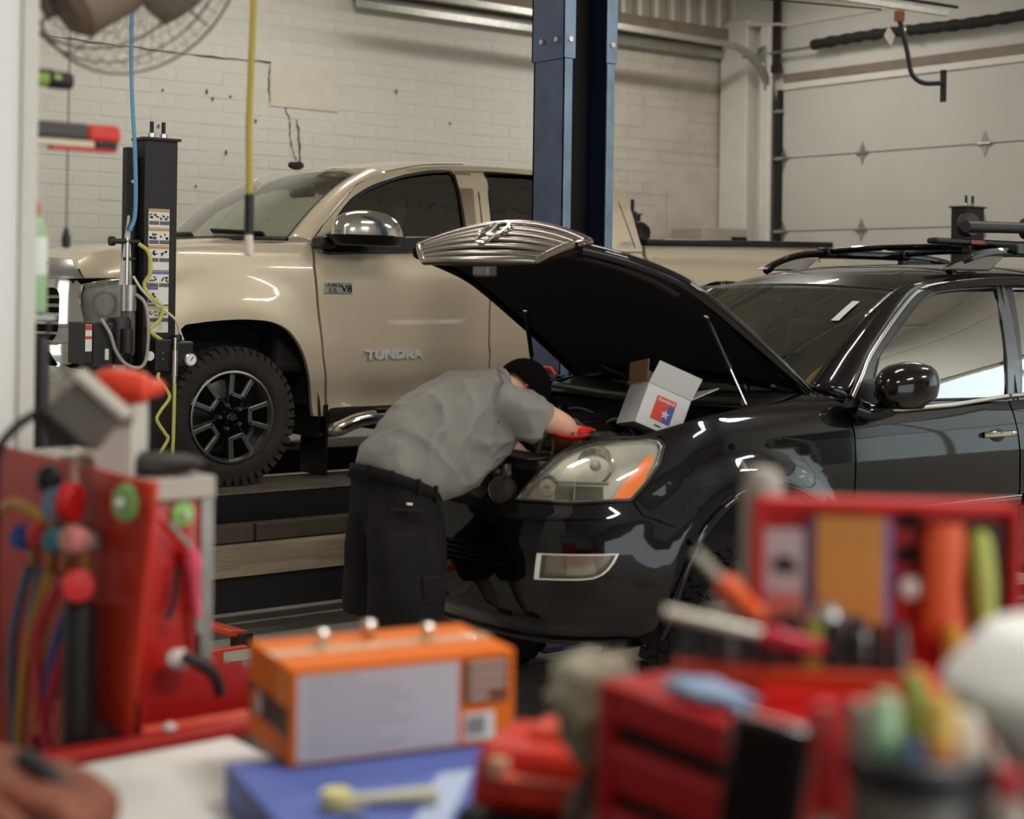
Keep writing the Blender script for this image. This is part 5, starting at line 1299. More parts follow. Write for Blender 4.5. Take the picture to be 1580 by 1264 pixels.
# instruction labels on the column
lbm = mat('label_white', 'd3d1ca', 0.5)
lk = mat('label_ink', '2f2d2f', 0.6)
hdr = {'o': mat('label_orange', 'b98a58', 0.6), 'b': mat('label_blue', '55609a', 0.6), 'y': mat('label_yellow', 'c6bd5c', 0.6)}
YF = 6.8985
lb_rows = [('o', 2.155, 2.068), ('o', 2.066, 1.985), ('o', 1.983, 1.870), ('b', 1.866, 1.795), ('b', 1.793, 1.710), ('y', 1.704, 1.580)]
rq = random.Random(3)
for k, (hc, za, zb) in enumerate(lb_rows):
    pl = MB().b2((3.245, YF - 0.002, zb), (3.350, YF, za)).obj('instruction_label', lbm, col_nf, smooth=None)
    MB().b2((3.245, YF - 0.0026, za - 0.014), (3.350 if not (k == 4) else 3.297, YF - 0.002, za - 0.002)).obj('label_header', hdr[hc], pl, smooth=None)
    for j in range(2):
        x0 = 3.247 + 0.053 * j
        if k == 4 and j == 1: continue
        gm = MB()
        for _ in range(5):
            a, b = rq.uniform(0.006, 0.042), rq.uniform(0.026, 0.048)
            gm.box((x0 + a, YF - 0.0024, za - b), (rq.uniform(0.006, 0.018), 0.001, rq.uniform(0.004, 0.012)), rot=(0, rq.uniform(-0.8, 0.8), 0))
        gm.obj('pictogram', lk, pl, smooth=None)
        MB().b2((x0 + 0.001, YF - 0.0026, za - 0.074), (x0 + 0.050, YF - 0.002, za - 0.056)).obj('caption_block', mat('label_grey', '5a585a', 0.6), pl, smooth=None)
# power unit, valve boxes, gauge and air lines on the column
pu = thing('lift_power_unit', 'black electric power unit bolted beside the four-post lift column', 'power unit', (3.04, 6.98, 1.44))
MB().b2((-0.135, -0.16, 0.0), (-0.09, 0.02, 0.19)).obj('switch_box', M_BLACK, pu, smooth=None, bevel=0.006)
MB().b2((-0.128, -0.162, 0.06), (-0.098, -0.160, 0.18)).obj('warning_label', lbm, pu, smooth=None)
MB().b2((-0.128, -0.1635, 0.155), (-0.098, -0.162, 0.178)).obj('label_header', mat('label_red', 'b5482f', 0.6), pu, smooth=None)
MB().b2((-0.128, -0.1635, 0.115), (-0.098, -0.162, 0.128)).obj('label_header', mat('label_red', 'b5482f', 0.6), pu, smooth=None)
MB().b2((-0.088, -0.15, -0.02), (0.015, 0.02, 0.19)).obj('motor_cover', M_BLACK, pu, smooth=None, bevel=0.012)
MB().lathe([(0.055, 0.0), (0.058, 0.02), (0.058, 0.19), (0.05, 0.21), (0.0, 0.215)], (0.065, -0.08, 0.0), (0, 0, 1), n=24).obj('motor', M_BLACK, pu)
MB().lathe([(0.028, 0.02), (0.028, 0.13)], (0.075, -0.15, 0.03), (0, 0, 1), n=16).obj('capacitor', M_DARKSTEEL, pu)
MB().b2((-0.03, -0.152, 0.02), (-0.012, -0.150, 0.07)).obj('rating_plate', lbm, pu, smooth=None)
MB().b2((-0.06, -0.12, -0.07), (0.0, 0.0, -0.02)).obj('pump', mat('pump_brass', '6d5b33', 0.5), pu, smooth=None, bevel=0.01)
MB().b2((0.02, -0.12, -0.09), (0.09, 0.0, 0.0)).obj('fluid_tank', mat('tank_greenish', 'a9ad92', 0.4), pu, smooth=None, bevel=0.012)
vb_ = thing('lift_valve_box', 'black valve box with a pressure gauge on the four-post lift column', 'valve box', (3.31, 6.90, 1.40))
MB().b2((-0.055, -0.075, 0.0), (0.03, -0.004, 0.15)).obj('box', M_BLACK, vb_, smooth=None, bevel=0.006)
MB().lathe([(0.02, 0), (0.022, 0.01)], (-0.085, -0.07, 0.075), (0, -1, 0), n=18).obj('knob', lbm, vb_)
for z in (0.06, 0.09):
    MB().cyl((-0.02, -0.075, z), (-0.02, -0.080, z), 0.004, n=8).obj('screw', M_ZINC, vb_)
MB().b2((0.05, -0.075, 0.02), (0.14, -0.004, 0.14)).obj('regulator', M_BLACK, vb_, smooth=None, bevel=0.01)
MB().cyl((0.07, -0.04, 0.14), (0.07, -0.04, 0.17), 0.022).obj('regulator_knob', M_BLACK, vb_)
g = MB().lathe([(0.0, 0.0), (0.030, 0.0), (0.031, 0.018), (0.026, 0.022)], (0.115, -0.075, 0.055), (0, -1, 0), n=24).obj('gauge', M_ZINC, vb_)
MB().lathe([(0.0, 0.0), (0.025, 0.0005)], (0.115, -0.0975, 0.055), (0, -1, 0), n=24).obj('gauge_face', mat('gauge_white', 'e0ded6', 0.4), g)
MB().box((0.118, -0.0985, 0.060), (0.004, 0.001, 0.026), rot=(0, 0.7, 0)).obj('gauge_needle', lk, g, smooth=None)
q = MB(); q.cyl((0.03, -0.10, 0.16), (0.03, -0.10, 0.10), 0.008).cyl((0.03, -0.10, 0.10), (0.03, -0.10, -0.02), 0.013).cyl((0.03, -0.10, -0.02), (0.03, -0.10, -0.05), 0.009)
q.obj('quick_coupler', M_ZINC, vb_)
fl_ = thing('air_filter_stand', 'galvanised air pipe with filter bowl beside the lift column', 'air filter', (3.13, 6.92, 1.50))
MB().cyl((0.02, 0, 0.05), (0.02, 0, 0.52), 0.012).obj('riser_pipe', M_ZINC, fl_)
MB().prism([(-0.02, 0.30), (0.045, 0.30), (0.03, 0.62), (0.02, 0.62)], -0.005, 0.0, 'xz').obj('bracket', M_GALV, fl_, smooth=None)
MB().lathe([(0.028, 0.0), (0.030, 0.02), (0.030, 0.18), (0.026, 0.2)], (0.025, -0.02, -0.02), (0, 0, 1), n=20).obj('filter_bowl', mat('bowl_grey', '55504a', 0.3), fl_)
MB().lathe([(0.034, 0.0), (0.034, 0.12)], (0.025, -0.02, 0.18), (0, 0, 1), n=20).obj('filter_head', M_GALV, fl_)
q = MB(); q.cyl((-0.05, 0, 0.50), (0.08, 0, 0.50), 0.012); q.cyl((0.0, 0, 0.42), (0.06, 0, 0.42), 0.010); q.lathe([(0.0, -0.01), (0.022, -0.01), (0.022, 0.012), (0, 0.012)], (-0.055, 0, 0.50), (1, 0, 0)); q.obj('valve', M_DARKSTEEL, fl_)
def hose(name, pts, r, m, label, cat='hose', n=8, k=6, group=None):
    return tag(MB().tube(spline(pts, k), r, n=n).obj(name, m, None), label, cat, group)
M_YG = mat('air_hose_green', 'b4b558', 0.45)
M_GREYH = mat('grey_line', '9a978e', 0.45)
hose('air_hose', [(3.20, 6.90, 1.99), (3.235, 6.87, 1.95), (3.24, 6.86, 1.86), (3.215, 6.87, 1.80), (3.25, 6.86, 1.74), (3.30, 6.86, 1.70), (3.29, 6.86, 1.64), (3.245, 6.86, 1.60), (3.25, 6.86, 1.58), (3.30, 6.86, 1.545)], 0.0095, M_YG, 'yellow green air hose looping down the labelled lift column')
hose('air_hose', [(3.26, 6.80, 1.40), (3.26, 6.80, 1.37), (3.30, 6.80, 1.32), (3.315, 6.80, 1.28), (3.27, 6.80, 1.22), (3.255, 6.80, 1.18), (3.295, 6.80, 1.12), (3.31, 6.80, 1.09), (3.27, 6.80, 1.02), (3.26, 6.80, 0.95), (3.28, 6.80, 0.5), (3.30, 6.80, 0.02)], 0.008, M_YG, 'kinked yellow green hose hanging below the valve box')
hose('air_hose', [(3.34, 6.80, 1.35), (3.34, 6.80, 1.25), (3.338, 6.80, 1.1), (3.335, 6.80, 0.9), (3.36, 6.80, 0.5), (3.38, 6.80, 0.02)], 0.0085, M_YG, 'straight yellow green hose hanging from the quick coupler')
hose('air_line', [(2.985, 6.82, 1.645), (3.02, 6.80, 1.58), (3.05, 6.80, 1.50), (3.10, 6.80, 1.44), (3.17, 6.80, 1.425), (3.20, 6.80, 1.48), (3.205, 6.80, 1.62), (3.20, 6.83, 1.72), (3.165, 6.90, 1.77)], 0.008, M_GREYH, 'grey air line looping from the power unit to the filter')
hose('air_line', [(3.17, 6.89, 1.84), (3.20, 6.865, 1.78), (3.26, 6.86, 1.72), (3.32, 6.86, 1.68), (3.37, 6.86, 1.64), (3.40, 6.87, 1.58), (3.41, 6.86, 1.545)], 0.006, mat('clear_line', 'c8c3b8', 0.4), 'pale thin air line curving across the column to the regulator')
hose('air_line', [(3.165, 6.93, 4.66), (3.165, 6.93, 3.4), (3.16, 6.92, 2.8), (3.175, 6.90, 2.4), (3.18, 6.90, 2.14), (3.155, 6.90, 2.05)], 0.010, mat('blue_air_line', '5b8cb0', 0.4), 'light blue air line hanging down to the four-post lift')
rg = MB(); rr = random.Random(5)
rows = []
for i in range(15):
    rows.append([(-0.17 + 0.34 * i / 14 + rr.uniform(-.01, .01), -0.06 + 0.12 * j / 7 + rr.uniform(-.012, .012), 0.008 + 0.03 * abs(noise.noise((i * 0.7, j * 0.9, 3))) + 0.012 * rr.random()) for j in range(8)])
rg.grid(rows)
RG = rg.obj('shop_rag', mat('dark_red_cloth', '4a2a22', 0.9, var=0.3, vscale=20), None, smooth=60, solid=0.006, loc=(5.42, 9.42, DECK))
tag(RG, 'crumpled dark red rag lying on the far runway of the lift', 'rag')

# ------------------------------------------------------------------ the mechanic bent over the engine bay
def ring(c, a, b, n=28, e=2.0):
    c, a, b = Vector(c), Vector(a), Vector(b); out = []
    for i in range(n):
        t = 2 * PI * i / n; ct, st = math.cos(t), math.sin(t)
        out.append(c + a * math.copysign(abs(ct) ** (2 / e), ct) + b * math.copysign(abs(st) ** (2 / e), st))
    return out
def limb(mb, pts, rad, n=18, k=4):
    P = spline([tuple(p) + (r,) for p, r in zip(pts, rad)], k)
    mb.tube([p[:3] for p in P], [p[3] for p in P], n=n)
    return mb
def organic(name, mb, voxel, iters, m, parent, disp=None):
    bmesh.ops.recalc_face_normals(mb.bm, faces=mb.bm.faces[:])
    me = bpy.data.meshes.new('tmp'); mb.bm.to_mesh(me); mb.bm.free()
    o = bpy.data.objects.new('tmp', me); COL.objects.link(o)
    r = o.modifiers.new('r', 'REMESH'); r.mode = 'VOXEL'; r.voxel_size = voxel
    s = o.modifiers.new('s', 'SMOOTH'); s.factor = 0.5; s.iterations = iters
    dg = bpy.context.evaluated_depsgraph_get()
    me2 = bpy.data.meshes.new_from_object(o.evaluated_get(dg))
    bpy.data.objects.remove(o); bpy.data.meshes.remove(me)
    if disp:
        me2.update()
        nn = [v.normal.copy() for v in me2.vertices]
        for v in me2.vertices: v.co += nn[v.index] * disp(v.co)
    me2.materials.clear(); me2.materials.append(m)
    me2.polygons.foreach_set('use_smooth', [True] * len(me2.polygons))
    me2.name = name
    o = bpy.data.objects.new(name, me2); COL.objects.link(o); o.parent = parent
    return o
PX, PY = 3.42, 5.08
M_SKIN = mat('skin', 'c49a80', 0.55, var=0.06, vscale=12, spec=0.3)
M_SHIRT = mat('grey_work_shirt', '74726c', 0.85, var=0.08, vscale=6, bump=0.12, bscale=400)
M_SHORTS = mat('black_shorts', '110f0e', 0.8, var=0.2, vscale=5, bump=0.1, bscale=350, dirt='2a2522', dscale=6, damt=0.35, spec=0.2)
M_CAP = mat('black_cap', '060505', 0.95, spec=0.1)
pe = thing('person', 'person in grey work shirt, black shorts and black cap leaning into the engine bay', 'person', (PX, PY, 0))
W = lambda x, y, z: Vector((x - PX, y - PY, z))
# skin body: legs, pelvis, trunk, neck, head, arms and hands in one mesh
bd = MB()
RH, RK, RA = W(3.43, 4.97, 0.95), W(3.40, 4.95, 0.54), W(3.36, 4.93, 0.09)
LH, LK, LA = W(3.43, 5.19, 0.95), W(3.46, 5.23, 0.54), W(3.42, 5.26, 0.09)
for H_, K_, A_ in ((RH, RK, RA), (LH, LK, LA)):
    limb(bd, [H_, H_ + (K_ - H_) * 0.5, K_ + Vector((0, 0, 0.05)), K_ - Vector((0.0, 0, 0.03)), K_ + (A_ - K_) * 0.32 + Vector((-0.02, 0, 0)), K_ + (A_ - K_) * 0.75, A_], [0.070, 0.080, 0.064, 0.058, 0.062, 0.043, 0.042])
    bd.ell(A_ + Vector((0.07, 0, -0.045)), (0.13, 0.045, 0.04))
trunk = [((3.43, 1.00), 0.13, 0.17), ((3.50, 1.10), 0.12, 0.165), ((3.60, 1.20), 0.12, 0.165), ((3.70, 1.29), 0.13, 0.175), ((3.80, 1.36), 0.11, 0.17), ((3.87, 1.39), 0.07, 0.09)]
rings = []
for i, ((x, z), d, w) in enumerate(trunk):
    j = min(i + 1, len(trunk) - 1); k_ = max(i - 1, 0)
    t = Vector((trunk[j][0][0] - trunk[k_][0][0], 0, trunk[j][0][1] - trunk[k_][0][1])).normalized()
    nrm = Vector((-t.z, 0, t.x))
    rings.append(ring(W(x, 5.08, z), Vector((0, w, 0)), nrm * d))
bd.loft(rings)
limb(bd, [W(3.84, 5.08, 1.38), W(3.92, 5.08, 1.405), W(4.0, 5.08, 1.405)], [0.06, 0.055, 0.055])
HC = W(4.035, 5.08, 1.395)
bd.ell(HC, (0.098, 0.078, 0.112), rot=(0, 1.0, 0), n=24, k=16)
bd.ell(HC + Vector((0.055, 0, -0.065)), (0.055, 0.058, 0.06), n=16)          # jaw
bd.ell(HC + Vector((0.115, 0, -0.028)), (0.016, 0.013, 0.022), rot=(0, 0.9, 0), n=10)   # nose
for sg in (-1, 1):
    bd.ell(HC + Vector((-0.005, sg * 0.080, -0.012)), (0.018, 0.010, 0.030), rot=(0, 0.9, 0), n=10)   # ears
    S_, E_, Wr = (W(3.80, 5.08 + sg * 0.195, 1.375), W(4.055, 5.08 + sg * 0.255, 1.262), W(4.24, 5.08 + sg * -0.02, 1.125))
    if sg > 0: E_, Wr = W(4.00, 5.36, 1.22), W(4.18, 5.27, 1.12)
    limb(bd, [S_, S_ + (E_ - S_) * 0.5, E_ - (E_ - S_) * 0.08, E_ + (Wr - E_) * 0.25, E_ + (Wr - E_) * 0.7, Wr], [0.066, 0.058, 0.049, 0.050, 0.038, 0.030])
    d = (Wr - E_).normalized(); side = Vector((0, -sg, 0)); side = (side - d * side.dot(d)).normalized(); up_ = d.cross(side)
    pc = Wr + d * 0.055
    bd.loft([ring(Wr, side * 0.030, up_ * 0.020), ring(pc, side * 0.043, up_ * 0.017), ring(Wr + d * 0.10, side * 0.041, up_ * 0.014)])
    for fi, (off, ln, r0) in enumerate(((-0.032, 0.066, 0.0080), (-0.011, 0.078, 0.0086), (0.011, 0.073, 0.0085), (0.031, 0.058, 0.0076))):
        b0 = Wr + d * 0.095 + side * off
        dn = (d * 0.85 - Vector((0, 0, 0.5))).normalized(); dn2 = (d * 0.35 - Vector((0, 0, 0.9))).normalized()
        limb(bd, [b0, b0 + d * ln * 0.45, b0 + d * ln * 0.45 + dn * ln * 0.35, b0 + d * ln * 0.45 + dn * ln * 0.35 + dn2 * ln * 0.3], [r0 * 1.1, r0 * 1.05, r0, r0 * 0.85], n=8, k=3)
    th = Wr + d * 0.035 + side * 0.036
    limb(bd, [th, th + side * 0.022 + d * 0.022, th + side * 0.026 + d * 0.052 - Vector((0, 0, 0.012)), th + side * 0.018 + d * 0.075 - Vector((0, 0, 0.024))], [0.0125, 0.011, 0.0095, 0.008], n=8, k=3)
body = organic('body', bd, 0.0065, 4, M_SKIN, pe)
# shirt
sh = MB()
prof = [((3.285, 1.100), (3.560, 0.975), 0.172), ((3.290, 1.175), (3.665, 1.000), 0.192), ((3.365, 1.262), (3.750, 1.035), 0.198), ((3.450, 1.345), (3.815, 1.080), 0.203), ((3.535, 1.405), (3.870, 1.135), 0.208), ((3.650, 1.452), (3.905, 1.195), 0.215), ((3.755, 1.478), (3.940, 1.260), 0.200), ((3.840, 1.478), (3.945, 1.330), 0.125), ((3.885, 1.462), (3.950, 1.365), 0.072)]
rings = []
for (bk, fr, w) in prof:
    c = W((bk[0] + fr[0]) / 2, 5.08, (bk[1] + fr[1]) / 2)
    nrm = Vector(((bk[0] - fr[0]) / 2, 0, (bk[1] - fr[1]) / 2))
    rings.append(ring(c, Vector((0, w, 0)), nrm, n=36, e=2.35))
fine = []
for j in range(36):
    fine.append(spline([tuple(r[j]) for r in rings], 3))
sh.loft([[fine[j][i] for j in range(36)] for i in range(len(fine[0]))])
for sg in (-1, 1):
    S_ = W(3.765, 5.08 + sg * 0.155, 1.380); E_ = W(3.945, 5.08 + sg * 0.245, 1.285)
    if sg > 0: E_ = W(3.92, 5.33, 1.27)
    limb(sh, [S_, S_ + (E_ - S_) * 0.35, S_ + (E_ - S_) * 0.7, E_ + Vector((0.0, 0, -0.004))], [0.088, 0.090, 0.089, 0.092], n=22)
def fold(co):
    x, y, z = co.x + PX, co.y + PY, co.z
    n1 = noise.noise((x * 5.0 + z * 3.5, y * 6.0, z * 4.0 - x * 3.0))
    n2 = noise.noise(((x + z * 0.8) * 15.0, y * 5.0, (z - x) * 4.0 + 7.0))
    drag = math.sin((x * 0.6 + z * 1.1) * 46 + 4.5 * n1 + y * 9) * max(0, noise.noise((x * 4, y * 4, z * 4 + 3)) + 0.1)
    low = 1 - sstep(1.25, 1.42, z)
    ridge = 1 - abs(noise.noise((x * 7.0 + z * 2.0, y * 4.0 + 2.0, z * 6.0 - x * 5.0)))
    ridge2 = 1 - abs(noise.noise((x * 4.0 - z * 9.0, y * 7.0, x * 6.0 + z * 3.0)))
    tuck = sstep(0.0, 0.13, z - (1.13 - 0.435 * (x - 3.265)))
    return tuck * (0.009 * n1 + 0.004 * n2 + 0.004 * drag + 0.015 * (ridge ** 5 - 0.3) + 0.011 * (ridge2 ** 6 - 0.25) + 0.005 * low * math.sin((x - z * 0.35) * 44 + n1 * 5))
shirt = organic('shirt', sh, 0.010, 4, M_SHIRT, pe, fold)
for sg in (-1,):
    pth = [W(3.735 + 0.10 * math.cos(a) * 0.35, 5.08 + sg * (0.205 + 0.012), 1.385 + 0.095 * math.sin(a)) for a in np.linspace(-1.3, 1.5, 9)]
    MB().tube(pth, 0.0045, n=6).obj('sleeve_seam', mat('shirt_seam', '626360', 0.9), shirt)
cl = MB(); cl.tube([W(3.885 + 0.02 * math.cos(a), 5.08 + 0.082 * math.sin(a), 1.425 + 0.055 * math.cos(a)) for a in np.linspace(0, 2 * PI, 24, endpoint=False)], 0.015, n=8, closed=True)
cl.obj('collar', M_SHIRT, shirt)
# shorts with waistband, belt loops and pockets
so = MB()
for (cx, cy, cx2, cy2) in ((3.385, 4.945, 3.415, 5.0), (3.455, 5.225, 3.425, 5.16)):
    st_ = [((cx - 0.005, cy), 0.545, 0.142, 0.130), ((cx, cy), 0.66, 0.146, 0.130), ((cx * 0.6 + cx2 * 0.4, cy * 0.6 + cy2 * 0.4), 0.80, 0.152, 0.128), ((cx2, cy2), 0.93, 0.152, 0.115), ((cx2 - 0.005, cy2 * 0.7 + 5.08 * 0.3), 1.02, 0.140, 0.095)]
    so.loft([ring(W(p[0], p[1], z), Vector((rx, 0, 0)), Vector((0, ry, 0)), n=30, e=2.3) for p, z, rx, ry in st_])
so.loft([ring(W(3.42, 5.08, 0.86), Vector((0.13, 0, 0)), Vector((0, 0.185, 0))), ring(W(3.415, 5.08, 0.96), Vector((0.150, 0, 0)), Vector((0, 0.205, 0)), e=2.3), ring(W(3.412, 5.08, 1.045), Vector((0.148, 0, -0.055)), Vector((0, 0.192, 0)), e=2.3), ring(W(3.418, 5.08, 1.075), Vector((0.146, 0, -0.062)), Vector((0, 0.184, 0)), e=2.3)])
def sfold(co):
    x, y, z = co.x + PX, co.y + PY, co.z
    n1 = noise.noise((x * 5, y * 5, z * 4)); n2 = noise.noise((x * 14, y * 14, z * 8))
    return 0.010 * n1 + 0.004 * n2 + 0.004 * math.sin(z * 30 + x * 25 + n1 * 6) * max(0, n1 + 0.2)
shorts = organic('shorts', so, 0.011, 3, M_SHORTS, pe, sfold)
wbm = MB(); wbm.loft([ring(W(3.415, 5.08, 1.038), Vector((0.156, 0, -0.055)), Vector((0, 0.199, 0)), n=40, e=2.3), ring(W(3.419, 5.08, 1.078), Vector((0.151, 0, -0.062)), Vector((0, 0.192, 0)), n=40, e=2.3)], cap=False)
wbm.obj('waistband', mat('waistband_black', '0e0c0c', 0.85, spec=0.2), shorts, solid=0.006)
for a in (-2.9, -2.35, -1.75, -1.2):
    p = W(3.417 + 0.158 * math.cos(a), 5.08 + 0.203 * math.sin(a), 1.056 - 0.058 * math.cos(a))
    MB().box(p, (0.014, 0.014, 0.062)).obj('belt_loop', mat('waistband_black', '0e0c0c', 0.85, spec=0.2), shorts, bevel=0.003)
MB().box(W(3.335, 4.882, 0.985), (0.125, 0.008, 0.008), rot=(0, 0.12, -0.30)).obj('pocket_welt', M_UNDER, shorts, bevel=0.002)
MB().box(W(3.345, 4.876, 1.008), (0.022, 0.006, 0.008), rot=(0, 0.1, -0.3)).obj('pocket_tag', mat('tag_white', 'c9c6bd', 0.7), shorts)
MB().box(W(3.425, 4.828, 0.69), (0.115, 0.022, 0.11), rot=(0, 0.03, 0.12)).obj('cargo_pocket', M_SHORTS, shorts, bevel=0.01)
# cap: crown, back strap edge and brim
cp = MB()
qv = Matrix.Rotation(0.95, 3, 'Y')
rings = []
for i in range(12):
    t = i / 11; th = t * PI * 0.56
    rr = math.sin(th) if i else 0.02
    rings.append([HC + qv @ Vector((0.122 * rr * math.cos(a), 0.096 * rr * math.sin(a), 0.125 * math.cos(th))) + Vector((-0.004, 0, 0.006)) for a in np.linspace(0, 2 * PI, 32, endpoint=False)])
cp.loft(rings, cap=False)
cap = cp.obj('cap', M_CAP, pe, smooth=180, solid=0.006)
br = MB(); rows = []
for i in range(9):
    a = -1.15 + 2.3 * i / 8
    rows.append([HC + qv @ Vector((r * math.cos(a) * (1.0 + 0.25 * (r > 0.13)), 0.096 * math.sin(a) * (1 if r < 0.13 else 0.9), -0.022 - 0.02 * math.sin(a) ** 2)) for r in (0.115, 0.15, 0.175)])
br.grid(rows); br.obj('brim', M_CAP, cap, smooth=180, solid=0.005)
MB().tube([HC + Vector((-0.052 + 0.016 * math.cos(a), -0.088, 0.018 + 0.012 * math.sin(a))) for a in np.linspace(0, 2 * PI, 16, endpoint=False)], 0.0028, n=6, closed=True).obj('glasses_loop', mat('red_cord', 'b6452f', 0.5), cap)
for A_, nm in ((RA, 'right'), (LA, 'left')):
    b = MB(); b.loft([ring(A_ + Vector((0.065, 0, -0.09)), Vector((0.150, 0, 0)), Vector((0, 0.055, 0)), e=2.6), ring(A_ + Vector((0.065, 0, -0.05)), Vector((0.150, 0, 0)), Vector((0, 0.056, 0)), e=2.6), ring(A_ + Vector((0.03, 0, -0.005)), Vector((0.105, 0, 0.0)), Vector((0, 0.054, 0))), ring(A_ + Vector((0.0, 0, 0.05)), Vector((0.062, 0, 0)), Vector((0, 0.056, 0)))])
    b.obj('shoe', mat('black_shoe', '141211', 0.6), pe, smooth=50)
# red magnetic parts tray on the radiator support and the parts carton on the engine
tr_ = thing('parts_tray', 'round red magnetic parts tray beside the headlight of the black SUV', 'tray', (4.065, 4.800, 1.232))
MB().lathe([(0.0, 0.0), (0.055, 0.0), (0.080, 0.014), (0.088, 0.022), (0.091, 0.020), (0.083, 0.010), (0.058, -0.006), (0.0, -0.006)], (0, 0, 0), (-0.10, -0.10, 1), n=36).obj('dish', mat('tray_red', 'cf2a22', 0.3, coat=0.4), tr_)
for k, (x, y) in enumerate(((0.02, 0.01), (-0.01, -0.02), (0.035, -0.02))):
    MB().cyl((x, y, 0.004), (x, y, 0.018), 0.009, n=6).obj('loose_nut', M_ALU, tr_, smooth=None)

# ------------------------------------------------------------------ left side: partition, fan, lamps on the partition, tool cabinet
M_RED = mat('cabinet_red', '9c1a12', 0.45, coat=0.1, var=0.1, vscale=6)
M_REDO = mat('orange_red_plastic', 'c8401f', 0.4, var=0.06, vscale=8)
M_MAROON = mat('dark_red_paint', '6e1f1a', 0.4, coat=0.2, var=0.1, vscale=5)
M_BRASS = mat('brass', '9c7b3c', 0.35, metal=0.8)
pw = struct(MB().b2((0.9, 3.70, 0), (1.418, 4.6, CEIL_Z)).obj('wall_partition', mat('partition_white', 'd9d8d4', 0.6), smooth=None), 'white partition edge at the left of the picture')
MB().b2((1.41, 3.69, 0), (1.452, 4.6, CEIL_Z)).obj('corner_post', mat('partition_shaded_face', 'c4c2ba', 0.6), pw, smooth=None, bevel=0.005)  # greyer strip paints in the shaded second face of the partition
fan = thing('wall_fan', 'grey caged wall fan tilted above the white partition', 'fan', (1.66, 3.78, 2.62))
fw, rt, upv = Vector((fwd.x, fwd.y, 0)), Vector((math.sin(CAM_YAW), -math.cos(CAM_YAW), 0)), Vector((0, 0, 1))
nf = (fw * -0.60 + rt * 0.62 - upv * 0.50).normalized()
ua = (rt * 0.64 + upv * 0.77); ua = (ua - nf * ua.dot(nf)).normalized(); ub = nf.cross(ua)
M_CAGE = mat('fan_cage', '655a51', 0.5, metal=0.4)
def circ(r, h, n=40): return [nf * h + (ua * math.cos(a) + ub * math.sin(a)) * r for a in np.linspace(0, 2 * PI, n, endpoint=False)]
for r, h, t in ((0.335, 0.09, 0.0045), (0.335, -0.09, 0.0045), (0.34, 0.0, 0.003)):
    MB().tube(circ(r, h), t, n=8, closed=True).obj('cage_ring', M_CAGE, fan)
for k in range(6):
    for h0 in (1, -1):
        MB().tube(circ(0.07 + 0.045 * k, h0 * (0.09 + 0.07 * (1 - ((0.07 + 0.045 * k) / 0.335) ** 2)), 36), 0.0011, n=4, closed=True).obj('cage_hoop', M_CAGE, fan)
for k in range(44):
    a = 2 * PI * k / 44; d = ua * math.cos(a) + ub * math.sin(a)
    MB().tube([d * 0.06 + nf * 0.155, d * 0.20 + nf * 0.135, d * 0.31 + nf * 0.105, d * 0.338 + nf * 0.05, d * 0.338 - nf * 0.05, d * 0.31 - nf * 0.105, d * 0.20 - nf * 0.135, d * 0.06 - nf * 0.155], 0.0011 if k % 11 else 0.003, n=4).obj('cage_wire', M_CAGE, fan)
for k in range(3):
    a = 2 * PI * k / 3 + 0.5; bl = MB(); rows = []
    for i in range(7):
        r = 0.06 + 0.24 * i / 6; w = 0.06 + 0.10 * math.sin(PI * min(1, i / 5.0) * 0.6)
        rows.append([ (ua * math.cos(a + s * w / r * 0.5) + ub * math.sin(a + s * w / r * 0.5)) * r + nf * (0.03 * s) for s in (-1, -0.3, 0.4, 1)])
    bl.grid(rows); bl.obj('blade', mat('fan_blade', '7d756c', 0.5, metal=0.3), fan, smooth=60, solid=0.003)
MB().lathe([(0.0, -0.22), (0.075, -0.22), (0.092, -0.19), (0.095, -0.06), (0.06, -0.03), (0.045, 0.05), (0, 0.06)], (0, 0, 0), tuple(-nf * -1), n=28).obj('motor', mat('fan_motor', '6b5a4d', 0.5, var=0.1), fan)
MB().lathe([(0.0, 0.06), (0.085, 0.06), (0.095, 0.10), (0.095, 0.26), (0.07, 0.29), (0.0, 0.29)], tuple(rt * 0.06 - upv * 0.03), tuple((-rt * 0.62 - upv * 0.50 - fw * 0.45).normalized()), n=28).obj('motor_housing', mat('fan_motor', '6b5a4d', 0.5, var=0.1), fan)
MB().tube([Vector((-0.02, 0.1, 0.0)), Vector((-0.15, 0.05, 0.08)), Vector((-0.235, -0.02, 0.10))], 0.014, n=8).obj('bracket_arm', M_CAGE, fan)
MB().tube([Vector((-0.05, 0.05, 0.30)), Vector((-0.235, -0.03, -0.10))], 0.011, n=8).obj('bracket_arm', M_CAGE, fan)
MB().b2((-0.32, -0.075, -0.14), (-0.212, -0.03, 0.30)).obj('wall_plate', M_CAGE, fan, smooth=None)
fan.scale = (0.85, 0.85, 0.85); fan.location = Vector(fan.location) + rt * 0.045
# torch and inspection lamp clipped to the partition
tl = thing('torch', 'black and green torch clipped to the white partition', 'torch', (1.452, 3.83, 2.305))
MB().cyl((0, 0, 0), (0.085, 0, 0), 0.019, n=20).obj('grip', mat('lime_green', '7d9a35', 0.45), tl)
MB().lathe([(0.020, 0.0), (0.022, 0.004), (0.022, 0.05), (0.019, 0.062), (0, 0.063)], (0.075, 0, 0), (1, 0, 0), n=20).obj('head', M_BLACK, tl)
MB().cyl((0, 0, 0.010), (0.09, 0, 0.012), 0.014, n=12).obj('spine', M_BLACK, tl)
MB().box((0.095, -0.018, 0.004), (0.018, 0.008, 0.014)).obj('switch', mat('lime_pale', 'a9b65c', 0.45), tl, bevel=0.003)
MB().tube([(0.04, 0, -0.018), (0.03, 0, -0.05), (0.02, 0, -0.10)], 0.003, n=6).obj('hook', M_DARKSTEEL, tl)
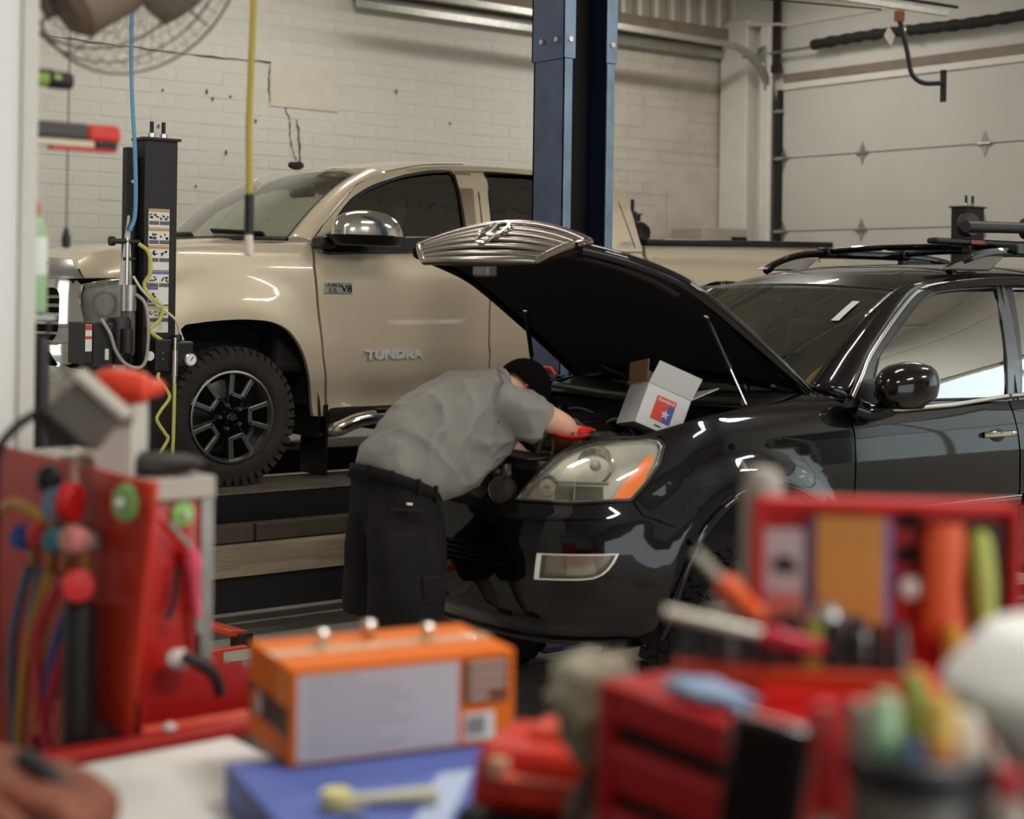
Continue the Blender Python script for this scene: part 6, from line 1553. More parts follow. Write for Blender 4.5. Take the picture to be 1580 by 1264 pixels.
il = thing('inspection_lamp', 'black and red inspection lamp sticking out below the torch', 'work lamp', (1.452, 3.80, 2.170))
MB().box((0.082, 0, 0.008), (0.165, 0.045, 0.040)).obj('body', mat('lamp_grey', '3f3a37', 0.5), il, bevel=0.008)
MB().box((0.205, 0, 0.006), (0.092, 0.047, 0.044)).obj('end_cap', mat('lamp_red', 'c62f22', 0.35), il, bevel=0.012)
MB().box((0.090, 0, -0.022), (0.180, 0.040, 0.016)).obj('led_strip', mat('led_strip', 'c9bda4', 0.4), il, bevel=0.003)
MB().box((0.212, 0, -0.022), (0.060, 0.042, 0.022)).obj('end_foot', M_BLACK, il, bevel=0.006)
MB().box((0.155, 0, -0.034), (0.17, 0.035, 0.010)).obj('red_keel', mat('lamp_red', 'c62f22', 0.35), il, bevel=0.003)
sh_ = thing('wall_shelf', 'small steel shelf bracket on the white partition', 'shelf', (1.452, 3.80, 1.722))
MB().b2((0, -0.05, -0.008), (0.075, 0.05, 0.0)).obj('plate', M_GALV, sh_, smooth=None)
MB().b2((0, -0.05, 0.0), (0.004, 0.05, 0.06)).obj('back_flange', M_GALV, sh_, smooth=None)
sc = thing('spray_can', 'green and white spray can with a red cap on the partition shelf', 'spray can', (1.487, 3.80, 1.722))
MB().lathe([(0.0, 0), (0.031, 0), (0.033, 0.006), (0.033, 0.205), (0.022, 0.235), (0.014, 0.242)], (0, 0, 0), (0, 0, 1), n=28).obj('body', mat('can_green', '8fae84', 0.4), sc)
MB().lathe([(0.0332, 0.10), (0.0334, 0.101), (0.0334, 0.19), (0.0332, 0.191)], (0, 0, 0), (0, 0, 1), n=28, cap=False).obj('label_band', mat('can_white', 'cdd3c8', 0.4), sc)
MB().lathe([(0.013, 0.24), (0.013, 0.27), (0.007, 0.28), (0.0, 0.28)], (0, 0, 0), (0, 0, 1), n=16).obj('nozzle', mat('cap_red', 'b52a2a', 0.4), sc)
um = thing('grease_gun', 'black grease gun hanging with its loop below the spray can', 'grease gun', (1.495, 3.765, 1.36))
MB().lathe([(0.0, 0), (0.017, 0), (0.020, 0.01), (0.020, 0.29), (0.012, 0.31)], (0, 0, 0), (0, 0, 1), n=20).obj('barrel', M_BLACK, um)
MB().tube([(0.020 * math.cos(a), 0, 0.335 + 0.03 * math.sin(a)) for a in np.linspace(0, 2 * PI, 18, endpoint=False)], 0.005, n=6, closed=True).obj('hanging_loop', M_BLACK, um)
MB().b2((-0.043, -0.004, 0.355), (0.0, 0.004, 0.363)).obj('peg', M_GALV, um, smooth=None)
pn = thing('pull_cord', 'thin black cord hanging with a dark weight in front of the pickup bonnet', 'pull cord', (1.78, 4.31, 1.90))
MB().tube([(0, 0, 0.05), (0.004, 0, 1.0), (0.0, 0, 2.84)], 0.0022, n=5).obj('cord', M_DARKSTEEL, pn)
MB().lathe([(0.0, 0), (0.012, 0.004), (0.013, 0.03), (0.006, 0.055), (0.002, 0.06)], (0, 0, 0), (0, 0, 1), n=14).obj('weight', M_BLACK, pn)
yh = thing('drop_hose', 'yellow air hose hanging from the ceiling with black sleeve and pale tip', 'hose', (2.43, 4.447, 1.895))
MB().tube([(0, 0, 0.19), (-0.004, 0.002, 0.4), (0.004, -0.003, 0.8), (0.02, -0.01, 1.6), (0.03, -0.015, 2.84)], 0.0105, n=10).obj('hose', mat('hose_yellow', 'a8953f', 0.5), yh)
MB().lathe([(0.011, 0.065), (0.015, 0.07), (0.015, 0.19), (0.011, 0.195)], (0, 0, 0), (0, 0, 1), n=16).obj('sleeve', M_BLACK, yh)
MB().lathe([(0.004, 0.0), (0.013, 0.006), (0.015, 0.03), (0.012, 0.068)], (0, 0, 0), (0, 0, 1), n=16).obj('tip', mat('pale_tip', 'cfc4b4', 0.5), yh)
# red tool cabinet with a tall side panel
tc = thing('tool_cabinet', 'red tool cabinet with grey worktop beside the white partition', 'cabinet', (0, 0, 0))
MB().b2((1.285, 2.94, 0.10), (1.505, 3.60, 1.372)).obj('body', mat('bright_red', 'b81e14', 0.35, coat=0.3), tc, smooth=None, bevel=0.006)
MB().b2((1.265, 2.925, 1.372), (1.532, 3.62, 1.416)).obj('worktop', mat('worktop_grey', 'a9a49a', 0.5, var=0.06), tc, smooth=None, bevel=0.004)
for dx, w in ((1.505, 0.008), (1.514, 0.008), (1.523, 0.008)):
    MB().b2((dx, 2.932, 0.10), (dx + w, 2.955, 1.372)).obj('corner_rib', M_GALV, tc, smooth=None, bevel=0.002)
MB().b2((1.505, 2.945, 0.10), (1.531, 3.0, 1.372)).obj('corner_post', M_GALV, tc, smooth=None)
sp_ = MB()
pts = [(1.252, 3.36), (1.252, 3.1), (1.252, 2.88), (1.246, 2.82), (1.244, 2.76), (1.246, 2.70), (1.250, 2.65), (1.258, 2.625)]
for x in (0.0, ): 
    sp_.grid([[(p[0], p[1] + (1.452 - z) * 0.20 * max(0, 3.36 - p[1]) / 0.76, z) for j, p in enumerate(pts)] for z in (0.985, 1.1, 1.2, 1.40, 1.452)])
spo = sp_.obj('side_panel', mat('panel_red', 'b53019', 0.5, var=0.06, vscale=4, spec=0.3), tc, smooth=60, solid=0.012)
MB().b2((1.262, 2.76, 0.10), (1.288, 2.94, 1.36)).obj('panel_stiffener', M_MAROON, tc, smooth=None)
for x, y in ((1.30, 2.98), (1.48, 2.98), (1.30, 3.55), (1.48, 3.55)):
    MB().lathe([(0, -0.02), (0.05, -0.02), (0.05, 0.02), (0, 0.02)], (x, y, 0.05), (1, 0, 0), n=20).obj('caster', M_BLACK, tc)
def green_disc(label, loc, ax, r=0.022):
    t = thing('magnet_hook', label, 'magnet hook', loc)
    a = Vector(ax).normalized()
    MB().lathe([(0, 0), (r, 0), (r * 1.03, 0.004), (r * 0.9, 0.010), (0, 0.011)], (0, 0, 0), tuple(a), n=28).obj('disc', mat('magnet_green', '7fae5e', 0.4), t)
    MB().lathe([(0.006, 0.010), (0.0065, 0.02), (0.004, 0.024)], (0, 0, 0), tuple(a), n=12).obj('stud', mat('stud_white', 'd6d6d0', 0.4), t)
    return t
green_disc('round green magnet hook on the red cabinet front', (1.463, 2.938, 1.343), (0, -1, 0), 0.026)
green_disc('round green magnet hook on the red side panel', (1.236, 2.70, 1.408), (-1.0, -0.25, 0.05), 0.034)
pk = thing('pink_blow_gun', 'pink handled blow gun hanging on the red cabinet front', 'blow gun', (1.475, 2.915, 1.24))
MB().tube([(0.0, 0.0, 0.085), (0.0, 0, 0.03)], 0.003, n=6).obj('hanging_wire', M_ZINC, pk)
MB().lathe([(0.0, 0.04), (0.016, 0.035), (0.020, 0.01), (0.014, -0.02), (0.010, -0.06), (0.0115, -0.09), (0.010, -0.105)], (0, 0, 0), (-0.12, 0, 1), n=18).obj('grip', mat('hot_pink', 'cf4a62', 0.45), pk)
MB().tube([(0.012, 0, -0.10), (0.016, 0, -0.135)], 0.008, n=10).obj('coupler', M_ZINC, pk)
MB().tube([(0.016, 0, -0.135), (0.02, 0, -0.24), (0.03, 0.02, -0.5), (0.03, 0.02, -1.23)], 0.006, n=8).obj('hose', M_BLACK, pk)
MB().tube([(-0.002, 0, 0.035), (-0.025, 0, 0.06), (-0.05, 0, 0.09)], 0.006, n=8).obj('lever', mat('lever_grey', '8f8981', 0.4), pk)
MB().tube(spline([(-0.03, 0, 0.0), (-0.034, 0, -0.04), (-0.04, 0, -0.08), (-0.05, 0, -0.10)], 4), 0.006, n=8).obj('side_tube', M_BLACK, pk)
# things on the cabinet top
wl = thing('work_light', 'grey flood work light tipped on its curved black arm', 'work light', (1.222, 2.852, 1.558), CAM_YAW - PI / 2)
tilt = Matrix.Rotation(R(40), 4, 'Y')
q = MB(); q.box((0, 0, 0), (0.118, 0.07, 0.085), taper=(0.86, 0.9)); q.xf(tilt); q.obj('housing', mat('lamp_steel', '6f6a64', 0.4, metal=0.5), wl, bevel=0.008)
q = MB(); q.box((0.0, 0, 0.047), (0.128, 0.082, 0.014)); q.xf(tilt); q.obj('bezel', mat('bezel_grey', 'a19b90', 0.4), wl, bevel=0.004)
q = MB(); q.box((-0.02, 0, -0.052), (0.085, 0.06, 0.034)); q.xf(tilt); q.obj('driver_box', M_BLACK, wl, bevel=0.006)
MB().tube(spline([(-0.065, 0.0, 0.012), (-0.10, -0.01, -0.005), (-0.135, -0.02, -0.035), (-0.158, -0.02, -0.075), (-0.163, -0.02, -0.16), (-0.163, -0.02, -0.5), (-0.163, -0.02, -1.555)], 6), 0.0085, n=10).obj('arm', M_BLACK, wl)
iw = thing('impact_wrench', 'orange red impact wrench lying behind the work light', 'impact wrench', (1.345, 2.965, 1.60), CAM_YAW - PI / 2)
MB().lathe([(0.0, -0.05), (0.026, -0.05), (0.034, -0.03), (0.036, 0.01), (0.030, 0.045), (0.018, 0.055), (0.0, 0.056)], (0, 0, 0), (1, 0, -0.1), n=24).obj('body', mat('tool_orange', 'cf3d20', 0.4), iw)
MB().loft([ring((0.012, 0.02, -0.012), (0.020, 0, 0), (0, 0, 0.018)), ring((0.016, 0.09, -0.014), (0.017, 0, 0), (0, 0, 0.016)), ring((0.022, 0.155, -0.014), (0.022, 0, 0), (0, 0, 0.018)), ring((0.022, 0.181, -0.014), (0.024, 0, 0), (0, 0, 0.02))]).obj('handle', mat('tool_orange', 'cf3d20', 0.4), iw)
MB().lathe([(0.0, 0), (0.014, 0.0), (0.012, 0.035), (0, 0.036)], (-0.05, 0, 0.005), (-1, 0, 0.1), n=16).obj('anvil', mat('anvil_pink', 'd9856f', 0.4), iw)
wp_ = thing('pale_carton', 'pale grey carton on the cabinet worktop under the impact wrench', 'carton', (1.35, 3.0, 1.417), CAM_YAW - PI / 2)
MB().b2((-0.04, -0.02, 0.0), (0.035, 0.12, 0.146)).obj('box', mat('carton_pale', 'b5b1a8', 0.7), wp_, smooth=None, bevel=0.003)
MB().b2((-0.04, -0.021, 0.10), (0.035, -0.02, 0.13)).obj('tape_band', mat('tape_grey', '8f8b84', 0.5), wp_, smooth=None)
def crumple(name, label, cat, loc, size, m, seed, rz=0.0, n=22, k=14, amp=0.28):
    q = random.Random(seed); mb = MB(); rings_ = []
    for i in range(k + 1):
        th = PI * i / k; r_ = max(math.sin(th), 0.02)
        row = []
        for j in range(n):
            a = 2 * PI * j / n
            d = Vector((r_ * math.cos(a), r_ * math.sin(a), -math.cos(th)))
            f = 1 + amp * noise.noise(d * 2.2 + Vector((seed, 0, 0))) + amp * 0.7 * noise.noise(d * 5 + Vector((0, seed, 0)))
            row.append((d.x * size[0] * f, d.y * size[1] * f, max(-size[2], d.z * size[2] * f)))
        rings_.append(row)
    mb.loft(rings_)
    o = mb.obj(name, m, None, smooth=70, loc=(loc[0], loc[1], loc[2] + size[2]), rot=(0, 0, rz))
    return tag(o, label, cat)
crumple('shop_rag', 'crumpled dark grey rag on the cabinet worktop by the wheel', 'rag', (1.435, 3.01, 1.417), (0.098, 0.055, 0.022), mat('dark_rag', '3d3a37', 0.9, var=0.25, vscale=25), 3, CAM_YAW - PI / 2)
crumple('shop_rag', 'flat grey rag on the cabinet worktop behind the work light', 'rag', (1.335, 3.11, 1.417), (0.085, 0.06, 0.016), mat('mid_rag', '6b665f', 0.9, var=0.2, vscale=25), 8, CAM_YAW - PI / 2)
# refrigerant manifold with coloured hoses hung on the side panel
mg = thing('manifold_gauge', 'refrigerant manifold with red gauge and coloured knobs on the side panel', 'manifold gauge', (1.20, 2.87, 1.33))
MB().box((0, 0, 0.0), (0.035, 0.20, 0.030)).obj('block', M_ALU, mg, bevel=0.004)
MB().lathe([(0, 0), (0.034, 0.0), (0.038, 0.006), (0.038, 0.022), (0.032, 0.026), (0, 0.026)], (0.0, -0.03, 0.062), (-0.55, 0.80, 0.1), n=28).obj('high_gauge', mat('gauge_red', 'b81f1a', 0.35), mg)
MB().lathe([(0, 0.0), (0.032, 0.0005)], (-0.0145, -0.0088, 0.0648), (-0.55, 0.80, 0.1), n=28).obj('high_gauge_face', mat('gauge_white', 'e0ded6', 0.4), mg)
MB().lathe([(0, 0), (0.030, 0.0), (0.033, 0.006), (0.033, 0.022), (0, 0.024)], (0.0, 0.035, 0.055), (-0.9, -0.4, 0.1), n=28).obj('low_gauge', mat('gauge_blue', '6f86a8', 0.35), mg)
for y, z, m_, nm in ((0.150, -0.02, mat('knob_blue', '2b4f9e', 0.4), 'blue_knob'), (0.062, -0.006, mat('knob_red', 'c02824', 0.4), 'red_knob'), (-0.012, -0.006, mat('knob_teal', '2f6f77', 0.4), 'teal_knob'), (-0.092, 0.006, mat('knob_rose', 'c77b78', 0.4), 'rose_knob')):
    MB().lathe([(0.006, -0.02), (0.024, -0.018), (0.026, 0.0), (0.024, 0.016), (0.015, 0.022), (0.0, 0.022)], (-0.03, y, z), (-0.8, -0.5, 0.1), n=8).obj(nm, m_, mg, smooth=30)
    MB().cyl((-0.01, y, z - 0.02), (-0.005, y, z - 0.075), 0.009, n=10).obj('port', M_BRASS, mg)
MB().ell((-0.012, 0.075, 0.098), (0.024, 0.024, 0.028), n=16).obj('sight_bulb', M_BLACK, mg)
MB().tube(spline([(0.01, 0.0, 0.09), (0.01, 0.005, 0.13), (0.012, -0.03, 0.155), (0.02, -0.075, 0.15)], 5), 0.005, n=6).obj('hook', mat('hook_cream', 'c3a88f', 0.4), mg)
MB().lathe([(0, 0), (0.026, 0.0), (0.030, 0.008), (0.028, 0.03), (0, 0.032)], (-0.02, -0.085, -0.075), (-0.3, -0.9, 0), n=24).obj('low_port_gauge', mat('gauge_red2', 'cc2a22', 0.35), mg)
MB().lathe([(0, 0), (0.028, 0.0), (0.0295, 0.01), (0.0295, 0.27), (0.026, 0.28), (0, 0.28)], (-0.01, -0.075, -0.395), (0, 0, 1), n=24).obj('black_canister', mat('canister_black', '161514', 0.55), mg)
HY, HB, HR, HT = mat('hose_mustard', 'c0913a', 0.5), mat('hose_steel_blue', '557088', 0.5), mat('hose_crimson', 'c02838', 0.45), mat('hose_navy', '33559a', 0.5)
hose('refrigerant_hose', [(1.188, 2.905, 1.345), (1.16, 2.96, 1.37), (1.15, 3.03, 1.375), (1.15, 3.12, 1.335), (1.15, 3.23, 1.25), (1.15, 3.33, 1.12), (1.16, 3.40, 0.95), (1.18, 3.42, 0.4), (1.2, 3.42, 0.012)], 0.0105, HY, 'thick mustard hose arching off the manifold to the left edge')
hose('refrigerant_hose', [(1.18, 3.02, 1.25), (1.175, 3.055, 1.17), (1.172, 3.077, 1.083), (1.172, 3.07, 0.95), (1.175, 3.05, 0.8), (1.18, 3.0, 0.3), (1.2, 2.95, 0.012)], 0.0095, HB, 'leftmost steel blue hose below the blue manifold knob')
hose('refrigerant_hose', [(1.18, 2.965, 1.255), (1.172, 2.985, 1.15), (1.168, 3.01, 1.0), (1.17, 3.02, 0.88), (1.18, 3.0, 0.5), (1.22, 2.95, 0.012)], 0.0095, HB, 'second steel blue hose hanging beside the mustard one')
hose('refrigerant_hose', [(1.185, 2.93, 1.255), (1.165, 2.965, 1.13), (1.158, 2.99, 1.0), (1.16, 2.995, 0.88), (1.18, 2.96, 0.5), (1.24, 2.93, 0.012)], 0.0105, HY, 'mustard hose hanging straight down from the red manifold knob')
hose('refrigerant_hose', [(1.185, 2.905, 1.255), (1.17, 2.925, 1.12), (1.168, 2.94, 1.0), (1.17, 2.945, 0.88), (1.19, 2.93, 0.4), (1.25, 2.91, 0.012)], 0.0095, HY, 'second mustard hose hanging left of the crimson hose')
hose('refrigerant_hose', [(1.188, 2.86, 1.26), (1.165, 2.90, 1.18), (1.16, 2.925, 1.11), (1.16, 2.905, 1.0), (1.16, 2.86, 0.94), (1.165, 2.83, 0.91), (1.17, 2.86, 0.6), (1.2, 2.88, 0.012)], 0.010, HR, 'crimson hose swinging across below the teal knob')
hose('refrigerant_hose', [(1.19, 2.845, 1.15), (1.165, 2.86, 1.05), (1.162, 2.89, 0.97), (1.165, 2.94, 0.90), (1.18, 2.93, 0.4), (1.21, 2.92, 0.012)], 0.0095, HR, 'short crimson hose crossing behind the black canister')
hose('refrigerant_hose', [(1.19, 2.85, 1.20), (1.17, 2.875, 1.10), (1.172, 2.92, 0.98), (1.178, 2.955, 0.88), (1.19, 2.94, 0.4), (1.23, 2.90, 0.012)], 0.009, HT, 'navy blue hose hanging between the crimson hoses')
# red floor-jack end on the floor by the lift
fj = thing('creeper_frame', 'red steel frame with black end cap low on the floor by the lift', 'creeper', (3.36, 6.40, 0.0))
MB().b2((-0.75, 0.08, 0.20), (0.0, 0.12, 0.26)).obj('side_rail', M_REDO, fj, smooth=None, bevel=0.006)
MB().b2((-0.75, -0.30, 0.20), (0.0, -0.26, 0.26)).obj('side_rail', M_REDO, fj, smooth=None, bevel=0.006)
MB().box((0.03, 0.02, 0.275), (0.10, 0.30, 0.03), rot=(0, 0.15, 0.1)).obj('top_bar', M_REDO, fj, bevel=0.008)
MB().box((0.075, -0.10, 0.235), (0.07, 0.10, 0.085)).obj('end_cap', M_BLACK, fj, bevel=0.012)
MB().box((-0.04, -0.302, 0.225), (0.16, 0.004, 0.045)).obj('warning_label', mat('label_cream', 'b9b3a5', 0.6), fj, smooth=None)
for x, y in ((-0.68, 0.10), (-0.68, -0.28), (-0.05, 0.10), (-0.05, -0.28)):
    MB().b2((x - 0.02, y - 0.02, 0.05), (x + 0.02, y + 0.02, 0.21)).obj('leg', M_REDO, fj, smooth=None)
    MB().lathe([(0, -0.02), (0.045, -0.02), (0.045, 0.02), (0, 0.02)], (x, y, 0.045), (0, 1, 0), n=18).obj('caster', M_BLACK, fj)

# ------------------------------------------------------------------ the cluttered workbench close to the camera
VR = CAM_YAW - PI / 2
def F(r, f, z):
    return (math.sin(CAM_YAW) * r + math.cos(CAM_YAW) * f, -math.cos(CAM_YAW) * r + math.sin(CAM_YAW) * f, z)
BZ = 0.95
wb_ = thing('workbench', 'red workbench cart crowded with boxes and tools in the foreground', 'workbench', (0, 0, 0))
MB().b2((0.45, 0.55, BZ - 0.04), (1.80, 2.72, BZ)).obj('top', mat('bench_dark', '2c2522', 0.6, var=0.2, vscale=8), wb_, smooth=None, bevel=0.006)
MB().b2((0.42, 2.70, BZ - 0.06), (1.82, 2.745, BZ + 0.025)).obj('rim', M_RED, wb_, smooth=None, bevel=0.012)
MB().b2((0.42, 0.52, BZ - 0.06), (0.455, 2.745, BZ + 0.025)).obj('rim', M_RED, wb_, smooth=None, bevel=0.012)
MB().b2((0.46, 0.57, 0.12), (1.79, 2.69, BZ - 0.04)).obj('cabinet_body', M_RED, wb_, smooth=None, bevel=0.006)
for x, y in ((0.6, 0.7), (1.65, 0.7), (0.6, 2.55), (1.65, 2.55)):
    MB().lathe([(0, -0.025), (0.06, -0.025), (0.06, 0.025), (0, 0.025)], (x, y, 0.06), (1, 0, 0), n=20).obj('caster', M_BLACK, wb_)
tb_ = thing('parts_tub', 'deep red steel tub hooked behind the workbench rim', 'tub', (1.515, 2.83, 0.86))
MB().b2((-0.22, -0.075, 0.0), (0.24, 0.085, 0.006)).obj('base', M_MAROON, tb_, smooth=None)
MB().prism([(-0.22, 0.0), (0.24, 0.0), (0.24, 0.115), (0.02, 0.185), (-0.22, 0.185)], 0.078, 0.085, 'xz').obj('back_wall', mat('tub_red', '9e1512', 0.4), tb_, smooth=None)
MB().b2((-0.22, -0.075, 0.0), (-0.214, 0.085, 0.17)).obj('side_wall', mat('tub_red', '9e1512', 0.4), tb_, smooth=None)
MB().b2((0.234, -0.075, 0.0), (0.24, 0.085, 0.11)).obj('side_wall', mat('tub_red', '9e1512', 0.4), tb_, smooth=None)
MB().b2((-0.22, -0.078, 0.0), (0.24, -0.072, 0.105)).obj('front_wall', M_RED, tb_, smooth=None)
MB().tube([(-0.22, -0.075, 0.11), (0.24, -0.075, 0.105)], 0.012, n=10).obj('rolled_rim', M_REDO, tb_)
for k in range(4):
    MB().b2((-0.22, -0.075, -0.85), (-0.19, -0.045, 0.0)).obj('leg', M_MAROON, tb_, smooth=None, loc=((0, 0, 0), (0.43, 0, 0), (0, 0.13, 0), (0.43, 0.13, 0))[k])
crumple('shop_towel', 'white shop towel stuffed at the edge of the red tub', 'towel', (1.43, 2.875, 1.045), (0.028, 0.016, 0.020), mat('towel_white', 'd3cfc8', 0.9), 5)
hose('bungee_cord', [(1.40, 2.80, 1.09), (1.43, 2.79, 1.075), (1.46, 2.785, 1.05), (1.475, 2.785, 1.01)], 0.012, M_BLACK, 'short black bungee cord curling over the red tub', 'cord')
crumple('paper_ball', 'small crumpled white paper on the tub rim', 'paper', (1.335, 2.72, 0.976), (0.014, 0.010, 0.007), mat('towel_white', 'd3cfc8', 0.9), 12)
# big white sheet
ws_ = MB(); ol = [(0.985, 2.665), (1.44, 2.68), (1.43, 2.18), (0.93, 2.30), (0.95, 2.55)]
ws_.prism(ol, BZ + 0.0005, BZ + 0.008, 'xy')
tag(ws_.obj('cardboard_sheet', mat('white_card', 'd6d5d0', 0.7, var=0.03), None, smooth=None, bevel=0.003), 'large white cardboard sheet lying flat on the workbench', 'cardboard')
# brown leather glove
gl = thing('leather_glove', 'brown leather work glove at the bottom left corner of the picture', 'glove', F(-0.66, 2.15, 1.075), VR)
po = thing('leather_pouch', 'dark brown leather pouch under the work glove', 'pouch', F(-0.68, 2.15, BZ), VR)
MB().box((0, 0, 0.055), (0.22, 0.16, 0.11), taper=(0.9, 0.9)).obj('bag', mat('pouch_brown', '4a2b20', 0.7, var=0.2, vscale=10), po, bevel=0.02, seg=3)
MB().box((0, -0.082, 0.07), (0.10, 0.012, 0.06)).obj('flap', mat('pouch_brown', '4a2b20', 0.7, var=0.2, vscale=10), po, bevel=0.006)
M_LEA = mat('brown_leather', '7a4431', 0.7, var=0.2, vscale=14, bump=0.3, bscale=40)
g = MB(); g.ell((-0.03, 0, 0.05), (0.075, 0.08, 0.055), rot=(0, 0.3, 0.3))
for k, (y, l) in enumerate(((-0.06, 0.075), (-0.02, 0.09), (0.02, 0.085), (0.055, 0.07))):
    limb(g, [Vector((0.02, y, 0.05)), Vector((0.06, y * 1.1, 0.045)), Vector((0.06 + l * 0.6, y * 1.15, 0.02)), Vector((0.05 + l, y * 1.15, 0.0))], [0.022, 0.021, 0.019, 0.015])
limb(g, [Vector((-0.05, -0.06, 0.04)), Vector((0.0, -0.11, 0.05)), Vector((0.05, -0.12, 0.03))], [0.024, 0.021, 0.016])
organic('hand', g, 0.007, 4, M_LEA, gl, lambda c: 0.006 * noise.noise(c * 30))
MB().lathe([(0.055, 0), (0.066, 0.05), (0.075, 0.11), (0.072, 0.11), (0.055, 0.02)], (-0.08, 0, 0.05), (-1, 0.1, 0.1), n=22, cap=False).obj('cuff', M_LEA, gl)
MB().tube([(0.01 + 0.02 * i, -0.02 + 0.004 * i, 0.096 - 0.0055 * i * i) for i in range(6)], 0.014, n=8).obj('dark_patch', M_BLACK, gl)
# blue and white carton with the orange box on top
cb = thing('blue_carton', 'flat blue and white striped carton under the orange box', 'carton', F(-0.17, 2.52, BZ + 0.009), VR + R(24))
MB().box((0, -0.03, 0.036), (0.46, 0.42, 0.070)).obj('box', mat('carton_blue', '5567ad', 0.55, var=0.04), cb, smooth=None, bevel=0.004)
for k, (x0, w) in enumerate(((0.03, 0.06), (0.115, 0.05), (0.185, 0.035))):
    MB().prism([(x0 - 0.10, -0.239), (x0 - 0.10 + w, -0.239), (x0 + 0.04 + w, 0.0), (x0 + 0.04, 0.0)], 0.0712, 0.0718, 'xy').obj('print_stripe', mat('print_pale_blue' if k < 2 else 'print_white', 'a7b4cf' if k < 2 else 'd9dadb', 0.55), cb, smooth=None)
MB().prism([(-0.229, -0.239), (-0.13, -0.239), (-0.229, -0.16)], 0.0712, 0.0718, 'xy').obj('print_stripe', mat('print_white', 'd9dadb', 0.55), cb, smooth=None)
ob = thing('orange_box', 'orange product box with a big white label panel on the workbench', 'box', F(-0.215, 2.745, BZ + 0.0825), VR + R(26))
M_OR = mat('box_orange', 'd8680e', 0.55, var=0.03, spec=0.25)
BW, BD, BHh = 0.400, 0.225, 0.158
MB().b2((-BW / 2, -BD / 2, 0), (BW / 2, BD / 2, BHh)).obj('carton', M_OR, ob, smooth=None, bevel=0.004)
fy = -BD / 2 - 0.0006
MB().b2((-BW / 2 + 0.012, fy - 0.0006, 0.006), (BW / 2 - 0.105, fy, BHh - 0.012)).obj('label_panel', mat('label_lilac_white', 'b9b5b9', 0.6, var=0.02), ob, smooth=None)
for k in range(7):
    MB().b2((-BW / 2 + 0.03, fy - 0.001, 0.022 + 0.018 * k), (-BW / 2 + 0.03 + (0.17, 0.12, 0.18, 0.15, 0.18, 0.16, 0.09)[k], fy - 0.0006, 0.0265 + 0.018 * k)).obj('print_line', mat('faint_print', '9f9a9e', 0.6), ob, smooth=None)
MB().b2((BW / 2 - 0.098, fy - 0.0006, 0.070), (BW / 2 - 0.012, fy, BHh - 0.012)).obj('print_block', mat('print_brown', '6a3a22', 0.6), ob, smooth=None)
for k in range(4):
    MB().b2((BW / 2 - 0.085, fy - 0.0012, 0.078 + 0.018 * k), (BW / 2 - (0.05 if k == 0 else 0.018), fy - 0.0006, 0.088 + 0.018 * k)).obj('print_line', mat('print_tan', 'b09a8c', 0.6), ob, smooth=None)
bcd = MB().b2((BW / 2 - 0.095, fy - 0.0006, 0.010), (BW / 2 - 0.038, fy, 0.056)).obj('barcode_label', mat('label_white', 'd3d1ca', 0.5), ob, smooth=None)
rb = random.Random(2)
for k in range(9):
    MB().b2((BW / 2 - 0.090 + 0.0040 * k, fy - 0.0012, 0.018), (BW / 2 - 0.0885 + 0.0040 * k + 0.001 * rb.random(), fy - 0.0006, 0.050)).obj('bar', lk, bcd, smooth=None)
sxx = -BW / 2 - 0.0006
MB().b2((sxx - 0.0006, -BD / 2 + 0.002, 0.045), (sxx, BD / 2 - 0.002, 0.092)).obj('side_band', M_BLACK, ob, smooth=None)
MB().b2((sxx - 0.0006, -0.10, 0.092), (sxx, -0.055, 0.15)).obj('side_panel_print', mat('print_amber', 'e58a34', 0.5), ob, smooth=None)
MB().lathe([(0, 0), (0.022, 0.0006)], (sxx - 0.0006, 0.05, 0.068), (-1, 0, 0), n=24).obj('side_logo_disc', mat('print_silver', 'b9aeb0', 0.4), ob)
MB().lathe([(0, 0), (0.018, 0.0006)], (sxx - 0.0006, 0.078, 0.068), (-1, 0, 0), n=24).obj('side_logo_disc', M_OR, ob)
MB().b2((-BW / 2, -0.02, BHh + 0.0002), (BW / 2, 0.02, BHh + 0.0008)).obj('packing_tape', mat('tape_clear', 'd9b48c', 0.12, coat=0.6), ob, smooth=None)
def small_lathe(name, label, cat, loc, prof, m, ax=(0, 0, 1), n=20, group=None):
    return tag(MB().lathe(prof, (0, 0, 0), ax, n=n).obj(name, m, None, loc=loc), label, cat, group)
M_SOCK = mat('chrome_socket', 'cfcec9', 0.3, metal=1.0)
sk = [(0, 0), (0.011, 0), (0.012, 0.002), (0.012, 0.024), (0.009, 0.028), (0, 0.028)]
for k, (dx, dy, l) in enumerate(((-0.10, 0.02, 'left chrome socket on top of the orange box'), (0.0, 0.06, 'middle chrome socket on top of the orange box'), (0.085, 0.0, 'right chrome socket on top of the orange box'))):
    a = VR + R(26); p = F(-0.215, 2.745, BZ + 0.0825 + BHh + 0.001)
    small_lathe('socket', l, 'socket', (p[0] + dx * math.cos(a) - dy * math.sin(a), p[1] + dx * math.sin(a) + dy * math.cos(a), p[2]), sk, M_SOCK, group='loose chrome sockets')
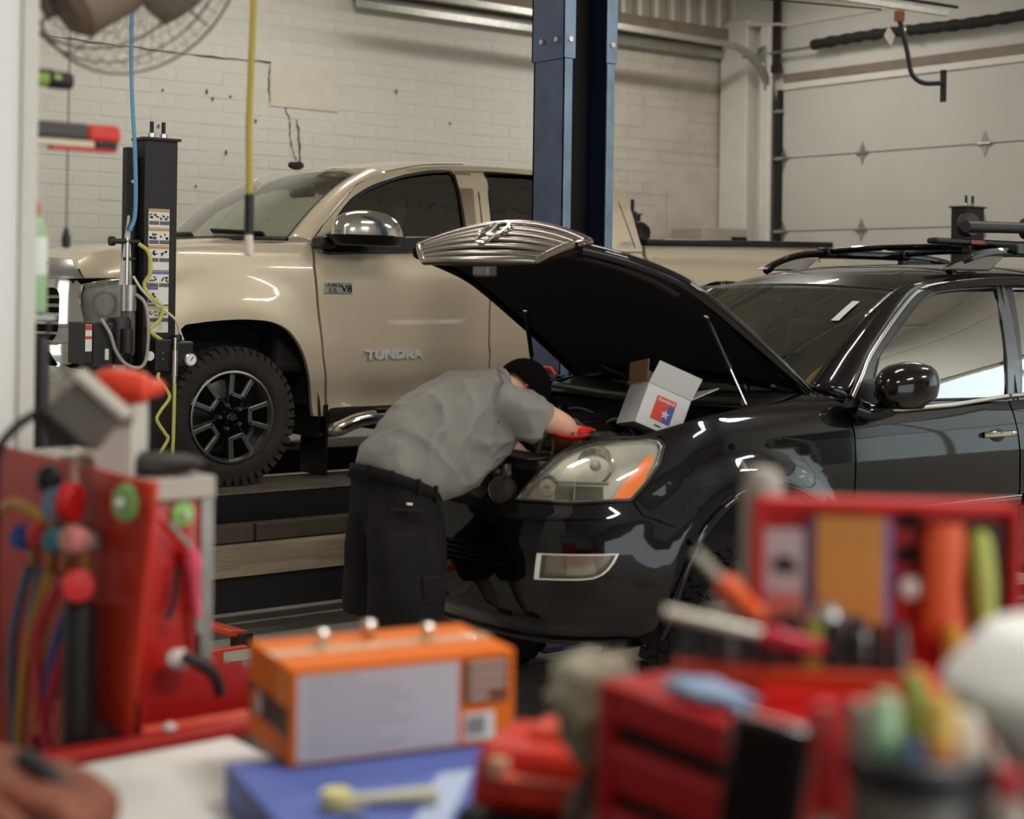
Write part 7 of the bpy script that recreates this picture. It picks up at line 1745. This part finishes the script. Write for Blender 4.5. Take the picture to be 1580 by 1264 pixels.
# ratchet lying on the blue carton
rw = thing('ratchet_wrench', 'chrome and yellow ratchet wrench lying on the blue carton', 'ratchet', F(-0.19, 2.375, BZ + 0.083), VR + R(12))
MB().lathe([(0, -0.012), (0.022, -0.012), (0.024, 0), (0.022, 0.012), (0, 0.012)], (-0.06, 0, 0.014), (0, 0, 1), n=24).obj('head', mat('ratchet_yellow', 'd8cf8a', 0.35), rw)
MB().tube([(-0.045, 0, 0.012), (0.0, 0, 0.012), (0.09, 0, 0.013)], [0.008, 0.009, 0.013], n=12).obj('handle', mat('ratchet_pale', 'c9c6a8', 0.35), rw)
MB().lathe([(0, 0), (0.013, 0.0), (0.014, 0.02), (0, 0.021)], (-0.035, -0.055, 0.0), (0, 0, 1), n=18).obj('drive_socket', M_SOCK, rw)
# red plastic tool case on a black box
bx_ = thing('black_crate', 'low black crate under the orange red tool case', 'crate', F(0.085, 2.23, BZ), VR - R(20))
MB().b2((-0.125, -0.10, 0), (0.125, 0.11, 0.006)).obj('base', M_BLACK, bx_, smooth=None)
for a_, b_ in (((-0.125, -0.10, 0), (0.125, -0.094, 0.14)), ((-0.125, 0.104, 0), (0.125, 0.11, 0.14)), ((-0.125, -0.10, 0), (-0.119, 0.11, 0.14)), ((0.119, -0.10, 0), (0.125, 0.11, 0.14))):
    MB().b2(a_, b_).obj('wall', M_BLACK, bx_, smooth=None, bevel=0.002)
MB().b2((-0.119, -0.094, 0.128), (0.119, 0.104, 0.134)).obj('lid', M_BLACK, bx_, smooth=None)
rc = thing('tool_case', 'orange red plastic tool case with two painted highlights by the orange box', 'tool case', F(0.085, 2.23, BZ + 0.141), VR - R(20))
MB().box((0, 0, 0.045), (0.235, 0.18, 0.088), taper=(0.90, 0.86)).obj('shell', mat('case_red', 'c02613', 0.4, spec=0.4), rc, bevel=0.02, seg=3)
MB().box((0, 0.01, 0.096), (0.11, 0.09, 0.022), taper=(0.8, 0.7)).obj('raised_lid', M_REDO, rc, bevel=0.008)
MB().tube(spline([(-0.05, -0.085, 0.05), (-0.045, -0.115, 0.055), (0.045, -0.115, 0.055), (0.05, -0.085, 0.05)], 5), 0.009, n=8).obj('carry_handle', M_REDO, rc)
for x in (-0.07, 0.07):
    MB().box((x, -0.082, 0.06), (0.03, 0.014, 0.030)).obj('latch', mat('highlight_cream', 'd9b48f', 0.25), rc, bevel=0.005)  # cream blocks stand in for two highlights on the shell
# red machinist chest with drawers
th_ = math.atan2(-0.20, 0.134)
chs_ = thing('drawer_chest', 'small red metal chest with three drawers on the workbench', 'tool chest', F(0.117, 1.95, BZ), VR + th_)
CW, CDp, CH = 0.245, 0.42, 0.378
MB().b2((0, 0.012, 0), (CW, CDp, CH)).obj('body', mat('chest_red', 'ad0d0b', 0.45, spec=0.25), chs_, smooth=None, bevel=0.006)
MB().b2((-0.004, -0.006, 0), (0.026, 0.012, CH)).obj('corner_post', mat('chest_red', 'ad0d0b', 0.45, spec=0.25), chs_, smooth=None, bevel=0.004)
MB().b2((0.026, -0.004, CH - 0.045), (CW, 0.012, CH)).obj('top_rail', mat('chest_red', 'ad0d0b', 0.45, spec=0.25), chs_, smooth=None, bevel=0.004)
for k in range(4):
    z1 = CH - 0.068 - 0.078 * k
    dr = MB().b2((0.030, -0.006, z1 - 0.058), (CW - 0.004, 0.012, z1)).obj('drawer', mat('drawer_red', 'b50d12', 0.4, spec=0.3), chs_, smooth=None, bevel=0.006)
    MB().b2((0.034, -0.016, z1 - 0.016), (CW - 0.010, -0.006, z1 - 0.004)).obj('pull', mat('drawer_red', 'b50d12', 0.4, spec=0.3), dr, smooth=None, bevel=0.003)
    MB().b2((0.030, 0.004, z1), (CW - 0.004, 0.0125, z1 + 0.019)).obj('gap_shadow_strip', M_UNDER, chs_, smooth=None)
def CL(x, y, z):
    p = F(0.117, 1.95, BZ + z); a = VR + th_
    return (p[0] + x * math.cos(a) - y * math.sin(a), p[1] + x * math.sin(a) + y * math.cos(a), p[2])
CT = BZ + CH
crumple('shop_cloth', 'pale blue shop cloth folded on top of the red drawer chest', 'cloth', CL(0.145, 0.045, CH), (0.075, 0.028, 0.011), mat('cloth_blue', '8fa5c2', 0.85), 21, VR + th_)
crumple('wool_mitt', 'fluffy grey wash mitt beside the red drawer chest', 'mitt', F(0.120, 2.06, 1.19), (0.062, 0.05, 0.075), mat('mitt_grey', '98917f', 0.95, var=0.2, vscale=30, bump=0.6, bscale=70), 31, VR, amp=0.35)
crumple('wool_pad', 'brownish grey pad under the fluffy mitt', 'pad', F(0.120, 2.06, BZ), (0.05, 0.045, 0.12), mat('pad_brown', '5a4c48', 0.95, var=0.2, vscale=25, bump=0.5, bscale=70), 33, VR, amp=0.15)
# socket rail and tools on the chest
srl = thing('socket_rail', 'black socket rail standing on the red drawer chest', 'socket rail', F(0.335, 1.90, CT + 0.032), VR - R(13))
MB().b2((-0.135, -0.022, -0.03), (0.16, 0.03, 0.0)).obj('rail', M_REDO, srl, smooth=None, bevel=0.005)
for k in range(11):
    x = -0.12 + 0.0245 * k; r = 0.0118; h = 0.052 + 0.004 * (k % 3)
    m_ = (M_TRIM, M_DARKSTEEL, mat('socket_grey', '5b5654', 0.35, metal=0.7), M_TRIM)[k % 4]
    if k == 6: m_ = mat('socket_lime', '8e9a2f', 0.4)
    MB().lathe([(0, 0.001), (r, 0.001), (r, h * 0.6), (r * 0.85, h * 0.65), (r * 0.85, h), (r * 0.55, h), (r * 0.55, h * 0.8), (0, h * 0.8)], (x, 0, 0), (0, 0, 1), n=18).obj('socket', m_, srl)
for k, (r_, f_, z_, l) in enumerate(((0.385, 1.84, 0.055, 'left shiny socket behind the black socket rail'), (0.405, 1.80, 0.02, 'right shiny socket at the end of the black socket rail'))):
    p = F(0.39 + 0.03 * k, 1.965 - 0.02 * k, CT)
    small_lathe('deep_socket', l, 'socket', p, [(0, 0), (0.019, 0), (0.020, 0.003), (0.020, 0.062 + 0.02 * (1 - k)), (0.016, 0.072 + 0.02 * (1 - k)), (0.006, 0.074 + 0.02 * (1 - k)), (0, 0.074 + 0.02 * (1 - k))], M_SOCK, group='deep chrome sockets')
def driver(label, a, b, c, hm, sm, r=0.011):
    t = thing('screwdriver', label, 'screwdriver', b)
    A, B_, C_ = Vector(a) - Vector(b), Vector((0, 0, 0)), Vector(c) - Vector(b)
    MB().tube([A, B_], 0.0065, n=10).obj('shaft', sm, t)
    MB().tube([B_, C_ * 0.15, C_ * 0.5, C_ * 0.9, C_], [r * 0.6, r, r * 0.85, r, r * 0.7], n=12).obj('handle', hm, t)
    return t
SPALE = mat('shaft_pale', 'c6c0b2', 0.3, metal=0.5)
driver('screwdriver with a long pale shaft pointing left above the socket rail', F(0.186, 1.90, 1.422), F(0.30, 1.895, 1.398), F(0.375, 1.89, 1.382), mat('handle_crimson', 'c0223a', 0.4), SPALE, 0.013)
driver('orange handled screwdriver leaning up to the left behind the socket rail', F(0.232, 1.99, 1.478), F(0.262, 1.98, 1.447), F(0.315, 1.965, 1.392), mat('handle_orange', 'd9571f', 0.4), SPALE, 0.017)
small_lathe('ball_socket', 'pale round socket between the two screwdrivers', 'socket', F(0.258, 1.955, CT + 0.062), [(0, 0), (0.010, 0.003), (0.0145, 0.014), (0.010, 0.026), (0, 0.029)], SPALE)
small_lathe('socket_stand', 'black stand under the pale round socket', 'stand', F(0.258, 1.955, CT), [(0, 0), (0.012, 0), (0.010, 0.062), (0, 0.062)], M_BLACK)
# open red case lid with its contents
ld = thing('open_case', 'open red plastic case propped up with labels and tools inside', 'tool case', F(0.475, 2.03, CT + 0.01), VR - R(5))
lid = MB(); lid.prism(rrect(-0.165, 0.0, 0.165, 0.205, 0.02), 0.0, 0.008, 'xz'); lo_ = lid.obj('lid_back', mat('case_bright_red', 'c1140f', 0.4), ld, smooth=None)
for a_, b_ in (((-0.165, -0.03, 0.0), (0.165, 0.0, 0.012)), ((-0.165, -0.03, 0.193), (0.165, 0.0, 0.205)), ((-0.165, -0.03, 0.0), (-0.153, 0.0, 0.205)), ((0.153, -0.03, 0.0), (0.165, 0.0, 0.205))):
    MB().b2(a_, b_).obj('lid_wall', mat('case_bright_red', 'c1140f', 0.4), ld, smooth=None, bevel=0.003)
MB().b2((-0.165, -0.20, -0.01), (0.165, 0.0, 0.0)).obj('tray', mat('case_bright_red', 'c1140f', 0.4), ld, smooth=None, bevel=0.003)
MB().b2((-0.150, -0.012, 0.05), (-0.100, -0.002, 0.165)).obj('white_label', mat('label_rose_white', 'c9bcbc', 0.6), ld, smooth=None)
MB().b2((-0.146, -0.0125, 0.052), (-0.104, -0.012, 0.085)).obj('pink_field', mat('label_pink', 'd58078', 0.6), ld, smooth=None)
MB().prism([(-0.142, 0.118), (-0.132, 0.132), (-0.118, 0.130), (-0.108, 0.118), (-0.112, 0.108), (-0.138, 0.110)], -0.0132, -0.0124, 'xz').obj('dark_logo', lk, ld, smooth=None)
MB().b2((-0.094, -0.014, 0.050), (0.008, -0.004, 0.180)).obj('label_border', mat('label_violet', '7a78b5', 0.6), ld, smooth=None)
MB().b2((-0.086, -0.020, 0.044), (-0.002, -0.014, 0.184)).obj('orange_sheet', mat('sheet_amber', 'cf8d42', 0.6, var=0.03), ld, smooth=None)
MB().b2((-0.078, -0.022, 0.040), (-0.024, -0.020, 0.058)).obj('blue_tab', mat('tab_blue', '5579b5', 0.6), ld, smooth=None)
for z in (0.168, 0.125):
    MB().b2((0.018, -0.010, z), (0.044, -0.001, z + 0.020)).obj('slot', M_UNDER, ld, smooth=None)
MB().lathe([(0, 0), (0.014, 0.002), (0.013, 0.012), (0, 0.016)], (0.032, -0.006, 0.095), (0, -1, 0), n=24).obj('white_button', mat('button_white', 'dedbd4', 0.3), ld)
MB().loft([ring((0.072, -0.022, 0.04), (0.030, 0, 0), (0, 0.015, 0)), ring((0.070, -0.022, 0.10), (0.024, 0, 0), (0, 0.015, 0)), ring((0.072, -0.022, 0.15), (0.028, 0, 0), (0, 0.015, 0)), ring((0.074, -0.022, 0.178), (0.022, 0, 0), (0, 0.012, 0))]).obj('orange_tool', mat('tool_orange_bright', 'd95b2a', 0.45), ld)
MB().loft([ring((0.122, -0.03, 0.052), (0.013, 0, 0), (0, 0.012, 0)), ring((0.118, -0.03, 0.11), (0.016, 0, 0), (0, 0.013, 0)), ring((0.114, -0.03, 0.160), (0.013, 0, 0), (0, 0.011, 0)), ring((0.114, -0.03, 0.172), (0.006, 0, 0), (0, 0.006, 0))]).obj('lime_handle', mat('handle_lime', 'a9b355', 0.45), ld)
MB().b2((0.100, -0.026, 0.045), (0.140, -0.004, 0.178)).obj('tool_recess', M_BLACK, ld, smooth=None)
MB().loft([ring((0.085, -0.06, 0.002), (0.022, 0, 0), (0, 0.02, 0)), ring((0.080, -0.06, 0.03), (0.018, 0, 0), (0, 0.016, 0)), ring((0.076, -0.055, 0.055), (0.008, 0, 0), (0, 0.008, 0))]).obj('amber_plug', mat('plug_amber', 'b08424', 0.4), ld)
small_lathe('grey_cap', 'grey domed cap on a tube behind the open red case', 'cap', F(0.335, 2.12, BZ), [(0, 0), (0.028, 0), (0.028, 0.56), (0.026, 0.60), (0.018, 0.618), (0, 0.622)], mat('cap_grey', '9a958b', 0.5))
# black hard case carrying the can and the white funnel
hc = thing('hard_case', 'black hard case at the right end of the workbench', 'case', F(0.45, 1.52, BZ), VR)
MB().b2((-0.17, -0.20, 0), (0.30, 0.16, 0.13)).obj('lower_shell', M_BLACK, hc, smooth=None, bevel=0.015)
MB().b2((-0.17, -0.20, 0.134), (0.30, 0.16, 0.27)).obj('upper_shell', M_BLACK, hc, smooth=None, bevel=0.015)
for x in (-0.08, 0.2):
    MB().box((x, -0.205, 0.134), (0.04, 0.012, 0.05)).obj('latch', M_DARKSTEEL, hc, bevel=0.003)
KT = BZ + 0.271
bt = thing('tablet_stand', 'black diagnostic tablet leaning on the red drawer chest', 'tablet', F(0.262, 1.655, 1.16), VR - R(22))
MB().box((0, 0, 0.10), (0.085, 0.016, 0.215), rot=(0.12, 0.16, 0)).obj('body', M_GLOSSBLK, bt, bevel=0.006)
MB().box((0.040, -0.004, 0.10), (0.010, 0.022, 0.21), rot=(0.12, 0.16, 0)).obj('grip_edge', M_DARKSTEEL, bt, bevel=0.004)
MB().b2((-0.05, -0.02, -0.21), (0.05, 0.03, 0.004)).obj('stand_block', M_BLACK, bt, smooth=None, bevel=0.005)
cn = thing('tool_can', 'grey metal can with a black rim full of pens and handles', 'can', F(0.388, 1.50, KT))
MB().lathe([(0.0, 0.0), (0.060, 0.0), (0.062, 0.004), (0.064, 0.128), (0.060, 0.128), (0.058, 0.008), (0, 0.008)], (0, 0, 0), (0, 0, 1), n=36).obj('body', mat('can_grey', '7a7772', 0.35, metal=0.6, var=0.06), cn)
MB().lathe([(0.064, 0.122), (0.068, 0.126), (0.068, 0.154), (0.062, 0.158), (0.058, 0.150), (0.059, 0.122)], (0, 0, 0), (0, 0, 1), n=36, cap=False).obj('black_rim', M_BLACK, cn)
def stick(nm, label, dx, dy, h, r, m_, lean=(0, 0), cap_m=None):
    p = F(0.388 + dx, 1.50 + dy, KT + 0.009)
    t = thing(nm, label, 'handle', p)
    top = Vector((lean[0], lean[1], h))
    MB().tube([(0, 0, 0), top * 0.5, top * 0.93, top], [r * 0.8, r, r, r * 0.6], n=14).obj('grip', m_, t)
    if cap_m: MB().tube([top * 0.70, top * 0.80], r * 1.08, n=14).obj('band', cap_m, t)
stick('marker_handle', 'mint green handle sticking up in the grey can', -0.036, -0.012, 0.200, 0.0135, mat('mint', 'a9cba2', 0.4), (0, 0), mat('mint_dark', '7da880', 0.4))
stick('marker_handle', 'pale grey handle at the left edge of the grey can', -0.048, 0.022, 0.185, 0.011, mat('pale_grey', '9f9c97', 0.4), (-0.006, 0))
stick('marker_handle', 'blue handle low in the grey can', -0.016, -0.036, 0.165, 0.010, mat('handle_blue', '3f5a86', 0.4))
stick('marker_handle', 'yellow orange handle in the middle of the grey can', 0.010, -0.030, 0.205, 0.0145, mat('handle_yellow', 'cfa94d', 0.4), (0, 0), mat('handle_orange2', 'd08a4a', 0.4))
stick('marker_handle', 'cream handle at the right of the grey can', 0.034, -0.018, 0.185, 0.0165, mat('cream', 'c9bfae', 0.45), (0.004, 0))
stick('marker_handle', 'lime handle behind the yellow one in the grey can', 0.002, 0.030, 0.212, 0.012, mat('handle_lime2', '93a04a', 0.45))
wfn = thing('white_jug', 'white plastic funnel jug at the right edge of the picture', 'jug', F(0.565, 1.60, KT))
MB().lathe([(0.0, 0.0), (0.062, 0.0), (0.064, 0.01), (0.058, 0.10), (0.075, 0.135), (0.125, 0.178), (0.130, 0.190), (0.124, 0.202), (0.086, 0.246), (0.080, 0.250), (0.0, 0.250)], (0, 0, 0), (0, 0, 1), n=40).obj('body', mat('jug_white', 'd7d8d6', 0.45), wfn, smooth=50)
MB().tube(spline([(-0.07, -0.05, 0.02), (-0.095, -0.07, 0.05), (-0.095, -0.07, 0.10), (-0.068, -0.045, 0.125)], 5), 0.010, n=10).obj('handle', mat('jug_white', 'd7d8d6', 0.45), wfn)
small_lathe('red_bottle_cap', 'small red cap in front of the white jug', 'cap', F(0.452, 1.44, KT + 0.131), [(0, 0), (0.012, 0), (0.013, 0.006), (0.012, 0.024), (0, 0.026)], mat('cap_red2', 'b02a2c', 0.4))
small_lathe('squeeze_bottle', 'beige squeeze bottle under the small red cap', 'bottle', F(0.452, 1.44, KT), [(0, 0), (0.026, 0), (0.028, 0.01), (0.026, 0.09), (0.012, 0.125), (0.010, 0.131), (0, 0.131)], mat('bottle_beige', 'a3968a', 0.5))
sd_ = thing('nut_driver', 'upright red handled nut driver with a beige grip end by the grey can', 'nut driver', F(0.303, 1.52, KT))
MB().lathe([(0, 0.0), (0.011, 0.0), (0.013, 0.01), (0.013, 0.075), (0.010, 0.085)], (0, 0, 0), (0, 0, 1), n=16).obj('grip_end', mat('grip_beige', 'a89784', 0.5), sd_)
MB().lathe([(0.010, 0.085), (0.0135, 0.09), (0.013, 0.175), (0.011, 0.19), (0, 0.192)], (0, 0, 0), (0, 0, 1), n=16).obj('grip', mat('grip_red', 'a81f1b', 0.4), sd_)
# parts carton on the engine
pb = thing('parts_box', 'open white parts carton with a red and blue label on the engine', 'box', (4.505, 4.855, 1.225))
RB = Matrix.Rotation(VR + R(14), 4, 'Z') @ Matrix.Rotation(R(23), 4, 'Y') @ Matrix.Rotation(R(-8), 4, 'X')
pb.rotation_euler = RB.to_euler()
M_CARD = mat('carton_white', 'c3c3c0', 0.7, var=0.03)
M_CARDIN = mat('carton_inside', '7d6049', 0.8)
bw2, bd2, bh2 = 0.20, 0.21, 0.175
for a_, b_ in (((-bw2 / 2, -bd2 / 2, 0), (bw2 / 2, -bd2 / 2 + 0.003, bh2)), ((-bw2 / 2, bd2 / 2 - 0.003, 0), (bw2 / 2, bd2 / 2, bh2)), ((-bw2 / 2, -bd2 / 2, 0), (-bw2 / 2 + 0.003, bd2 / 2, bh2)), ((bw2 / 2 - 0.003, -bd2 / 2, 0), (bw2 / 2, bd2 / 2, bh2)), ((-bw2 / 2, -bd2 / 2, 0), (bw2 / 2, bd2 / 2, 0.003))):
    MB().b2(a_, b_).obj('carton_wall', M_CARD, pb, smooth=None)
q = MB(); q.box((0, -0.02, 0.045), (bw2, 0.003, 0.098), rot=(0.38, 0, 0)); q.obj('flap', M_CARD, pb, smooth=None, loc=(0, -bd2 / 2, bh2))
q = MB(); q.box((0.045, 0, 0.045), (0.003, bd2, 0.14), rot=(0, 0.80, 0)); q.obj('flap', M_CARD, pb, smooth=None, loc=(bw2 / 2, 0, bh2))
q = MB(); q.box((0, 0.02, 0.05), (bw2, 0.003, 0.10), rot=(-0.30, 0, 0)); q.obj('flap', M_CARDIN, pb, smooth=None, loc=(0, bd2 / 2, bh2))
q = MB(); q.box((-0.02, 0, 0.045), (0.003, bd2, 0.09), rot=(0, -0.30, 0)); q.obj('flap', M_CARDIN, pb, smooth=None, loc=(-bw2 / 2, 0, bh2))
yl = -bd2 / 2 - 0.0006
lbx = MB().b2((-0.045, yl - 0.0006, 0.040), (0.045, yl, 0.140)).obj('label', mat('print_red', 'c23b26', 0.6), pb, smooth=None)
MB().prism([(0.005, 0.040), (0.045, 0.040), (0.045, 0.115), (0.018, 0.115)], yl - 0.0012, yl - 0.0006, 'xz').obj('label_blue_field', mat('print_blue', '3e4a94', 0.6), lbx, smooth=None)
text_obj('label_lettering', 'Standard', 0.021, 0.0004, mat('print_white2', 'dddcd8', 0.6), lbx, (0.0, yl - 0.0016, 0.127), (PI / 2, 0, 0))
st = []
for i in range(10):
    a = PI / 2 + i * PI / 5; r_ = 0.022 if i % 2 == 0 else 0.009
    st.append((0.012 + r_ * math.cos(a), 0.075 + r_ * math.sin(a)))
MB().prism(st, yl - 0.0018, yl - 0.0012, 'xz').obj('label_star', mat('print_pale', 'b9b4c4', 0.6), lbx, smooth=None)
MB().b2((-0.018, yl - 0.0008, 0.017), (0.012, yl, 0.023)).obj('part_number_print', lk, pb, smooth=None)
hg = MB(); hg.tube(spline([(-0.02, 0.0, 0.10), (-0.025, -0.005, 0.20), (-0.005, -0.01, 0.225), (0.02, -0.01, 0.20), (0.028, -0.01, 0.13)], 6), 0.009, n=8)
hg.obj('plastic_bag_handle', mat('bag_white', 'cfcac6', 0.35), pb)
# bits beside the bed: paper carton stacked by the wall behind the truck bed
wbx = thing('cardboard_box', 'old cardboard box standing by the wall behind the truck bed', 'box', (10.55, 10.55, 0))
for z0, z1, w in ((0.0, 0.9, 0.62), (0.9, 1.8, 0.60), (1.8, 2.40, 0.58)):
    MB().b2((-w / 2, -0.2, z0), (w / 2, 0.2, z1 - 0.004)).obj('carton', mat('wall_carton', '9a9184', 0.7, var=0.1, vscale=5), wbx, smooth=None, bevel=0.01)
MB().b2((0.08, -0.206, 2.14), (0.28, -0.2, 2.32)).obj('dark_window', M_UNDER, wbx, smooth=None)
